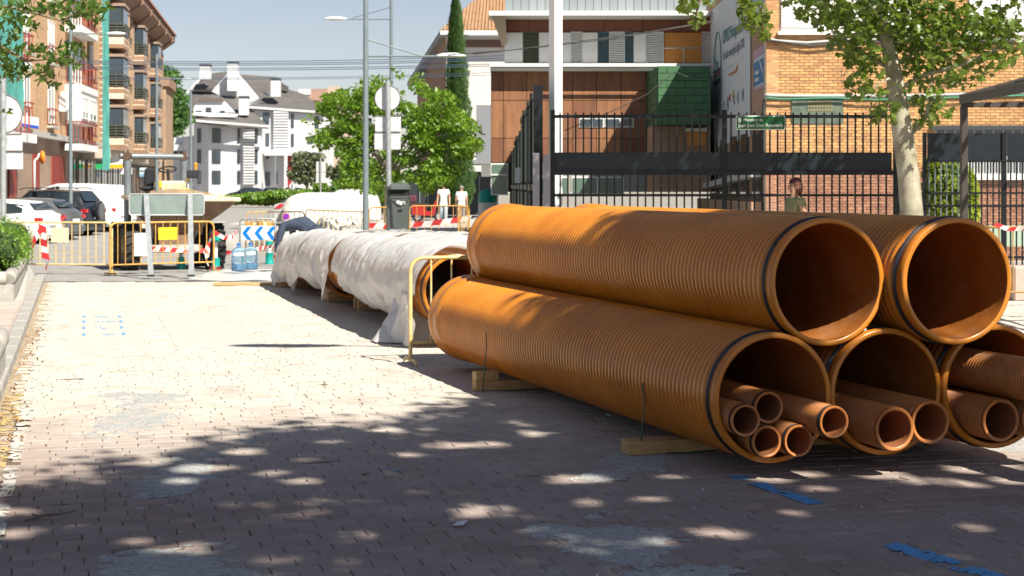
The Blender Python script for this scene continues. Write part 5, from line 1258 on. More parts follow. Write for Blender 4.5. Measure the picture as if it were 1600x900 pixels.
for (x0, y0, x1, y1) in ((767, 255, 794, 305), (905, 184, 944, 199), (945, 184, 970, 199), (971, 184, 990, 199), (893, 276, 975, 304), (815, 276, 888, 304)):
    b = MB(); PB(b, x0, y0, x1, y1, ZE, .08, .03); o = b.build('window', M_framew, TE)
    n_ = 2 if x1 - x0 > 30 else 1
    for k in range(n_):
        b = MB(); PB(b, fl(x0, x1, k / n_) + 1.8, y0 + 2, fl(x0, x1, (k + 1) / n_) - 1.8, y1 - 2, ZE, .02, .055); b.build('pane', M_glassg if y0 > 200 else M_glass2, o)
b = MB(); PB(b, 767, 272, 794, 274, ZE, .1, .1); b.build('transom', M_framew, TE)
b = MB(); PB(b, 798, 255, 1012, 300, ZE - .0, .09, -.0); b.build('lower_wall', mat('grey school wall', (.30, .29, .27), .85, var=.1), TE)
# green block annex + brick part below
TG = thing('green_annex', 'green painted block annex jutting over a brick wall beside the banner', 'building', (X_(1060, 46.5), 46.5, 0)); ZG = 46.5
p = W(1028, 195, ZG); q = W(1110.5, 103, ZG); b = MB(); b.obox(p + Vector((0, .03, 0)), (q.x - p.x, 0, 0), (0, 3.4, 0), (0, 0, q.z - p.z)); b.build('green_core', mat('green paint joint', (.03, .09, .045), .8), TG)
M_green = mat('green painted block', (.05, .135, .06), .7, var=.12, scale=4, isl=.1)
rows_ = 8; hh = (q.z - p.z) / rows_
for r_ in range(rows_):
    x = p.x - (.26 if r_ % 2 else 0)
    while x < q.x - .05:
        xa = max(x, p.x); xb = min(x + .52, q.x)
        if xb - xa > .06: b = MB(); b.box(((xa + xb) / 2, ZG + .005, p.z + (r_ + .5) * hh), (xb - xa - .012, .05, hh - .012), 0, .004); b.build('block', M_green, TG)
        x += .52
    y = ZG + .04
    while y < ZG + 3.3:
        b = MB(); b.box((p.x - .012, y + .25, p.z + (r_ + .5) * hh), (.03, .5, hh - .012), 0, .004); b.build('block', M_green, TG); y += .515
M_brE = brick_mat('yard brick', (1, 0), (.42, .22, .13), (.35, .18, .10), (.40, .32, .25), .24, .07, .012)
b = MB(); PB(b, 1020, 196, 1109, 300, ZG + 1.2, 2); b.build('brick_wall', M_brE, TG)
b = MB(); PB(b, 1073, 200, 1104, 205, ZG + .8, .4); b.build('white_lintel', M_framew, TG)
b = MB(); PB(b, 1075, 205, 1103, 228, ZG + 1.1, .1); b.build('lit_opening', mat('orange wood panel', (.58, .24, .05), .6), TG)

# ---- F: school: real bricks on the front wall
ZS = 38.0
TS = thing('school_building', 'yellow brick school with white blinds and a banner on its side wall', 'building', (X_(1197, ZS), ZS, 0))
M_mort = mat('pale mortar', (.72, .62, .47), .9, var=.1, scale=6)
xS0, xS1 = X_(1197, ZS), 13.2; zT = 7.2
win_px = [(1218, 1432, 49), (1512, 1660, 50)]      # blinds: x range, sill
holes = [(X_(a, ZS), X_(c, ZS), Z_(s_, ZS), zT) for a, c, s_ in win_px] + [(X_(1237, ZS), X_(1317, ZS), Z_(193, ZS), Z_(152, ZS)), (X_(1462, ZS), 13.2, Z_(274, ZS), Z_(200, ZS))]
b = MB(); b.obox((xS0, ZS + .02, -.1), (xS1 - xS0, 0, 0), (0, .3, 0), (0, 0, zT + .1)); b.build('mortar_wall', M_mort, TS)
b = MB(); b.obox((xS0 + .3, ZS + .33, -.1), (xS1 - xS0, 0, 0), (0, 11.6, 0), (0, 0, zT)); b.build('inner_wall', M_mort, TS)
M_ybr = mat('yellow facing brick', (.55, .30, .125), .85, isl=.22, var=.1, scale=30)
M_dbr = mat('dark red lower brick', (.34, .16, .10), .85, isl=.22, var=.1, scale=30)  # darker, redder brick colour for the lowest courses of the wall
hb, lb_ = .0685, .222
allb = []; r_ = 0; z = -.05
while z < zT:
    x = xS0 - (lb_ / 2 if r_ % 2 else 0)
    while x < xS1:
        xa, xb = max(x, xS0), min(x + lb_, xS1)
        if xb - xa > .05:
            zc = z + hb / 2; ok = True
            for (h0, h1, g0, g1) in holes:
                if g0 < zc < g1:
                    if xa >= h0 - .01 and xb <= h1 + .01: ok = False
                    elif xa < h0 < xb: xb = h0
                    elif xa < h1 < xb: xa = h1
            if ok and xb - xa > .03: allb.append((xa, xb, z))
        x += lb_
    z += hb; r_ += 1
zLow = Z_(268, ZS)
def bricks_obj(lst, name, m, par, one=True):
    b = MB()
    for xa, xb, z_ in lst: b.box(((xa + xb) / 2, ZS + .008, z_ + hb / 2), (xb - xa - .018, .024, hb - .017))
    return b.build(name, m, par)
up = [q for q in allb if q[2] > zLow and q[0] < X_(1400, ZS)]; up.sort(key=lambda q: abs(q[2] - 3.9) + .15 * abs(q[0] - 7))
for q in up[:280]: bricks_obj([q], 'brick', M_ybr, TS)
s_ = set(up[:280]); stuff(bricks_obj([q for q in allb if q[2] > zLow and q not in s_], 'brickwork', M_ybr, TS))
stuff(bricks_obj([q for q in allb if q[2] <= zLow], 'lower_brickwork', M_dbr, TS))
for a, c, s0_ in win_px:
    b = MB(); PB(b, a + 2, -60, c - 2, s0_ - 1, ZS, .05, .03); o = b.build('window', M_framew, TS)
    n_ = 3
    for k in range(n_):
        b = MB(); x0 = fl(a, c, k / n_) + 3; x1 = fl(a, c, (k + 1) / n_) - 2; 
        for j in range(14): PB(b, x0, -8 + j * 4.0 - 5, x1, -8 + j * 4.0 - 1.3, ZS, .02, .055)
        b.build('roller_blind', M_blind, o)
    b = MB(); PB(b, a - 2, s0_, c + 2, s0_ + 5, ZS, .2, .14); b.build('sill', M_framew, TS)
b = MB(); PB(b, 1237, 152, 1317, 193, ZS, .05, .03); pl = b.build('stone_plaque', mat('dark green slate plaque', (.06, .10, .085), .5, col2=(.14, .17, .12), scale=5), TS)
b = MB()
gq = random.Random(4)
for j in range(3):
    for k in range(9): x = 1262 + k * 4.4; PB(b, x, 158 + j * 6, x + 3.2, 161.5 + j * 6, ZS, .004, .036)
stuff(b.build('worn_lettering', mat('dull gold paint', (.25, .20, .09), .6), pl))
b = MB(); PB(b, 1462, 200, 1650, 274, ZS, .05, .0); rw = b.build('ribbon_window', M_framew, TS)
for k in range(12):
    b = MB(); x = 1464 + k * 15; PB(b, x, 202, x + 12.5, 270, ZS, .02, .02); b.build('pane', M_glass2, rw)
for k in range(34):
    b = MB(); x = 1490 + k * 4.6; PB(b, x, 244, x + .9, 272, ZS, .02, .13); b.build('window_bar', M_framew, rw)
b = MB(); PB(b, 1460, 272, 1650, 281, ZS, .2, .14); b.build('sill', M_framew, TS)
b = MB(); PB(b, 1455, 196, 1650, 203, ZS, .2, .1); b.build('lintel', M_framed, TS)
# side wall in perspective: d runs away from the corner
fS = Facade((xS0, ZS), (.012, 1)); fS.n = Vector((-1, .012, 0)).normalized()
M_brS = brick_mat('side wall brick', (.012, 1), (.46, .24, .14), (.40, .20, .11), (.46, .36, .28), .24, .07, .012)
b = MB(); fS.box(b, .0, 12.0, -.1, zT, -.28, 0); b.build('side_wall', M_brS, TS)
for k in range(5):
    b = MB(); fS.box(b, .7 + k * 2.25, 2.2 + k * 2.25, Z_(244, 38) - 1.0, 3.0, .005, .03); b.build('window', M_framed, TS)
    b = MB(); fS.box(b, .8 + k * 2.25, 2.1 + k * 2.25, Z_(244, 38) - .9, 2.9, .031, .045); b.build('pane', M_glass, TS)
b = MB(); a_ = W(1196, 276, 38.3); e = W(1109, 298, 49.5); b.obox(Vector((xS0 - .35, 38.3, a_.z)), Vector((0, 11.2, e.z - a_.z - .0)), (.3, 0, 0), (0, 0, .16)); b.build('ramp_coping', mat('grey coping', (.48, .47, .46), .8), TS)
b = MB(); b.obox(Vector((xS0 - .3, 38.3, -.1)), Vector((0, 11.2, 0)), (.26, 0, 0), (0, 0, 1.4)); b.build('ramp_wall', M_brS, TS)
# banner
TBn = thing('school_banner', 'big white school banner with green crest and lettering on the side wall', 'banner', (xS0 - .1, 44, 2))
def SB(px, py):      # a point on the side wall seen at px, py
    # X = xS0 + .012 (Y-38); px-800 = 2550 X / Y
    k = (px - 800) / F; Y = (xS0 - .012 * 38) / (k - .012); return fS.P((Y - ZS) / math.sqrt(1 + .012 ** 2), Z_(py, Y), 0)
def sb_patch(name, pts, m, out, par=TBn, nu=1, nv=1, rip=0):
    # quad pts (px,py) x4 -> patch on wall
    P4 = [SB(*p) for p in pts]; b = MB()
    def q(i, j):
        u, v = i / nu, j / nv; p = P4[0].lerp(P4[1], u).lerp(P4[3].lerp(P4[2], u), v)
        return p + fS.n * (out + rip * (math.sin(u * 34) * .5 + nz(u * 9, v * 5) * 1.2))
    b.grid(lambda i, j: q(i, j), nu + 1, nv + 1); return b.build(name, m, par, smooth=True)
M_ban = mat('banner cloth', (.66, .68, .72), .7, var=.04, scale=2)
sb_patch('banner_cloth', [(1112, 18), (1174, -42), (1174, 213), (1112, 233)], M_ban, .025, nu=60, nv=30, rip=.007)
M_bg = mat('banner green print', (.12, .25, .23), .7); M_bk = mat('banner dark print', (.24, .26, .30), .7); M_br_ = mat('banner red print', (.45, .10, .10), .7); M_by = mat('banner yellow print', (.45, .36, .08), .7)
sb_patch('seam', [(1130, 111), (1173, 80), (1173, 82), (1130, 113)], mat('banner seam', (.75, .76, .78), .7), .045)
def sb_text(body, pa, pb, size, m, name='lettering'):
    a, c = SB(*pa), SB(*pb)
    # reads left to right in the picture = from far to near along the wall
    t = text_mesh(name, body, size, m, TBn, (0, 0, 0), (0, 0, 0), align='LEFT', extrude=.004)
    me = t.data; w_ = max(v.co.x for v in me.vertices); L_ = (c - a).length; d = (c - a).normalized(); up = Vector((0, 0, 1)); nn = d.cross(up)
    org = Vector(TBn.location)
    for v in me.vertices:
        x, y, z_ = v.co; p = a + d * (x / w_ * L_) + up * y + fS.n * (.042 + z_); v.co = p - org
    return t
sb_text('CEIPSO Príncipe don Felipe', (1131, 60), (1172, 33), .52, M_bg)
sb_text('Escuela municipal siglo XXI', (1132, 88), (1165, 67), .36, M_bk)
# crest: oval outline, fan, bars
cpts = []
b = MB(); pts = []
for k in range(40):
    a = 2 * math.pi * k / 40; pts.append(SB(1123.5 + 5.3 * math.cos(a), 104 - 1.5 * 5.3 * math.cos(a) * .55 + 54 * math.sin(a)) + fS.n * .042)
b.tube(pts, .018, 5, closed=True); b.build('crest_outline', M_bg, TBn)
gq = random.Random(3); b = MB()
for k in range(9):
    a = fl(-1.2, .2, k / 8); o_ = SB(1123, 104) + fS.n * .042; b.tube([o_, SB(1123 - 5.5 * math.cos(a * .9 + .6), 100 - 20 * abs(math.cos(a)) + k * 1.5) + fS.n * .042], .02, 5)
b.tube([SB(1122.6, 112) + fS.n * .042, SB(1123.2, 96) + fS.n * .042], .03, 5); b.build('crest_plant', M_bg, TBn)
for (x0, y0, x1, y1) in ((1117, 113, 1129, 105), (1117, 130, 1129, 122)):
    b = MB(); b.tube([SB(x0, y0) + fS.n * .042, SB(x1, y1) + fS.n * .042], .035, 5); b.build('crest_bar', M_bg, TBn)
for (x, y, m_) in ((1118.5, 120, M_by), (1120.5, 118, M_br_), (1123, 115, M_bg), (1126, 113, M_br_)):
    b = MB(); b.tube([SB(x, y - 4) + fS.n * .042, SB(x, y + 4) + fS.n * .042], .04, 5); b.build('crest_figure', m_, TBn)
b = MB(); b.tube([SB(x, y) + fS.n * .042 for x, y in ((1142, 117), (1147, 113.5), (1151, 112.5), (1154, 108), (1154.5, 103))], .03, 5); b.build('orange_flourish', mat('orange print', (.5, .2, .06), .7), TBn)
for (x, y, h_, m_) in ((1134, 164, 7, M_bk), (1139.5, 162, 11, M_bk), (1143, 153, 6, M_br_), (1148.5, 149, 8, M_by), (1149.5, 156, 8, M_bk), (1156, 152, 10, M_bk), (1163.5, 148, 10, M_bk)):
    b = MB(); b.tube([SB(x + .3, y - h_) + fS.n * .042, SB(x, y - h_ * .4) + fS.n * .042, SB(x - .2, y) + fS.n * .042, SB(x + .2, y + h_ * .6) + fS.n * .042, SB(x + .1, y + h_) + fS.n * .042], [.008, .03, .035, .025, .008], 6); b.build('printed_figure', m_, TBn)
# smaller poster
TPo = thing('school_poster', 'blue and pink poster on the side wall nearest the corner', 'banner', (xS0 - .1, 39.5, 3.5))
sb_patch('poster_sheet', [(1178, 80), (1194, 70), (1194, 137), (1179, 143)], mat('poster pale', (.58, .62, .70), .6), .010, TPo)
sb_patch('pink_band', [(1178, 80), (1194, 70), (1194, 84), (1178, 95)], mat('poster pink', (.50, .32, .42), .6), .016, TPo)
sb_patch('blue_field', [(1178.4, 99), (1193.7, 90), (1193.7, 128), (1178.8, 136)], mat('poster blue', (.06, .20, .42), .6), .016, TPo)
sb_patch('pink_foot', [(1179, 139), (1194, 132), (1194, 137), (1179, 143)], mat('poster pink', (.50, .32, .42), .6), .018, TPo)
for y in (112, 123):
    sb_patch('blurred_word', [(1181, y), (1187, y - 3), (1187, y + 3), (1181, y + 6)], mat('poster white', (.62, .66, .72), .6), .024, TPo)
sb_patch('poster_stripe', [(1187.5, 95), (1189, 94), (1193.6, 110), (1193.6, 117)], mat('poster white', (.62, .66, .72), .6), .024, TPo)
TP2 = thing('upper_poster', 'second blue poster high on the side wall, cut by the top of the frame', 'banner', (xS0 - .1, 39.5, 5.8))
sb_patch('poster_sheet', [(1177, -20), (1194, -28), (1194, 14), (1177, 26)], mat('poster pale', (.58, .62, .70), .6), .010, TP2)
sb_patch('blue_field', [(1178, -16), (1193, -24), (1193, 2), (1178, 10)], mat('poster blue light', (.20, .42, .62), .6), .016, TP2)
# cables on the front wall
def cable(label, pts, r=.02, m=None, group='wall cables'):
    b = MB(); out = []
    P_ = [Vector(p) for p in pts]
    for a, c in zip(P_, P_[1:]):
        for i in range(6): out.append(a.lerp(c, i / 6))
    out.append(P_[-1]); b.tube(out, r, 6); return tag(b.build('cable', m or M_cab, smooth=True), label, 'cable', group)
M_cab = mat('cable sheath', (.05, .05, .05), .6); M_cabg = mat('grey cable', (.42, .42, .42), .6)
Zc_ = ZS - .06
cable('grey cable run along the school wall under the white blinds', [W(1196, 60, Zc_), W(1215, 64, Zc_), W(1260, 67, Zc_), W(1330, 62, Zc_), W(1450, 60, Zc_), W(1640, 62, Zc_)], .035, M_cabg)
cable('black cable sagging just below the grey one under the blinds', [W(1196, 62, Zc_ - .05), W(1225, 66, Zc_ - .05), W(1270, 72, Zc_ - .05), W(1320, 66, Zc_ - .05), W(1480, 64, Zc_ - .05), W(1640, 65, Zc_ - .05)], .025)
cable('pale conduit along the school wall above the green plaque', [W(1195, 149, Zc_), W(1240, 150, Zc_), W(1400, 150, Zc_), W(1640, 144, Zc_)], .04, M_cabg)
cable('green cable slung above the green plaque', [W(1195, 153, Zc_ - .06), W(1225, 155, Zc_ - .06), W(1300, 153, Zc_ - .06), W(1370, 156, Zc_ - .06), W(1640, 148, Zc_ - .06)], .022, mat('green cable', (.03, .22, .12), .5))
cable('black cable going down the corner of the school wall', [W(1196, 153, Zc_ - .08), W(1193, 170, Zc_ - .02), W(1194, 200, Zc_), W(1194, 240, Zc_)], .04)

# ================================================================== SCHOOL FENCE
ZF = 25.0
M_fence = mat('black fence enamel', (.008, .010, .013), .4, var=.1, spec=.35)
TF = thing('school_fence', 'black steel school fence with a solid middle panel facing the pipes', 'fence', (X_(865, ZF), ZF, 0))
xa, xb = X_(860, ZF), X_(1400, ZF)
for (x0, w_) in ((xa, .07), (X_(1128, ZF), .075), (xb - .04, .09)):
    b = MB(); b.box((x0 + w_ / 2, ZF, 1.42), (w_, .07, 2.84), 0, .004); b.build('post', M_fence, TF)
for z, hgt in ((Z_(182, ZF), .05), (Z_(270, ZF), .07), (Z_(305, ZF), .04), (.25, .05)):
    b = MB(); b.box(((xa + xb) / 2, ZF - .001, z), (xb - xa - .02, .045, hgt)); b.build('rail', M_fence, TF)
n_ = 44
for k in range(1, n_):
    x = fl(xa + .03, xb - .03, k / n_); b = MB(); b.box((x, ZF - .005, (2.80 + Z_(240, ZF)) / 2), (.024, .024, 2.80 - Z_(240, ZF))); b.build('upper_bar', M_fence, TF)
    b = MB(); b.box((x, ZF + .004, (Z_(270, ZF) + .2) / 2), (.024, .022, Z_(270, ZF) - .2)); b.build('lower_bar', M_fence, TF)
for (x0, x1) in ((862, 1127), (1133, 1394)):
    b = MB(); p = W(x0, 267, ZF); q = W(x1, 238, ZF); b.box(((p.x + q.x) / 2, ZF + .03, (p.z + q.z) / 2), (q.x - p.x, .012, q.z - p.z)); b.build('solid_panel', mat('black sheet panel', (.012, .018, .024), .35, var=.15, scale=2, spec=.4), TF)
# green street name plate on the fence
t = thing('street_name_sign', 'green street name plate with white lettering fixed on the black fence', 'sign', (X_(1188, ZF), ZF - .1, Z_(204, ZF)))
p = W(1149, 203, ZF); q = W(1226, 181, ZF); b = MB(); b.box(((p.x + q.x) / 2, ZF - .06, (p.z + q.z) / 2), (q.x - p.x, .02, q.z - p.z), 0, .008); b.build('border', mat('sign white film', (.72, .76, .72), .4), t)
b = MB(); b.box(((p.x + q.x) / 2, ZF - .073, (p.z + q.z) / 2), (q.x - p.x - .022, .008, q.z - p.z - .022), 0, .003); b.build('green_field', mat('sign green film', (.008, .10, .03), .4), t)
M_let = mat('sign lettering white', (.82, .84, .82), .4)
def sign_text(body, px, py, wpx, size):
    o = text_mesh('lettering', body, size, M_let, t, (0, 0, 0), (math.radians(90), 0, 0)); w_ = max(v.co.x for v in o.data.vertices) - min(v.co.x for v in o.data.vertices)
    P_ = W(px, py, ZF - .08); P_.y = ZF - .080; o.location = P_ - t.location; o.scale = (wpx * ZF / F / w_, 1, 1); return o
sign_text('Plazoleta de', 1177, 187.5, 30, .062); sign_text('Juan José Díez Arconada', 1188.5, 196, 70, .078)
b = MB(); P_ = W(1154.5, 188, ZF); b.prism([(-.02, .035), (.02, .035), (.024, -.01), (0, -.045), (-.024, -.01)], (P_.x, ZF - .079, P_.z), (1, 0, 0), (0, 0, 1), (0, -.003, 0)); b.build('crest', M_let, t)
# side fence going back, taller stepped screens
TSf = thing('side_fence', 'tall dark green screen fence stepping back beside the school yard', 'fence', (X_(843, ZF), ZF, 0))
fx0, fx1 = X_(838, 25.3), X_(796, 52)
segs = [(25.4, 29.5, 3.19), (29.6, 36.0, 3.15), (36.1, 43.5, 2.85), (43.6, 51.5, 2.65)]
M_scr = mat('green grey screen sheet', (.045, .085, .06), .6, col2=(.08, .13, .09), scale=1.5)
def fxp(y): return fl(fx0, fx1, (y - 25.3) / 26.7)
for (ya, yb, h_) in segs:
    for (z0, z1, m_) in ((.35, 1.55, M_scr), (1.75, h_ - .12, M_scr)):
        b = MB(); b.obox((fxp(ya), ya, z0), (fxp(yb) - fxp(ya), yb - ya, 0), (.03, 0, 0), (0, 0, z1 - z0)); b.build('screen_panel', m_, TSf)
    for z in (.3, 1.6, h_ - .1):
        b = MB(); b.obox((fxp(ya) - .02, ya, z), (fxp(yb) - fxp(ya), yb - ya, 0), (.07, 0, 0), (0, 0, .1)); b.build('rail', M_fence, TSf)
    for y in (ya, (ya + yb) / 2):
        b = MB(); b.box((fxp(y) + .01, y + .05, h_ / 2 + .02), (.10, .10, h_ + .04)); b.build('post', M_fence, TSf)
    b = MB(); b.obox((fxp(ya) - .08, ya, -.05), (fxp(yb) - fxp(ya), yb - ya, 0), (.2, 0, 0), (0, 0, .33)); b.build('base_wall', M_conc, TSf)
b = MB(); PB(b, 834, 133, 848, 345, 25.15, .12); b.build('corner_post', M_fence, TSf)
for (x0, x1) in ((833, 843), (849, 860)):
    t_ = MB(); PB(t_, x0, 239 + (0 if x0 < 840 else 3), x1, 480, 25.02 - .15, .3); t_.build('concrete_pillar', mat('violet grey concrete', (.28, .27, .31), .85, var=.1), TSf)
b = MB(); PB(b, 805, 262, 813, 286, 33, .15, .0); b.build('meter_box', M_signback, TSf)
# right hand gate fence
TR = thing('gate_fence', 'black gate and fence with a solid top panel behind the shelter', 'fence', (X_(1440, 24), 25.3, 0)); ZR = 25.3
for x in (1443, 1566, 1640):
    b = MB(); PB(b, x, 207, x + (5 if x != 1566 else 7), 459, ZR, .07, 0); b.build('post', M_fence, TR)
for (y0, y1) in ((250, 253.5), (300, 303), (320, 323.5), (400, 404)):
    b = MB(); PB(b, 1443, y0, 1650, y1, ZR, .04, .01); b.build('rail', M_fence, TR)
for k in range(22):
    x = 1451 + k * 9.1
    b = MB(); PB(b, x, 252, x + 2.1, 450, ZR, .02, -.005); b.build('bar', M_fence if k > 6 else mat('grey green bar', (.10, .13, .13), .5), TR)
for (x0, x1) in ((1449, 1500), (1501, 1565), (1574, 1650)):
    b = MB(); PB(b, x0, 208, x1, 250, ZR, .012, -.03); b.build('solid_panel', mat('black sheet panel', (.02, .03, .038), .28), TR)
b = MB(); PB(b, 1573, 285, 1584, 290, ZR, .06, .05); b.build('lock_box', M_black, TR)
b = MB(); PB(b, 1545, 352, 1650, 385, ZR + 1, .1, 0); b.build('pale_green_board', mat('pale green board', (.35, .45, .36), .7), TR)

# ---- overhead cables across the street
M_wire = mat('overhead wire', (.06, .10, .17), .6)
for k, (y0, ym, y1) in enumerate(((94, 95, 86), (96.5, 98, 90), (99, 100.5, 93), (104, 105, 99), (107, 107.5, 102), (119, 121, 112), (122, 122, 116))):
    b = MB(); pts = []
    for i in range(25):
        t = i / 24; px = fl(95, 800, t); Z = fl(72, 66, t); py = y0 * (1 - t) ** 2 + 2 * t * (1 - t) * (ym + 6) + y1 * t * t; pts.append(W(px, py, Z))
    b.tube(pts, .016 if k < 5 else .011, 5); tag(b.build('overhead_cable', M_wire, smooth=True), ['highest', 'second highest', 'third', 'fourth', 'fifth', 'second lowest', 'lowest'][k] + ' of the overhead cables strung across the street', 'cable', 'overhead cables across the street')
for k, pts in enumerate(([(700, 86, 40), (800, 78, 40), (880, 68, 40), (1000, 52, 40), (1112, 35, 40)], [(740, 84, 41), (840, 74, 41), (960, 60, 41), (1112, 33, 41)], [(882, 204, 40), (960, 172, 40), (1010, 148, 40), (1054, 112, 40), (1075, 120, 40), (1112, 122, 40)])):
    b = MB(); b.tube([W(*p) for p in pts], .012, 5); tag(b.build('overhead_cable', M_cab, smooth=True), ['upper thin cable slung past the white shutters to the school', 'lower thin cable slung past the white shutters to the school', 'grey cable dropping from the green annex to the white mast'][k], 'cable')
# ================================================================== VEGETATION
M_plane = leaf_mat('plane tree leaf', (.075, .135, .02), (.28, .40, .04), .38)
M_bright = leaf_mat('fresh green leaf', (.10, .21, .022), (.38, .58, .05), .4)
M_oval = leaf_mat('small oval leaf', (.04, .10, .015), (.26, .40, .04), .4)
M_cyp = leaf_mat('cypress scale', (.06, .14, .035), (.08, .18, .03), .7)
M_pine = leaf_mat('pine needle', (.06, .16, .035), (.10, .25, .04), .6)
M_olive = leaf_mat('olive leaf', (.12, .16, .09), (.15, .2, .08), .6)
M_yel = leaf_mat('yellow green leaf', (.20, .28, .02), (.5, .65, .05), .5)
M_bark = mat('mottled plane bark', (.42, .39, .30), .85, col2=(.19, .17, .11), scale=3.2, bump=.35, bscale=18)
M_bark2 = mat('brown bark', (.24, .18, .12), .9, var=.3, scale=9, bump=.5, bscale=30)

def put_leaves(par, leaves, m, kind, g, singles=0, name='leaf'):
    """leaves: list of (pos, size); the first `singles` become parts"""
    if singles:
        protos_ = []
        for k in range(8):
            b = MB(); leaf(b, Vector((0, 0, 0)), 1.0, random.Random(k + 77), kind); me = bpy.data.meshes.new(name); me.from_pydata(b.v, [], b.f); me.materials.append(m); protos_.append(me)
        off = par.location
        for p, s in leaves[:singles]:
            o = bpy.data.objects.new(name, protos_[g.randrange(8)]); COL.objects.link(o); o.parent = par; o.location = Vector(p) - off; o.scale = (s, s, s); o.rotation_euler = (g.uniform(-.5, .5), g.uniform(-.5, .5), g.uniform(0, 6.28))
    b = MB()
    for p, s in leaves[singles:]: leaf(b, Vector(p), s, g, kind)
    return stuff(b.build('crown', m, par))
def px_clump(px, py, rx, ry, Z, n, s, g, dz=.8):
    out = []
    c = W(px, py, Z); RX, RZ = rx * Z / F, ry * Z / F
    k = 0
    while k < n:
        a, b_, c_ = g.uniform(-1, 1), g.uniform(-1, 1), g.uniform(-1, 1)
        if a * a + b_ * b_ + c_ * c_ > 1: continue
        out.append((c + Vector((a * RX, c_ * dz, b_ * RZ)), s * g.uniform(.6, 1.2))); k += 1
    return out
# ---- plane tree in front of the school fence
g = random.Random(21)
ZP = 22.0
TP = thing('plane_tree', 'plane tree with mottled pale trunk standing in front of the school fence', 'tree', (X_(1428, ZP), ZP, 0))
def Wt(px, py, dy=0): v = W(px, py, ZP); v.y += dy; return v
base = Vector((X_(1432, ZP), ZP, -.02))
b = MB(); b.tube([base, base + Vector((0, 0, .12)), Wt(1427, 420), Wt(1425, 340), Wt(1419, 270), Wt(1410, 205), Wt(1402, 150), Wt(1396, 110), Wt(1388, 60, .1), Wt(1380, 0, .2), Wt(1372, -60, .3)], [.23, .185, .165, .155, .145, .14, .125, .11, .09, .07, .045], 14)
b.build('trunk', M_bark, TP, smooth=True)
for pts, r in (([Wt(1416, 215), Wt(1430, 202), Wt(1445, 188), Wt(1452, 160), Wt(1456, 120), Wt(1462, 80)], .045), ([Wt(1402, 140), Wt(1440, 118, -.2), Wt(1490, 105, -.3), Wt(1550, 78, -.3), Wt(1590, 60, -.4)], .035), ([Wt(1396, 110), Wt(1370, 90, .2), Wt(1335, 70, .2), Wt(1300, 30, .3), Wt(1265, 5, .3)], .04),
               ([Wt(1390, 70), Wt(1410, 30, .2), Wt(1440, -10, .3), Wt(1480, -60, .4)], .05), ([Wt(1385, 40), Wt(1340, 0, -.3), Wt(1280, -50, -.5)], .05), ([Wt(1400, 130), Wt(1380, 125, -.3), Wt(1360, 135, -.4), Wt(1345, 160, -.5)], .02), ([Wt(1405, 170), Wt(1385, 172, -.2), Wt(1372, 180, -.3)], .015)):
    b = MB(); n = len(pts); b.tube(pts, [r * (1 - .75 * i / (n - 1)) for i in range(n)], 8); b.build('branch', M_bark, TP, smooth=True)
lv = []
for (px, py, rx, ry, n) in ((1280, 8, 38, 26, 90), (1305, 30, 30, 22, 75), (1330, 62, 34, 26, 105), (1352, 92, 28, 20, 75), (1342, 120, 32, 15, 34), (1355, 145, 22, 12, 26), (1379, 168, 13, 14, 26), (1376, 188, 9, 7, 10),
                            (1340, 15, 40, 30, 120), (1385, 30, 30, 38, 120), (1425, 25, 36, 34, 150), (1470, 30, 40, 34, 150), (1515, 40, 42, 34, 150), (1555, 55, 36, 28, 100), (1580, 20, 30, 30, 60), (1500, 85, 40, 22, 90), (1545, 100, 34, 18, 56), (1450, 75, 32, 26, 80),
                            (1430, 100, 26, 22, 60), (1468, 118, 34, 16, 55), (1420, 60, 26, 24, 80), (1447, 155, 20, 20, 46), (1458, 178, 16, 14, 34), (1440, 190, 12, 9, 16), (1500, 128, 28, 9, 26), (1585, 75, 20, 14, 26), (1250, -8, 24, 16, 34), (1400, 140, 16, 12, 12)):
    cl = px_clump(px, py, rx, ry, ZP, int(n * 1.3), .132, g, .9); lv += cl
g.shuffle(lv)
hi = []
for k in range(120):
    c = Vector((g.uniform(2.2, 8.6), g.uniform(21.4, 23.4), g.uniform(5.0, 6.9))) if k < 95 else Vector((g.uniform(1.0, 9.5), g.uniform(19.0, 23.5), g.uniform(4.9, 7.4)))
    q_ = c.x - .57 * (c.z - 1.5)
    if abs(q_ - 4.24) < .42: continue
    for _ in range(60): hi.append((c + Vector((g.gauss(0, .32), g.gauss(0, .4), g.gauss(0, .3))), g.uniform(.1, .18)))
hi = [h_ for h_ in hi if h_[0].z > H + .1137 * h_[0].y + .2]
put_leaves(TP, lv + hi, M_plane, 'maple', g, 290)
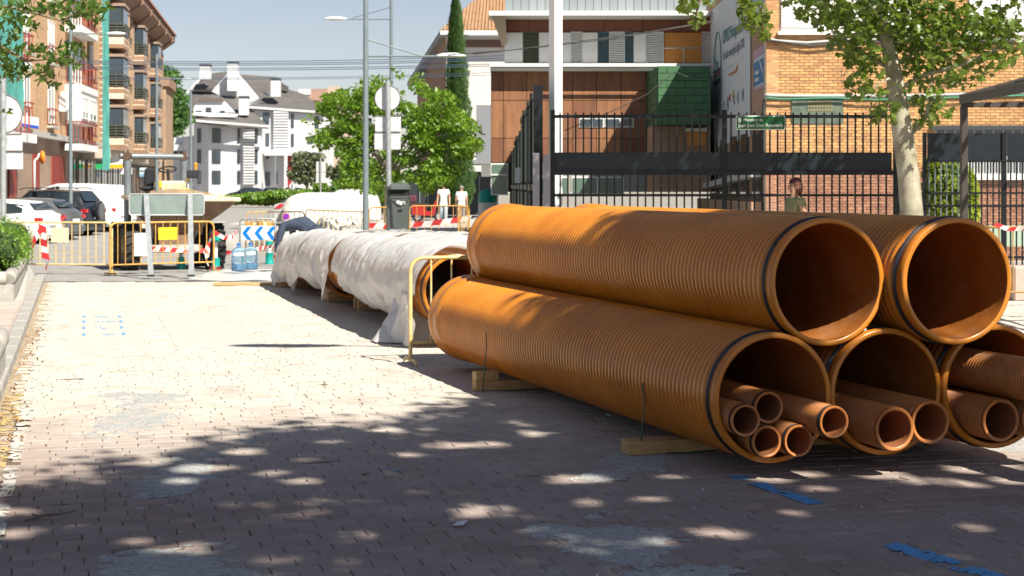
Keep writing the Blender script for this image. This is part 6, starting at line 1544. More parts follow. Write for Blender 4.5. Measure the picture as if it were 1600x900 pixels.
# leafy twigs hanging in from above, before the school banner
for (lab, cl_, br, Z) in (('leafy plane tree bough hanging in at the top beside the zinc roof', [(1075, 8, 18, 12, 26), (1090, 30, 11, 12, 16), (1105, -2, 14, 12, 16), (1083, 40, 6, 7, 6)], [(1130, -60), (1105, -20), (1090, 10), (1086, 38)], 15.5),
                          ('leafy plane tree bough hanging over the top of the school banner', [(1165, 2, 14, 14, 20), (1172, 36, 16, 16, 24), (1187, 22, 14, 18, 22), (1196, 50, 9, 18, 16), (1162, 22, 9, 8, 8)], [(1215, -60), (1200, -20), (1190, 20), (1192, 55)], 14.5)):
    t = thing('tree_bough', lab, 'tree', W(br[0][0], br[0][1], Z)); b = MB(); pts = [W(x, y, Z) for x, y in br]; b.tube(pts, [.03, .02, .012, .005], 6); b.build('branch', M_bark2, t, smooth=True)
    b = MB(); p = W(br[1][0], br[1][1], Z); b.tube([p, W(cl_[0][0], cl_[0][1], Z), W(cl_[0][0] - 6, cl_[0][1] + 8, Z)], [.01, .006, .003], 5); b.build('twig', M_bark2, t)
    lv = []
    for (px, py, rx, ry, n) in cl_: lv += px_clump(px, py, rx, ry, Z, n, .10, g, .3)
    L_ = put_leaves(t, lv, M_plane, 'maple', g, len(lv) - 1)
# ---- top left bough with small oval leaves
t = thing('tree_bough', 'bough with small oval leaves hanging in at the top left corner', 'tree', W(-60, 60, 12.5)); Z = 12.5
for pts, r in (([(-60, 60), (0, 72), (40, 95), (75, 92), (110, 88), (125, 102)], .016), ([(-40, 20), (10, 10), (60, 22), (95, 32), (130, 14), (168, 4)], .014), ([(-40, 40), (0, 100), (20, 118), (34, 126)], .012), ([(0, 10), (25, 30), (55, 45), (60, 60)], .009), ([(75, 92), (70, 115), (76, 134)], .006), ([(40, 95), (58, 112), (88, 130)], .005), ([(95, 32), (100, 42), (98, 50)], .005), ([(110, 88), (112, 74), (120, 68)], .005), ([(60, 22), (90, 2), (120, -20)], .008)):
    b = MB(); P_ = [W(x, y, Z) for x, y in pts]; b.tube(P_, [r * (1 - .7 * i / (len(P_) - 1)) for i in range(len(P_))], 6); b.build('branch', M_bark2, t, smooth=True)
lv = []
for (px, py, rx, ry, n) in ((12, 12, 26, 18, 34), (45, 8, 20, 14, 26), (85, 12, 20, 13, 34), (118, 16, 20, 14, 36), (150, 8, 20, 10, 24), (146, 26, 10, 10, 10), (100, 38, 8, 10, 12), (30, 30, 18, 14, 22), (10, 48, 16, 18, 26), (8, 82, 14, 16, 24), (20, 115, 20, 12, 30), (28, 100, 12, 12, 14),
                            (55, 40, 12, 12, 10), (48, 82, 14, 9, 14), (70, 112, 14, 12, 26), (76, 130, 8, 6, 8), (92, 92, 16, 12, 28), (112, 78, 14, 13, 24), (116, 100, 12, 8, 14), (66, 76, 10, 8, 10), (0, 140, 6, 12, 4), (4, 172, 5, 8, 4)):
    lv += px_clump(px, py, rx, ry, Z, int(n * 1.7), .075, g, .35)
g.shuffle(lv); put_leaves(t, lv, M_oval, 'oval', g, 290)

# ---- lime tree by the lamp posts
def tree(name, label, Z, trunk, clumps, m, kind, s, bark=M_bark2, dz=1.6, seed=1, group=None, r0=.09):
    g = random.Random(seed); t = thing(name, label, 'tree', (X_(trunk[0][0], Z), Z, gz(Z)), group)
    p0 = Vector((X_(trunk[0][0], Z), Z, gz(Z))); P_ = [p0] + [W(x, y, Z) for x, y in trunk[1:]]; n = len(P_)
    b = MB(); b.tube(P_, [r0 * (1 - .6 * i / (n - 1)) for i in range(n)], 8); b.build('trunk', bark, t, smooth=True)
    top = P_[-1]; fork = P_[-2] if n > 2 else P_[-1]
    for (px, py, rx, ry, n_) in clumps[::3]:
        c = W(px, py, Z); b = MB(); b.tube([fork, fork.lerp(c, .5) + Vector((0, g.uniform(-.3, .3), .25)), fork.lerp(c, .85)], [r0 * .35, r0 * .18, r0 * .06], 5); b.build('limb', bark, t, smooth=True)
    lv = []
    for (px, py, rx, ry, n_) in clumps: lv += px_clump(px, py, rx, ry, Z, n_, s, g, dz)
    put_leaves(t, lv, m, kind, g, 0); return t
g2 = random.Random(5); cl = []
for _ in range(120):
    a = g2.uniform(0, 6.283); r = math.sqrt(g2.random()); px = 612 + 135 * r * math.cos(a); py = 215 + 88 * r * math.sin(a)
    if py < 215 and abs(px - 612) > 135 * math.sqrt(max(0, 1 - ((215 - py) / 95) ** 1.6)) : continue
    cl.append((px, py, g2.uniform(12, 24), g2.uniform(7, 13), g2.randrange(110, 175)))
cl += [(740, 205, 18, 9, 50), (722, 190, 18, 9, 40), (545, 148, 20, 10, 50), (490, 190, 18, 9, 40), (500, 215, 22, 10, 50), (655, 125, 16, 10, 50), (622, 115, 10, 8, 30), (700, 225, 24, 14, 80), (560, 170, 20, 14, 70), (680, 250, 24, 14, 80), (650, 275, 24, 10, 60)]
tree('lime_tree', 'broad bright green tree between the lamp posts and the cypress', 50, [(604, 0), (605, 300), (606, 270), (608, 230)], cl, M_bright, 'oval', .172, mat('pale bark', (.42, .36, .28), .85, var=.2), 1.9, 3, None, .10)
cl = [(px, py, 30, 18, 90) for px, py in ((585, 285), (630, 275), (665, 285), (560, 300), (690, 270), (610, 300), (540, 295), (650, 300))]
tree('garden_tree', 'darker green tree further back beneath the bright tree', 95, [(626, 0), (624, 300), (624, 270)], cl, M_pine, 'oval', .42, M_bark2, 2.5, 6, None, .12)
# cypress
g = random.Random(9); ZY = 77; t = thing('cypress', 'tall narrow dark green cypress beside the pale building', 'tree', (X_(717, ZY), ZY, gz(ZY)))
b = MB(); b.cyl((X_(717, ZY), ZY, gz(ZY)), (X_(715, ZY), ZY, 8), .14, .06, n=8); b.build('trunk', M_bark2, t, smooth=True)
zc0, zc1 = Z_(322, ZY), Z_(-6, ZY)
def crad(tz): return (.06 + 1.0 * (1 - tz) ** .55 * min(1, tz * 6 + .55)) * .70
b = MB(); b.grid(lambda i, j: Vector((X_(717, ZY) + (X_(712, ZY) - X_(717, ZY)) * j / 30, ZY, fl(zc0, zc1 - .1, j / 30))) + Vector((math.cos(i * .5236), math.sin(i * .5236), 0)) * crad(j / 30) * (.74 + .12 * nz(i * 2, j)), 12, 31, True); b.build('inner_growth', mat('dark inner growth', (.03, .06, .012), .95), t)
b = MB()
for _ in range(15000):
    tz = g.random() ** 1.15; a = g.uniform(0, 6.283); r = crad(tz) * (.84 + .42 * nz(math.cos(a) * 2.5, math.sin(a) * 2.5, tz * 17) + g.uniform(-.12, .22)); c = Vector((fl(X_(717, ZY), X_(712, ZY), tz) + math.cos(a) * r, ZY + math.sin(a) * r, fl(zc0, zc1, tz)))
    s = g.uniform(.07, .13); d = Vector((math.cos(a) * .5 + g.uniform(-.3, .3), math.sin(a) * .5 + g.uniform(-.3, .3), 1)).normalized(); sd = Vector((-math.sin(a), math.cos(a), g.uniform(-.4, .4))) * s * .35
    b.add([c - sd, c + d * s * .4 - sd * .2 + Vector((math.cos(a), math.sin(a), 0)) * s * .2, c + d * s * 1.5, c + sd], [(0, 1, 2), (0, 2, 3)])
stuff(b.build('crown', M_cyp, t))
# pine, olive, shrubs
cl = [(272, 120, 12, 14, 200), (262, 112, 14, 9, 200), (268, 140, 20, 12, 260), (278, 155, 20, 14, 300), (272, 175, 24, 12, 320), (284, 188, 20, 12, 240), (265, 198, 18, 10, 220), (288, 172, 14, 10, 160), (276, 206, 12, 9, 110), (256, 108, 8, 8, 90), (262, 160, 14, 20, 200)]
tree('pine_tree', 'green pine tree rising behind the end of the brown flats', 160, [(266, 0), (268, 250), (270, 200), (272, 130)], cl, M_pine, 'quad', .48, M_bark2, 2.6, 8, None, .22)
cl = [(480, 255, 26, 18, 500), (465, 270, 18, 14, 260), (498, 265, 16, 14, 260), (482, 280, 26, 10, 300), (470, 245, 14, 8, 120), (496, 246, 12, 8, 120)]
tree('olive_tree', 'grey green olive tree in front of the white apartment house', 140, [(478, 0), (480, 292), (481, 275)], cl, M_olive, 'quad', .42, M_bark2, 2.4, 9, None, .2)
cl = [(x, y, 12, 9, 130) for x, y in ((535, 262), (545, 272), (528, 275), (515, 268), (554, 262))]
tree('small_olive', 'small reddish green tree beyond the sheeted cars', 120, [(540, 0), (540, 290), (540, 275)], cl, M_olive, 'quad', .4, M_bark2, 1.5, 19, None, .12)
def bush(name, label, Z, cs_, m, s, n, seed=1, cat='shrub', group=None):
    g = random.Random(seed); t = thing(name, label, cat, (X_(cs_[0][0], Z), Z, gz(Z)), group)
    b = MB(); 
    for (px, py, rx, ry) in cs_:
        c = W(px, py, Z); 
        for _ in range(n):
            d = Vector((g.gauss(0, 1), g.gauss(0, 1), g.gauss(0, 1))).normalized(); k = g.uniform(.75, 1.05); leaf(b, c + Vector((d.x * rx * Z / F, d.y * min(rx, ry * 2.5) * Z / F, d.z * ry * Z / F)) * k, s * g.uniform(.6, 1.2), g, 'quad', d)
    stuff(b.build('foliage', m, t))
    b = MB()
    (px, py, rx, ry) = cs_[0]
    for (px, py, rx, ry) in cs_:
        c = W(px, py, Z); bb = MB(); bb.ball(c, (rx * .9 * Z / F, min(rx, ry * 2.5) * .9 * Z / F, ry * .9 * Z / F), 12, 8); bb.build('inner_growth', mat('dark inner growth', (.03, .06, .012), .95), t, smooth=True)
    return t
bush('clipped_hedge', 'long clipped green hedge mound on the roundabout before the white house', 125, [(400, 309, 28, 9), (440, 306, 34, 10), (478, 304, 28, 8), (370, 312, 20, 7), (420, 313, 50, 7), (350, 312, 26, 6)], M_hedge, .35, 900, 3, 'hedge')
bush('round_shrub', 'small round clipped green bush by the post at the roundabout', 112, [(501, 294, 12, 9)], M_bright, .22, 900, 4)
bush('round_shrub', 'reddish green bush between the olive and the bright tree', 118, [(531, 291, 13, 9), (520, 298, 8, 5)], M_olive, .25, 600, 5)
bush('garden_hedge', 'green hedge at the foot of the bright tree', 100, [(560, 312, 26, 9), (600, 310, 26, 9), (640, 306, 26, 9), (675, 300, 18, 9)], M_bright, .3, 700, 6, 'hedge')
b = None
# yellow green thuja behind the gate fence
bush('thuja_shrub', 'yellow green thuja bush behind the gate fence beside the plane tree', 29, [(1482, 285, 40, 42), (1470, 310, 30, 35), (1505, 300, 24, 34), (1460, 270, 18, 26), (1500, 330, 30, 30)], M_yel, .10, 1500, 7)
# ---- shade trees out over the camera, to the right
g = random.Random(31)
def bound(x):      # far edge of the shade on the ground
    ks = [(-6, 6.0), (-2.9, 8.5), (-2.2, 9.9), (-1.6, 11.2), (-.5, 11.9), (.1, 13.4), (1.2, 13.6), (2.2, 12.9), (3.4, 10.6), (5, 9)]
    for (a, ya), (b_, yb) in zip(ks, ks[1:]):
        if x <= b_: return fl(ya, yb, max(0, (x - a) / (b_ - a)))
    return 8
lvA = []
SD = Vector((.57, -.71, 1.0))
HOLES = []
for (px, py, r) in ((696, 696, .17), (756, 695, .16), (638, 711, .13), (471, 752, .13), (426, 739, .12), (561, 837, .10), (756, 797, .17), (735, 799, .12), (890, 750, .15), (925, 748, .15), (835, 677, .13), (917, 786, .09), (1045, 745, .10), (1225, 740, .14), (1262, 741, .14),
                    (1281, 764, .12), (1115, 832, .13), (1142, 836, .12), (1240, 801, .10), (1440, 752, .13), (1475, 753, .14), (1510, 757, .12), (1581, 749, .16), (1030, 848, .10), (1019, 779, .09), (1532, 824, .08), (310, 734, .16), (345, 731, .13), (282, 752, .13), (27, 833, .12), (10, 800, .14),
                    (213, 846, .10), (293, 857, .12), (250, 860, .08), (1600, 700, .5), (1570, 722, .15), (520, 690, .10), (600, 672, .11), (380, 706, .14), (240, 722, .13)):
    Zc = H * F / (py - 290); HOLES.append((X_(px, Zc), Zc, r))
HOLES += [(1.50, 10.36, .30), (2.22, 10.40, .32), (1.47, 9.42, .20), (2.15, 9.52, .20), (2.82, 9.75, .26), (1.15, 9.9, .12), (2.9, 10.5, .2)]
gh = random.Random(77)
for _ in range(24): HOLES.append((gh.uniform(-.6, 2.6), gh.uniform(11.3, 15.0), gh.uniform(.06, .16)))
def holed(p):
    gx, gy = p.x - .57 * p.z, p.y + .71 * p.z
    for hx, hy, r in HOLES:
        if (gx - hx) ** 2 + (gy - hy) ** 2 < r * r: return True
    return False
n_ = 0
while n_ < 390:
    x = g.uniform(-3.6, 3.8); y = g.uniform(6.0, 13.6)
    e = bound(x) - y
    if e < .30: continue
    if e < 1.3 and g.random() < .22: continue
    h = g.uniform(7.2, 11.5); c = Vector((x, y, 0)) + SD * h; n_ += 1
    sg = .26 if e > .9 else .18
    for _ in range(105 if e > .9 else 70):
        p = c + Vector((g.gauss(0, sg), g.gauss(0, sg), g.gauss(0, .25)))
        if not holed(p): lvA.append((p, g.uniform(.11, .18)))
def ok(p): return p.z > H + .1137 * p.y + .45
lvA = [q for q in lvA if ok(q[0])]
for lab, base, sel in (('shady plane tree standing to the right of the camera, out of the picture', (6.6, .6), lambda p: p.x > 5.2), ('shady plane tree standing beside the camera, out of the picture', (3.4, -1.6), lambda p: p.x <= 5.2)):
    t = thing('plane_tree', lab, 'tree', (base[0], base[1], 0), 'plane trees shading the paving')
    b = MB(); b.tube([(base[0], base[1], 0), (base[0] + .05, base[1], 1.6), (base[0], base[1] + .1, 3.3), (base[0] + .1, base[1] + .3, 5.4), (base[0], base[1] + .2, 8.4)], [.24, .2, .17, .13, .06], 10); b.build('trunk', M_bark, t, smooth=True)
    mine = [q for q in lvA if sel(q[0])]
    for k in range(12):
        q = mine[g.randrange(len(mine))][0]; a = Vector((base[0], base[1] + .3, 5.2)); b = MB(); b.tube([a, a.lerp(q, .5) + Vector((0, 0, .4)), q], [.07, .04, .012], 6); b.build('branch', M_bark, t, smooth=True)
    put_leaves(t, mine, M_plane, 'maple', g, 0)
# ================================================================== DUMPER
class Frame:
    def __init__(s, o, h): s.o = Vector(o); s.h = Vector((h[0], h[1], 0)).normalized(); s.s = Vector((-s.h.y, s.h.x, 0)); s.u = Vector((0, 0, 1))
    def P(s, f, l, z): return s.o + s.h * f + s.s * l + s.u * z
def fbox(mb, fr, f0, f1, l0, l1, z0, z1): return mb.obox(fr.P(f0, l0, z0), fr.h * (f1 - f0), fr.s * (l1 - l0), (0, 0, z1 - z0))
fd = Frame((X_(262, 33.4), 33.4, gz(33.4)), (.36, -.93))      # heading: towards the camera, a little right; s = left side of the machine = picture right
M_dy = mat('dumper cream enamel', (.68, .64, .54), .55, col2=(.55, .42, .22), scale=3)
M_dyy = mat('dumper yellow enamel', (.78, .48, .03), .5)
M_rust = mat('dirty rusty steel', (.24, .16, .10), .85, col2=(.15, .09, .05), scale=4, bump=.4, bscale=25)
M_skipin = mat('sand caked steel', (.34, .24, .14), .95, col2=(.22, .155, .09), scale=5, bump=.6, bscale=14, bdist=.04)
M_tyre = mat('tyre rubber', (.025, .025, .025), .85, var=.3, scale=20)
TD_ = thing('site_dumper', 'cream and rust coloured site dumper with a sand caked skip behind the leaning barrier', 'construction vehicle', fd.o)
def wheel(par, c, ax, R, w_, lugs=True, rimm=None):
    b = MB(); ax = Vector(ax).normalized(); c = Vector(c)
    b.lathe([(R * .55, -w_ / 2), (R * .9, -w_ / 2), (R * .985, -w_ * .38), (R, -w_ * .2), (R, w_ * .2), (R * .985, w_ * .38), (R * .9, w_ / 2), (R * .55, w_ / 2)], c, ax, 28)
    if lugs:
        u0 = ax.orthogonal().normalized(); v0 = ax.cross(u0)
        for k in range(18):
            for sd in (-1, 1):
                a = 2 * math.pi * (k + (.5 if sd > 0 else 0)) / 18; r_ = u0 * math.cos(a) + v0 * math.sin(a); tt = ax.cross(r_)
                b.obox(c + r_ * (R - .015) + (ax * .01 * sd) - tt * .02, ax * sd * w_ * .46 + tt * .06, tt * .045, r_ * .05)
    ty = b.build('wheel', M_tyre, par, smooth=True, auto=35)
    b = MB(); b.lathe([(.02, -w_ * .46), (R * .18, -w_ * .46), (R * .22, -w_ * .30), (R * .45, -w_ * .28), (R * .5, -w_ * .44), (R * .58, -w_ * .47), (R * .58, w_ * .47), (R * .5, w_ * .4), (.02, w_ * .38)], c, ax, 20, True, True); b.build('rim', rimm or M_dyy, ty, smooth=True, auto=35)
    return ty
for f, l in ((.62, -.86), (-.95, -.86), (.62, .86), (-.95, .86)):
    wheel(TD_, fd.P(f, l, .46), fd.s, .46, .32, True, mat('ochre wheel rim', (.42, .26, .09), .7, var=.2))
b = MB(); fbox(b, fd, -1.45, .9, -.32, .32, .42, .72); b.build('chassis', M_rust, TD_)
b = MB(); b.cyl(fd.P(.62, -.6, .43), fd.P(.62, .6, .43), .08); b.build('axle', M_rust, TD_); b = MB(); b.cyl(fd.P(-1.0, -.6, .43), fd.P(-1.0, .6, .43), .08); b.build('axle', M_rust, TD_)
b = MB(); fbox(b, fd, -1.55, -.75, -.42, .42, .72, 1.18); b.build('engine_cover', M_dy, TD_)
b = MB(); fbox(b, fd, -.75, -.1, -.5, .5, .72, .80); b.build('floor_plate', M_rust, TD_)
# skip
def skip_ring(z, f0, f1, l, k=0.0): return [fd.P(f0, -l, z), fd.P(f1, -l, z), fd.P(f1, l, z), fd.P(f0, l, z)]
lo = skip_ring(.74, .25, .85, .36); mdz = [fd.P(-.05, -.66, 1.18), fd.P(1.25, -.68, 1.18), fd.P(1.25, .92, 1.18), fd.P(-.05, .90, 1.18)]; tp = [fd.P(-.12, -.92, 1.50), fd.P(1.45, -.95, 1.46), fd.P(1.42, 1.22, 1.44), fd.P(-.12, 1.08, 1.48)]
b = MB(); b.add(lo + mdz + tp, [(0, 3, 2, 1)] + [(i, (i + 1) % 4, 4 + (i + 1) % 4, 4 + i) for i in range(4)] + [(4 + i, 4 + (i + 1) % 4, 8 + (i + 1) % 4, 8 + i) for i in range(4)]); b.build('skip', M_rust, TD_)
b = MB(); b.tube([tp[0], tp[1], tp[2], tp[3]], .045, 6, closed=True); b.build('skip_rim', M_dy, TD_)
b = MB(); b.obox(mdz[1] + Vector((0, 0, .20)) - fd.h * -.10, mdz[2] - mdz[1], Vector((0, 0, .16)), fd.h * .03); b.build('rim_band', M_dy, TD_)
cc = sum(tp, Vector()) / 4
b = MB(); b.grid(lambda i, j: tp[0].lerp(tp[1], .04 + .92 * i / 24).lerp(tp[3].lerp(tp[2], .04 + .92 * i / 24), .04 + .92 * j / 24) + Vector((0, 0, -.0 + .17 * math.sin(math.pi * i / 24) * math.sin(math.pi * j / 24) + .06 * nz(i * .3, j * .3, 2) + .02 * nz(i, j, 7))), 25, 25)
b.build('sand_load', M_skipin, TD_, smooth=True)
for l in (-.5, 0, .5):
    b = MB(); b.prism([(.9, .72), (1.27, 1.18), (1.23, 1.2), (.84, .72)], fd.P(0, l, 0), fd.h, (0, 0, 1), fd.s * .05); b.build('rib', M_rust, TD_)
for l in (-.38, .42):
    b = MB(); b.cyl(fd.P(.45, l, .55), fd.P(1.1, l * 1.3, 1.1), .035); b.build('ram', M_steel, TD_)
b = MB(); fbox(b, fd, .82, .98, -.5, .5, .38, .52); b.build('front_beam', mat('pale grey beam', (.45, .43, .40), .7, var=.2), TD_)
# controls
b = MB(); p = fd.P(-.35, .05, 0); b.box((W(262, 280, 33.0).x, 33.6, 1.52), (.52, .34, .52), .1, .04); b.build('console', M_dy, TD_)
b = MB(); b.box((W(243, 280, 33.0).x, 33.44, 1.70), (.07, .05, .14), .1, .01); b.build('yellow_panel', M_dyy, TD_)
sw = Vector((W(258, 265, 33.3).x, 33.55, Z_(264, 33.4))); ax = Vector((0, -.35, .94)).normalized(); b = MB(); b.tube(b.ring(sw, ax, .175, 22)[:], .018, 6, closed=True)
for k in range(3): a = 2.1 * k + .5; b.tube([sw - ax * .03, sw + Vector((math.cos(a) * .17, math.sin(a) * .16, math.sin(a) * .06))], .012, 5)
b.cyl(sw - ax * .25, sw, .03); b.build('steering_wheel', M_black, TD_)
b = MB(); b.box((W(227, 275, 33.8).x, 34.0, 1.62), (.30, .34, .10), .1, .04); b.build('seat', M_black, TD_)
b = MB(); b.box((W(227, 275, 33.8).x, 34.16, 1.85), (.20, .10, .42), .1, .04); b.build('backrest', M_black, TD_)
M_rops = mat('grey roll bar', (.20, .23, .25), .45, metal=.3, var=.15)
pL, pR = (X_(198, 33.2), 33.2), (X_(288, 33.9), 33.9)
for (x, y), zb in ((pL, .6), (pR, .9)):
    b = MB(); b.cyl((x, y, zb), (x, y, Z_(244, 33.5)), .075, n=14); b.build('roll_bar_post', M_rops, TD_, smooth=True, auto=40)
b = MB(); zt_ = Z_(243.5, 33.5); b.cyl((pL[0] - .16, pL[1] - .02, zt_), (pR[0] + .06, pR[1] + .02, zt_), .062, n=14); b.build('roll_bar_top', M_rops, TD_, smooth=True, auto=40)
for (x, y) in (pL, pR):
    b = MB(); b.cyl((x, y - .08, zt_), (x, y + .08, zt_), .085, n=12); b.prism([(-.05, .05), (.05, .05), (.0, .16)], (x, y, zt_), (1, 0, 0), (0, 0, 1), (0, .03, 0)); b.build('bar_joint', mat('rusty joint', (.10, .06, .04), .8), TD_)
b = MB(); b.tube([(pR[0] - .02, 33.6, 1.66), (pR[0] + .22, 33.5, 1.86)], .018, 6); b.build('mirror_arm', M_dyy, TD_); b = MB(); b.box((pR[0] + .26, 33.5, 1.92), (.24, .06, .17), .3, .02); b.build('mirror', M_black, TD_)
b = MB(); b.tube([(pR[0] - .05, 33.6, 1.62), (pR[0] + .2, 33.5, 1.60)], .018, 6); b.build('grab_handle', M_dyy, TD_)
b = MB(); b.cyl((pR[0] + .25, 33.9, 2.02), (pR[0] + .25, 33.9, 2.1), .03); b.ball((pR[0] + .25, 33.9, 2.13), .04, 8, 6); b.build('beacon', mat('amber beacon', (.8, .3, .02), .3), TD_)

TD_.location.y += .75; TD_.location.x += X_(262, .75)
# ================================================================== CARS
M_carglass = mat('car glass', (.02, .03, .04), .06, spec=.9)
M_tail = mat('tail light red', (.45, .015, .02), .2, coat=.5); M_alloy = mat('alloy wheel', (.50, .50, .52), .35, metal=.6)
def car_paint(nm, c): return mat(nm, c, .3, coat=.8, spec=.5)
M_trim = mat('black car trim', (.025, .025, .028), .6)
def car(name, label, cat, loc, heading, L, Wd, Ht, prof, paint, group='cars parked beyond the barriers', spare=False, roof_rails=False, rear_glass=True):
    """prof: list of (x from rear 0..1, z_belt, z_roof, half roof width factor, cabin flag). heading = direction of the bonnet"""
    h = Vector((heading[0], heading[1], 0)).normalized(); s = Vector((-h.y, h.x, 0)); o = Vector(loc); t = thing(name, label, cat, o, group)
    def P(x, l, z): return o + h * (x * L - L / 2) + s * l + Vector((0, 0, z))
    hw = Wd / 2; b = MB(); secs = []
    for (x, zb, zr, rf, cab, wf) in prof:
        w_ = hw * wf; sec = [(w_ * .86, .20), (w_ * .97, .30), (w_, .55), (w_ * .985, zb - .06), (w_ * .95, zb)]
        if cab: sec += [(w_ * fl(.95, rf, .5), fl(zb, zr, .5)), (w_ * rf, zr - .05), (w_ * rf * .86, zr), (w_ * .3, zr + .015)]
        else: sec += [(w_ * .93, zb + .004), (w_ * .86, fl(zb, zr, .7)), (w_ * .7, zr), (w_ * .3, zr + .01)]
        secs.append(sec)
    n = len(secs[0])
    vs = []
    for (pr, sec) in zip(prof, secs):
        vs += [P(pr[0], l, z) for l, z in sec] + [P(pr[0], -l, z) for l, z in sec[::-1]]
    m_ = 2 * n; fs = []
    for i in range(len(prof) - 1):
        for k in range(m_): fs.append((i * m_ + k, i * m_ + (k + 1) % m_, (i + 1) * m_ + (k + 1) % m_, (i + 1) * m_ + k))
    fs.append(tuple(range(m_))[::-1]); fs.append(tuple(range((len(prof) - 1) * m_, len(prof) * m_)))
    b.add(vs, fs); bo = b.build('body', paint, t, smooth=True, auto=38)
    # side glass for consecutive cabin stations, with pillars between
    cabs = [i for i, pr in enumerate(prof) if pr[4]]
    for sd in (1, -1):
        for i, j in zip(cabs, cabs[1:]):
            if prof[i][4] == 2 and prof[j][4] == 2: continue
            a_, c_ = prof[i], prof[j]; g_ = MB()
            def q(pr, tt, fx): 
                w_ = hw * pr[5]; z = fl(pr[1] + .03, pr[2] - .10, tt); l = w_ * fl(.95, pr[3], (z - pr[1]) / max(.01, (pr[2] - .05 - pr[1]))) + .012
                return (pr[0] + fx, l * sd, z)
            d = (c_[0] - a_[0]) * .05; pts = [q(a_, 0, d), q(c_, 0, -d), q(c_, 1, -d), q(a_, 1, d)]
            V_ = [P(*p) for p in pts]; g_.add(V_ + [v - s * sd * .01 for v in V_], [(0, 1, 2, 3), (7, 6, 5, 4), (0, 4, 5, 1), (1, 5, 6, 2), (2, 6, 7, 3), (3, 7, 4, 0)]); g_.build('side_window', M_carglass, t)
    # rear window
    if rear_glass:
        r0, r1 = prof[0], prof[cabs[0]]
        nxt = prof[cabs[1]] if len(cabs) > 1 else r1
        g_ = MB(); z0, z1 = r1[1] + .05, r1[2] - .08; x0 = prof[1][0] - .004
        i0 = cabs[0]; pa, pb = prof[i0 - 1], prof[i0]
        A = [P(pa[0] - .006, l * hw * .78, pa[2] + .05) for l in (-1, 1)]; B_ = [P(pb[0] - .012, l * hw * .62, pb[2] - .06) for l in (1, -1)]
        V_ = A + B_; V_ = [v - h * .012 + Vector((0, 0, .012)) for v in V_]
        g_.add(V_ + [v + h * .01 - Vector((0, 0, .01)) for v in V_], [(0, 1, 2, 3), (7, 6, 5, 4), (0, 4, 5, 1), (1, 5, 6, 2), (2, 6, 7, 3), (3, 7, 4, 0)]); g_.build('rear_window', M_carglass, t)
    for sd in (1, -1):
        g_ = MB(); c = P(.012, sd * hw * .80, prof[1][1] - .12); g_.box(c, (.13, .30, .17), math.atan2(s.y, s.x) , .03) if False else g_.obox(P(-.004, sd * hw * .78, prof[1][1] - .20), s * sd * hw * .20, h * .22, (0, 0, .13)); g_.build('tail_light', M_tail, t)
    g_ = MB(); g_.obox(P(-.012, -hw * .9, .30), s * hw * 1.8, h * .2, (0, 0, .18)); g_.build('bumper', M_trim if spare else paint, t)
    g_ = MB(); g_.obox(P(-.016, -.26, .62), s * .52, h * .02, (0, 0, .12)); g_.build('number_plate', M_white, t)
    Rw = .32 * Ht / 1.45 ** 1 if Ht < 1.6 else .36
    for x in (.19, .80):
        for sd in (1, -1):
            g_ = MB(); g_.cyl(P(x, sd * (hw - .09), Rw), P(x, sd * (hw + .004), Rw), Rw * 1.13, n=24); g_.build('wheel_arch', M_trim, t)
            wheel(t, P(x, sd * (hw - .08), Rw), s * -sd, Rw, .2, False, M_alloy)
    if spare: g_ = MB(); g_.lathe([(.05, 0), (.33, .0), (.36, .05), (.36, .17), (.3, .22)], P(-.005, 0, .92), -h, 24, True, True); g_.build('spare_wheel_cover', paint, t, smooth=True, auto=40)
    if roof_rails:
        for sd in (1, -1): g_ = MB(); g_.tube([P(.1, sd * hw * .68, Ht), P(.14, sd * hw * .68, Ht + .06), P(.6, sd * hw * .68, Ht + .06), P(.66, sd * hw * .68, Ht)], .018, 5); g_.build('roof_rail', M_trim, t)
    g_ = MB(); g_.obox(P(.60, hw * .97, .95), s * .17, h * .12, (0, 0, .12)); g_.obox(P(.60, -hw * .97 - .17, .95), s * .17, h * .12, (0, 0, .12)); g_.build('mirror', paint, t)
    for sd in (1, -1): g_ = MB(); g_.obox(P(.985, sd * hw * .5, .58), s * sd * hw * .36, h * .12, (0, 0, .14)); g_.build('headlight', M_glass2, t)
    return t
hatch = [(0, .62, .72, .7, 0, .90), (.02, .95, 1.0, .7, 0, .97), (.07, 1.0, 1.10, .7, 0, .985), (.15, 1.0, 1.40, .74, 1, 1), (.36, .96, 1.47, .76, 1, 1), (.55, .94, 1.46, .76, 1, 1), (.73, .92, 1.0, .74, 0, 1), (.90, .82, .86, .7, 0, .97), (.98, .66, .72, .7, 0, .90), (1, .45, .5, .7, 0, .84)]
suv = [(0, .85, .90, .7, 0, .92), (.015, 1.05, 1.10, .7, 0, .98), (.04, 1.10, 1.22, .7, 0, .99), (.10, 1.10, 1.64, .78, 1, 1), (.33, 1.06, 1.70, .80, 1, 1), (.56, 1.04, 1.68, .80, 1, 1), (.72, 1.02, 1.10, .74, 0, 1), (.93, .96, 1.0, .7, 0, .97), (.99, .7, .75, .7, 0, .9), (1, .5, .55, .7, 0, .86)]
van = [(0, .8, 1.30, .8, 0, .95), (.01, 1.0, 1.62, .86, 2, .99), (.05, 1.05, 1.82, .86, 2, 1), (.30, 1.05, 1.88, .86, 2, 1), (.52, 1.05, 1.88, .86, 2, 1), (.56, 1.05, 1.88, .84, 1, 1), (.70, 1.02, 1.72, .80, 1, 1), (.80, 1.0, 1.08, .74, 0, 1), (.94, .86, .92, .7, 0, .97), (1, .55, .6, .7, 0, .88)]
HD = (-.985, .17)
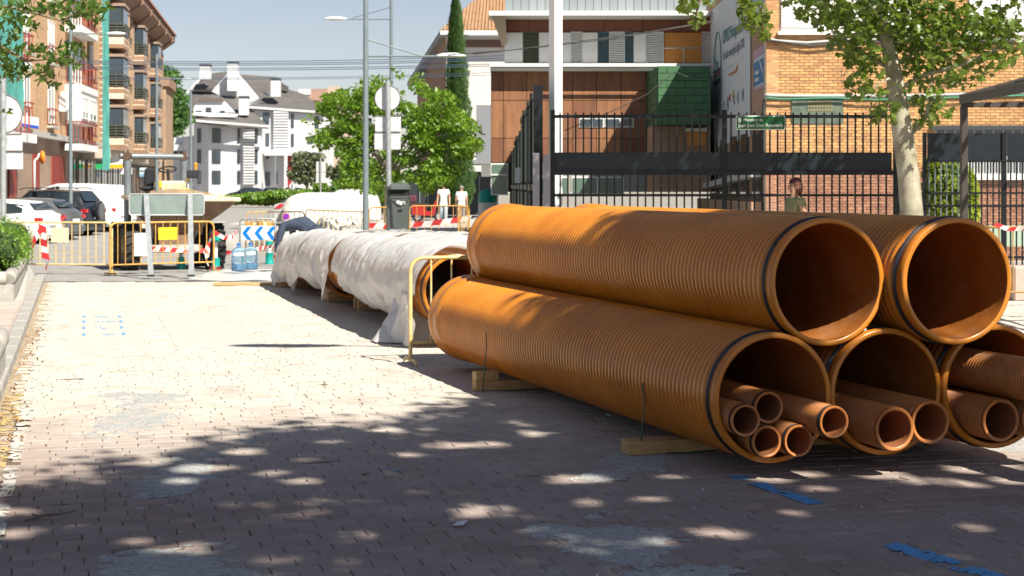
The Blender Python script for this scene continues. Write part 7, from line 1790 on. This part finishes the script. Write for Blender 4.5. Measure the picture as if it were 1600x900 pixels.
def cp(px_rear, Z, L, dz=0):  # rear right corner near px
    h = Vector((HD[0], HD[1])).normalized(); return (X_(px_rear, Z) + h.x * L / 2, Z + h.y * L / 2 + .4, gz(Z + 1))
car('parked_hatchback', 'white hatchback parked nearest the hedge, its tail towards us', 'car', cp(76, 53.5, 4.1), HD, 4.1, 1.75, 1.47, hatch, car_paint('white car paint', (.76, .77, .78)))
car('parked_hatchback', 'dark grey hatchback with red tail lights between the white one and the black off-roader', 'car', cp(112, 56.6, 4.2), HD, 4.2, 1.75, 1.45, hatch, car_paint('dark grey car paint', (.09, .095, .10)))
car('parked_suv', 'black off-road car with a spare wheel on its back door', 'car', cp(146, 60.5, 4.2), HD, 4.2, 1.8, 1.70, suv, car_paint('blue black car paint', (.012, .016, .025)), spare=True, roof_rails=True)
car('parked_van', 'plain white delivery van parked beyond the black off-road car', 'van', cp(188, 64.0, 4.4), HD, 4.4, 1.8, 1.88, van, car_paint('white van paint', (.78, .79, .80)), rear_glass=False)
car('parked_suv', 'white car with black roof rails half hidden behind the delivery van', 'car', cp(206, 69.5, 4.4), HD, 4.4, 1.8, 1.62, suv, car_paint('white car paint', (.76, .77, .78)), roof_rails=True)
# cars far off by the white house
for k, (px, Z, c, lab) in enumerate(((420, 185, (.012, .014, .018), 'black car far off before the white apartment house'), (452, 185, (.03, .03, .035), 'second dark car far off right of the canopy post'), (385, 183, (.02, .02, .025), 'dark car far off at the left of the hedge mound'))):
    car('distant_car', lab, 'car', (X_(px, Z), Z, .0), (-1, .1), 4.3, 1.75, 1.5, hatch, car_paint('car paint %d' % k, c), 'cars far off by the white house')
# ---- cars and bundles under white sheets behind the worker
def shroud(name, label, px0, px1, ytop, Z, d, seed, ybase=None, n=60):
    x0, x1 = X_(px0, Z), X_(px1, Z); zt = Z_(ytop, Z); zb = gz(Z) + .12; b = MB(); nu, nv = 70, 26
    def P(i, j):
        a = 2 * math.pi * i / nu; v = j / (nv - 1); cx, cy = (x0 + x1) / 2, Z + d / 2; k = v ** .5
        ca, sa = math.cos(a), math.sin(a); e = .55
        ex = math.copysign(abs(ca) ** e, ca); ey = math.copysign(abs(sa) ** e, sa)
        sh = math.sqrt(max(0, 1 - (1 - v) ** 2.6)); r = sh
        z = fl(zt, zb, v ** 1.8 * 1.0) if v > 0 else zt
        f = 1 + .05 * nz(a * 2.2, v * 2, seed) + .03 * nz(a * 7, v * 3, seed + 2) * v
        xx = cx + (x1 - x0) / 2 * ex * r * f; yy = cy + d / 2 * ey * r * f
        z += .05 * nz(xx * 1.2, yy * 1.2, seed) 
        return Vector((xx, yy, z))
    b.grid(P, nu, nv, True); return tag(b.build(name, M_sheet, smooth=True), label, 'covered car', 'cars shrouded in white plastic')
shroud('shrouded_car', 'car under a white plastic shroud, its tail light showing at the left', 437, 560, 301, 70, 1.7, 1)
shroud('shrouded_car', 'second shrouded car behind the lamp post, taller than the first', 508, 592, 296, 76, 1.9, 2)
shroud('shrouded_bundle', 'low white plastic bundle between the barrier bars and the first shrouded car', 490, 562, 338, 54, 1.2, 3)
shroud('shrouded_bundle', 'small white plastic bundle just left of the bending worker', 434, 472, 345, 40, 1.0, 4)
t = thing('parked_hatchback', 'silver grey car with a red tail light poking out left of the shroud', 'car', (X_(440, 71), 71, gz(71)))
b = MB(); o = W(426, 345, 71); b.prism([(0, 0), (2.2, 0), (2.2, 1.25), (.9, 1.2), (.35, .85), (.05, .75)], (o.x, 71.2, gz(71) + .15), (1, 0, 0), (0, 0, 1), (0, 1.5, 0)); b.build('body', car_paint('silver car paint', (.42, .43, .44)), t)
b = MB(); b.prism([(0, 0), (.30, .02), (.48, .22), (.25, .20)], (o.x + .02, 71.19, gz(71) + .72), (1, 0, 0), (0, 0, 1), (0, -.02, 0)); b.build('tail_light', M_tail, t)
b = MB(); b.prism([(0, 0), (.55, .05), (.75, .35), (.62, .36)], (o.x + .28, 71.19, gz(71) + 1.0), (1, 0, 0), (0, 0, 1), (0, -.02, 0)); b.build('rear_window', M_carglass, t)

# no-parking roundel on the barrier
t = thing('no_parking_sign', 'small round blue and pink no parking sign on the barrier by the worker', 'sign', W(447, 338, 49)); p = W(447, 338.5, 49)
b = MB(); b.lathe([(.10, 0), (.10, .02)], p, (0, 1, 0), 20, True, True); b.build('red_disc', mat('pinkish red sign', (.55, .02, .16), .5), t)
b = MB(); b.lathe([(.075, -.006), (.075, 0)], p, (0, 1, 0), 20, True, True); b.build('blue_disc', mat('violet blue sign', (.06, .03, .45), .5), t)
b = MB(); b.obox(p + Vector((-.06, -.012, .045)), (.115, 0, -.115), (0, .004, 0), (.015, 0, .015)); b.build('slash', mat('pinkish red sign', (.55, .02, .16), .5), t)

# ================================================================== PEOPLE
M_skin = mat('skin', (.50, .27, .18), .55); M_hairb = mat('dark hair', (.035, .02, .015), .6, var=.3, scale=60, bump=.5, bscale=120); M_hairr = mat('auburn hair', (.13, .035, .02), .55, var=.4, scale=60, bump=.5, bscale=120)
def person(label, o, rz, j, shirt, trousers, hairm, sleeve='short', hair='short', extra=None):
    t = thing('person', label, 'person', o, None, rz)
    E = [('pelvis', 'waist'), ('waist', 'chest'), ('chest', 'neck'), ('neck', 'chin'), ('chin', 'head'), ('head', 'crown'),
         ('chest', 'shL'), ('shL', 'elL'), ('elL', 'wrL'), ('wrL', 'paL'), ('chest', 'shR'), ('shR', 'elR'), ('elR', 'wrR'), ('wrR', 'paR'),
         ('pelvis', 'hiL'), ('hiL', 'knL'), ('knL', 'anL'), ('anL', 'toL'), ('pelvis', 'hiR'), ('hiR', 'knR'), ('knR', 'anR'), ('anR', 'toR')]
    bd = skin_body('body', j, E, M_skin, t, 2)
    def sub(name, keys, edges, grow, m, adj=None):
        jj = {k: tuple(j[k][:3]) + ((tuple(q + grow for q in j[k][3]) if isinstance(j[k][3], tuple) else j[k][3] + grow),) for k in keys}
        if adj: 
            for k, v in adj.items(): jj[k] = v
        return skin_body(name, jj, [e for e in edges if e[0] in jj and e[1] in jj], m, t, 2)
    def mid(a, c, f, g_): A, C_ = j[a], j[c]; ra = A[3][0] if isinstance(A[3], tuple) else A[3]; rc = C_[3][0] if isinstance(C_[3], tuple) else C_[3]; return (fl(A[0], C_[0], f), fl(A[1], C_[1], f), fl(A[2], C_[2], f), fl(ra, rc, f) + g_)
    ks = ['pelvis', 'waist', 'chest', 'shL', 'shR']; adj = {}; ed = [('pelvis', 'waist'), ('waist', 'chest'), ('chest', 'shL'), ('chest', 'shR'), ('chest', 'col')]
    adj['col'] = mid('chest', 'neck', .7, .02); pv, wv = Vector(j['pelvis'][:3]), Vector(j['waist'][:3]); hv = pv + (pv - wv).normalized() * .08; adj['hem'] = (hv.x, hv.y, hv.z, tuple(q + .026 for q in j['pelvis'][3])); ed.append(('pelvis', 'hem'))
    if sleeve == 'long': adj['slL'] = mid('shL', 'elL', 1.0, .02); adj['slR'] = mid('shR', 'elR', 1.0, .02); adj['cuL'] = mid('elL', 'wrL', .75, .02); adj['cuR'] = mid('elR', 'wrR', .75, .02); ed += [('shL', 'slL'), ('shR', 'slR'), ('slL', 'cuL'), ('slR', 'cuR')]
    if sleeve == 'short': adj['slL'] = mid('shL', 'elL', .55, .024); adj['slR'] = mid('shR', 'elR', .55, .024); ed += [('shL', 'slL'), ('shR', 'slR')]
    elif sleeve == 'cap': adj['slL'] = mid('shL', 'elL', .22, .02); adj['slR'] = mid('shR', 'elR', .22, .02); ed += [('shL', 'slL'), ('shR', 'slR')]
    sub('shirt', ks, ed, .022, shirt, adj)
    if trousers: sub('trousers', ['pelvis', 'waist', 'hiL', 'knL', 'anL', 'hiR', 'knR', 'anR'], [('pelvis', 'waist'), ('pelvis', 'hiL'), ('hiL', 'knL'), ('knL', 'anL'), ('pelvis', 'hiR'), ('hiR', 'knR'), ('knR', 'anR')], .020, trousers, {'waist': (fl(j['pelvis'][0], j['waist'][0], .6), fl(j['pelvis'][1], j['waist'][1], .6), fl(j['pelvis'][2], j['waist'][2], .6), tuple(q + .014 for q in j['waist'][3]))})
    # cloth under the outer layer: the body mesh wears the same cloth where it is covered
    bd.data.materials.append(shirt); bd.data.materials.append(trousers or shirt)
    SEG = [('waist', 'chest', 1), ('pelvis', 'waist', 1), ('chest', 'shL', 1), ('chest', 'shR', 1), ('pelvis', 'hiL', 2), ('pelvis', 'hiR', 2), ('hiL', 'knL', 2), ('knL', 'anL', 2), ('hiR', 'knR', 2), ('knR', 'anR', 2), ('neck', 'chin', 0), ('head', 'crown', 0), ('elL', 'wrL', 1 if sleeve == 'long' else 0), ('elR', 'wrR', 1 if sleeve == 'long' else 0), ('wrL', 'paL', 0), ('wrR', 'paR', 0), ('shL', 'elL', -1), ('shR', 'elR', -1)]
    for pl in bd.data.polygons:
        c = pl.center; best = (9, 0)
        for a_, c_, k_ in SEG:
            A, B_ = Vector(j[a_][:3]), Vector(j[c_][:3]); tt = max(0, min(1, (c - A).dot(B_ - A) / max(1e-6, (B_ - A).length_squared))); dd = (c - A.lerp(B_, tt)).length - (.04 if k_ in (1, 2) and a_ in ('waist', 'pelvis', 'chest') else 0)
            if dd < best[0]: best = (dd, (0 if tt > {'short': .5, 'cap': .2, 'long': 2}[sleeve] else 1) if k_ == -1 else k_)
        pl.material_index = best[1]
    for s_ in 'LR':
        q, a_ = Vector(j['to' + s_][:3]), Vector(j['an' + s_][:3]); b = MB(); c = (q + a_) / 2; b.ball((c.x, c.y, min(q.z, a_.z) - .0), (.055, .14, .05), 10, 7); b.build('shoe', mat('dark shoe', (.05, .04, .035), .6), t, world=False)
        # fingers
        w0, p0 = Vector(j['wr' + s_][:3]), Vector(j['pa' + s_][:3]); d = (p0 - w0).normalized(); sd = Vector((0, 1, 0)) if abs(d.y) < .8 else Vector((1, 0, 0)); b = MB()
        for k in range(4):
            f0 = p0 + sd * (.03 - k * .02); ln = (.075, .082, .078, .06)[k]; cu = Vector((0, .25, 0)) if False else Vector((.0, .0, 0)); b.tube([f0 - d * .02, f0 + d * ln * .5, f0 + d * ln + sd * .0 + d.cross(sd) * .02], [.0095, .0085, .006], 6)
        b.tube([w0 + d * .03 + sd * .025, w0 + d * .06 + sd * .055, w0 + d * .10 + sd * .06], [.011, .01, .007], 6); b.build('fingers', M_skin, t, smooth=True, world=False)
    hd, cr, ch = Vector(j['head'][:3]), Vector(j['crown'][:3]), Vector(j['chin'][:3])
    fwd = Vector(extra['face']) if extra and 'face' in extra else Vector((0, -1, 0)); up = (cr - ch).normalized(); rt = fwd.cross(up)
    # nose, eyes, ears, mouth
    b = MB(); b.add([hd + fwd * .085 + up * .015, hd + fwd * .085 - up * .035 + rt * .015, hd + fwd * .085 - up * .035 - rt * .015, hd + fwd * .118 - up * .03], [(0, 1, 3), (0, 3, 2), (1, 2, 3)])
    b.ball(hd + rt * .080 - up * .01, (.015, .022, .03), 8, 6); b.ball(hd - rt * .080 - up * .01, (.015, .022, .03), 8, 6); b.build('nose_and_ears', M_skin, t, smooth=True, world=False)
    for q in (1, -1): b = MB(); b.ball(hd + fwd * .083 + rt * .032 * q + up * .018, .011, 8, 6); b.build('eye', M_dark, t, smooth=True, world=False)
    b = MB(); b.ball(hd + fwd * .084 - up * .058, (.024, .012, .006), 8, 5); b.build('mouth', mat('lip', (.35, .10, .08), .5), t, smooth=True, world=False)
    g = random.Random(4)
    b = MB()
    def HP(i, k):
        a = 2 * math.pi * i / 24; front = max(0, math.cos(a)) ** .7; tm = fl(1.95 if hair == 'short' else 2.05, .98, front); th = tm * (k + .02) / 14
        d = up * math.cos(th) + (fwd * math.cos(a) + rt * math.sin(a)) * math.sin(th); rr = .103 + .006 * nz(i * .8, k * .8, 3) + (.008 * (1 - front) if hair == 'long' else 0)
        return hd + up * .028 - fwd * .012 + d * rr
    b.grid(HP, 24, 15, True)
    if hair == 'long':
        for k in range(60):
            a = g.uniform(1.5, 4.78); d = fwd * math.cos(a) + rt * math.sin(a); q = hd - fwd * .015 + d * .092; b.tube([q + up * .03, q + d * .012 - up * .05, q + d * .006 - up * g.uniform(.09, .14)], [.014, .014, .004], 5)
    b.build('hair', hairm, t, smooth=True, world=False)
    return t
def standing(Ht=1.75, w_=1.0, stride=.0, arms=.0):
    k = Ht / 1.75
    J = {'pelvis': (0, 0, .95, (.15 * w_, .11)), 'waist': (0, 0, 1.10, (.14 * w_, .105)), 'chest': (0, 0, 1.33, (.165 * w_, .115)), 'neck': (0, -.01, 1.49, .055), 'chin': (0, -.02, 1.545, .062), 'head': (0, -.02, 1.63, (.078, .092)), 'crown': (0, -.01, 1.70, .06),
         'shL': (.19 * w_, 0, 1.42, .058), 'elL': (.25 * w_, .03 + arms, 1.13, .043), 'wrL': (.26 * w_, -.06 + arms, .88, .029), 'paL': (.255 * w_, -.08 + arms, .80, .032),
         'shR': (-.19 * w_, 0, 1.42, .058), 'elR': (-.25 * w_, .03 - arms, 1.13, .043), 'wrR': (-.26 * w_, -.06 - arms, .88, .029), 'paR': (-.255 * w_, -.08 - arms, .80, .032),
         'hiL': (.09, 0, .88, .09), 'knL': (.10, -stride * .5, .49, .06), 'anL': (.10, -stride + .03, .085, .045), 'toL': (.11, -stride - .11, .04, .035),
         'hiR': (-.09, 0, .88, .09), 'knR': (-.10, stride * .2, .50, .06), 'anR': (-.10, stride + .03, .10, .045), 'toR': (-.11, stride - .10, .04, .035)}
    return {n: (v[0] * k, v[1] * k, v[2] * k, v[3]) for n, v in J.items()}
M_tee = mat('pale green white tee shirt', (.72, .74, .68), .85); M_shirtw = mat('white shirt', (.74, .74, .74), .85); M_jean = mat('pale blue jeans', (.40, .47, .56), .85, var=.1); M_jeand = mat('blue jeans', (.10, .18, .32), .85)
Zq = 71.5
person('man in a pale tee shirt and light jeans walking towards us beyond the barriers', (X_(693, Zq), Zq, .01), 0, standing(1.78, 1.0, .16, .05), M_tee, M_jean, mat('dark hair', (.035, .02, .015), .6))
Zq = 72.5
person('man in a white shirt seen from behind beside the cypress', (X_(721, Zq), Zq, .01), math.pi, standing(1.66, 1.0, .05), M_shirtw, M_jeand, mat('grey hair', (.20, .18, .17), .7))
Zq = 24.4
person('woman with auburn hair in a sleeveless olive green top by the fence', (X_(1243, Zq), Zq, 0), -1.25, standing(1.79, .92, .1), mat('olive green top', (.27, .27, .14), .85, var=.12, scale=12), mat('dark skirt cloth', (.05, .05, .06), .9), M_hairr, sleeve='cap', hair='long')
# bending worker in navy
Zw = 31.6
J = {'pelvis': (0, .10, .86, (.155, .155)), 'waist': (0, -.06, .99, (.145, .145)), 'chest': (0, -.32, .98, (.155, .155)), 'neck': (0, -.48, .86, .06), 'chin': (0, -.53, .80, .065), 'head': (0, -.58, .73, (.08, .09)), 'crown': (0, -.62, .66, .06),
     'shL': (.20, -.36, .93, .062), 'elL': (.27, -.42, .66, .045), 'wrL': (.24, -.50, .42, .03), 'paL': (.23, -.52, .35, .032), 'shR': (-.20, -.36, .93, .062), 'elR': (-.30, -.40, .68, .045), 'wrR': (-.27, -.48, .44, .03), 'paR': (-.26, -.50, .37, .032),
     'hiL': (.10, .10, .80, .10), 'knL': (.12, -.02, .46, .065), 'anL': (.13, .08, .085, .045), 'toL': (.14, -.06, .04, .035), 'hiR': (-.10, .10, .80, .10), 'knR': (-.12, -.02, .46, .065), 'anR': (-.13, .08, .085, .045), 'toR': (-.14, -.06, .04, .035)}
M_navy = mat('navy work cloth', (.035, .05, .085), .9, var=.15, scale=10)
pw = person('worker in navy bending low behind the sheeted pipes', (X_(476, Zw), Zw, gz(Zw) - .0), -1.9, J, M_navy, M_navy, mat('dark hair', (.035, .02, .015), .6), sleeve='long', extra={'face': (0, -.75, -.65)})
# motorbike like red scooter beyond the barrier, teal umbrella like hood beside the fence
t = thing('scooter', 'dark scooter with a red panel parked before the black shopfront', 'scooter', (X_(670, 75), 75, 0)); c = (X_(670, 75), 75)
for dx in (-.5, .5): wheel(t, (c[0] + dx, c[1], .27), (0, 1, 0), .27, .11, False, M_alloy)
b = MB(); b.prism([(-.75, .35), (-.1, .3), (.25, .32), (.42, .95), (.30, 1.0), (.12, .5), (-.1, .5), (-.15, .78), (-.75, .82)], (c[0], c[1] - .14, 0), (1, 0, 0), (0, 0, 1), (0, .28, 0)); b.build('body', mat('scooter red', (.35, .02, .02), .35), t)
b = MB(); b.box((c[0] - .42, c[1], .84), (.7, .26, .1), 0, .03); b.build('seat', M_black, t); b = MB(); b.box((c[0] - .75, c[1], 1.08), (.38, .4, .32), 0, .06); b.build('top_box', mat('maroon box', (.10, .02, .04), .5), t)
b = MB(); b.tube([(c[0] + .36, c[1] - .3, 1.08), (c[0] + .33, c[1], 1.04), (c[0] + .36, c[1] + .3, 1.08)], .018, 6); b.build('handlebar', M_black, t)
t = thing('recycling_dome', 'teal and white dome top showing above the pipes by the side fence', 'container', (X_(762, 56), 56, 0)); c = Vector((X_(762, 56), 56, 0))
b = MB(); b.lathe([(.3, 0), (.32, .1), (.32, 1.1)], c, (0, 0, 1), 20, True); b.build('drum', M_white, t, smooth=True, auto=40); b = MB(); b.lathe([(.33, 1.1), (.32, 1.35), (.24, 1.5), (.05, 1.56)], c, (0, 0, 1), 20, False, True); b.build('dome', M_teal, t, smooth=True, auto=50)
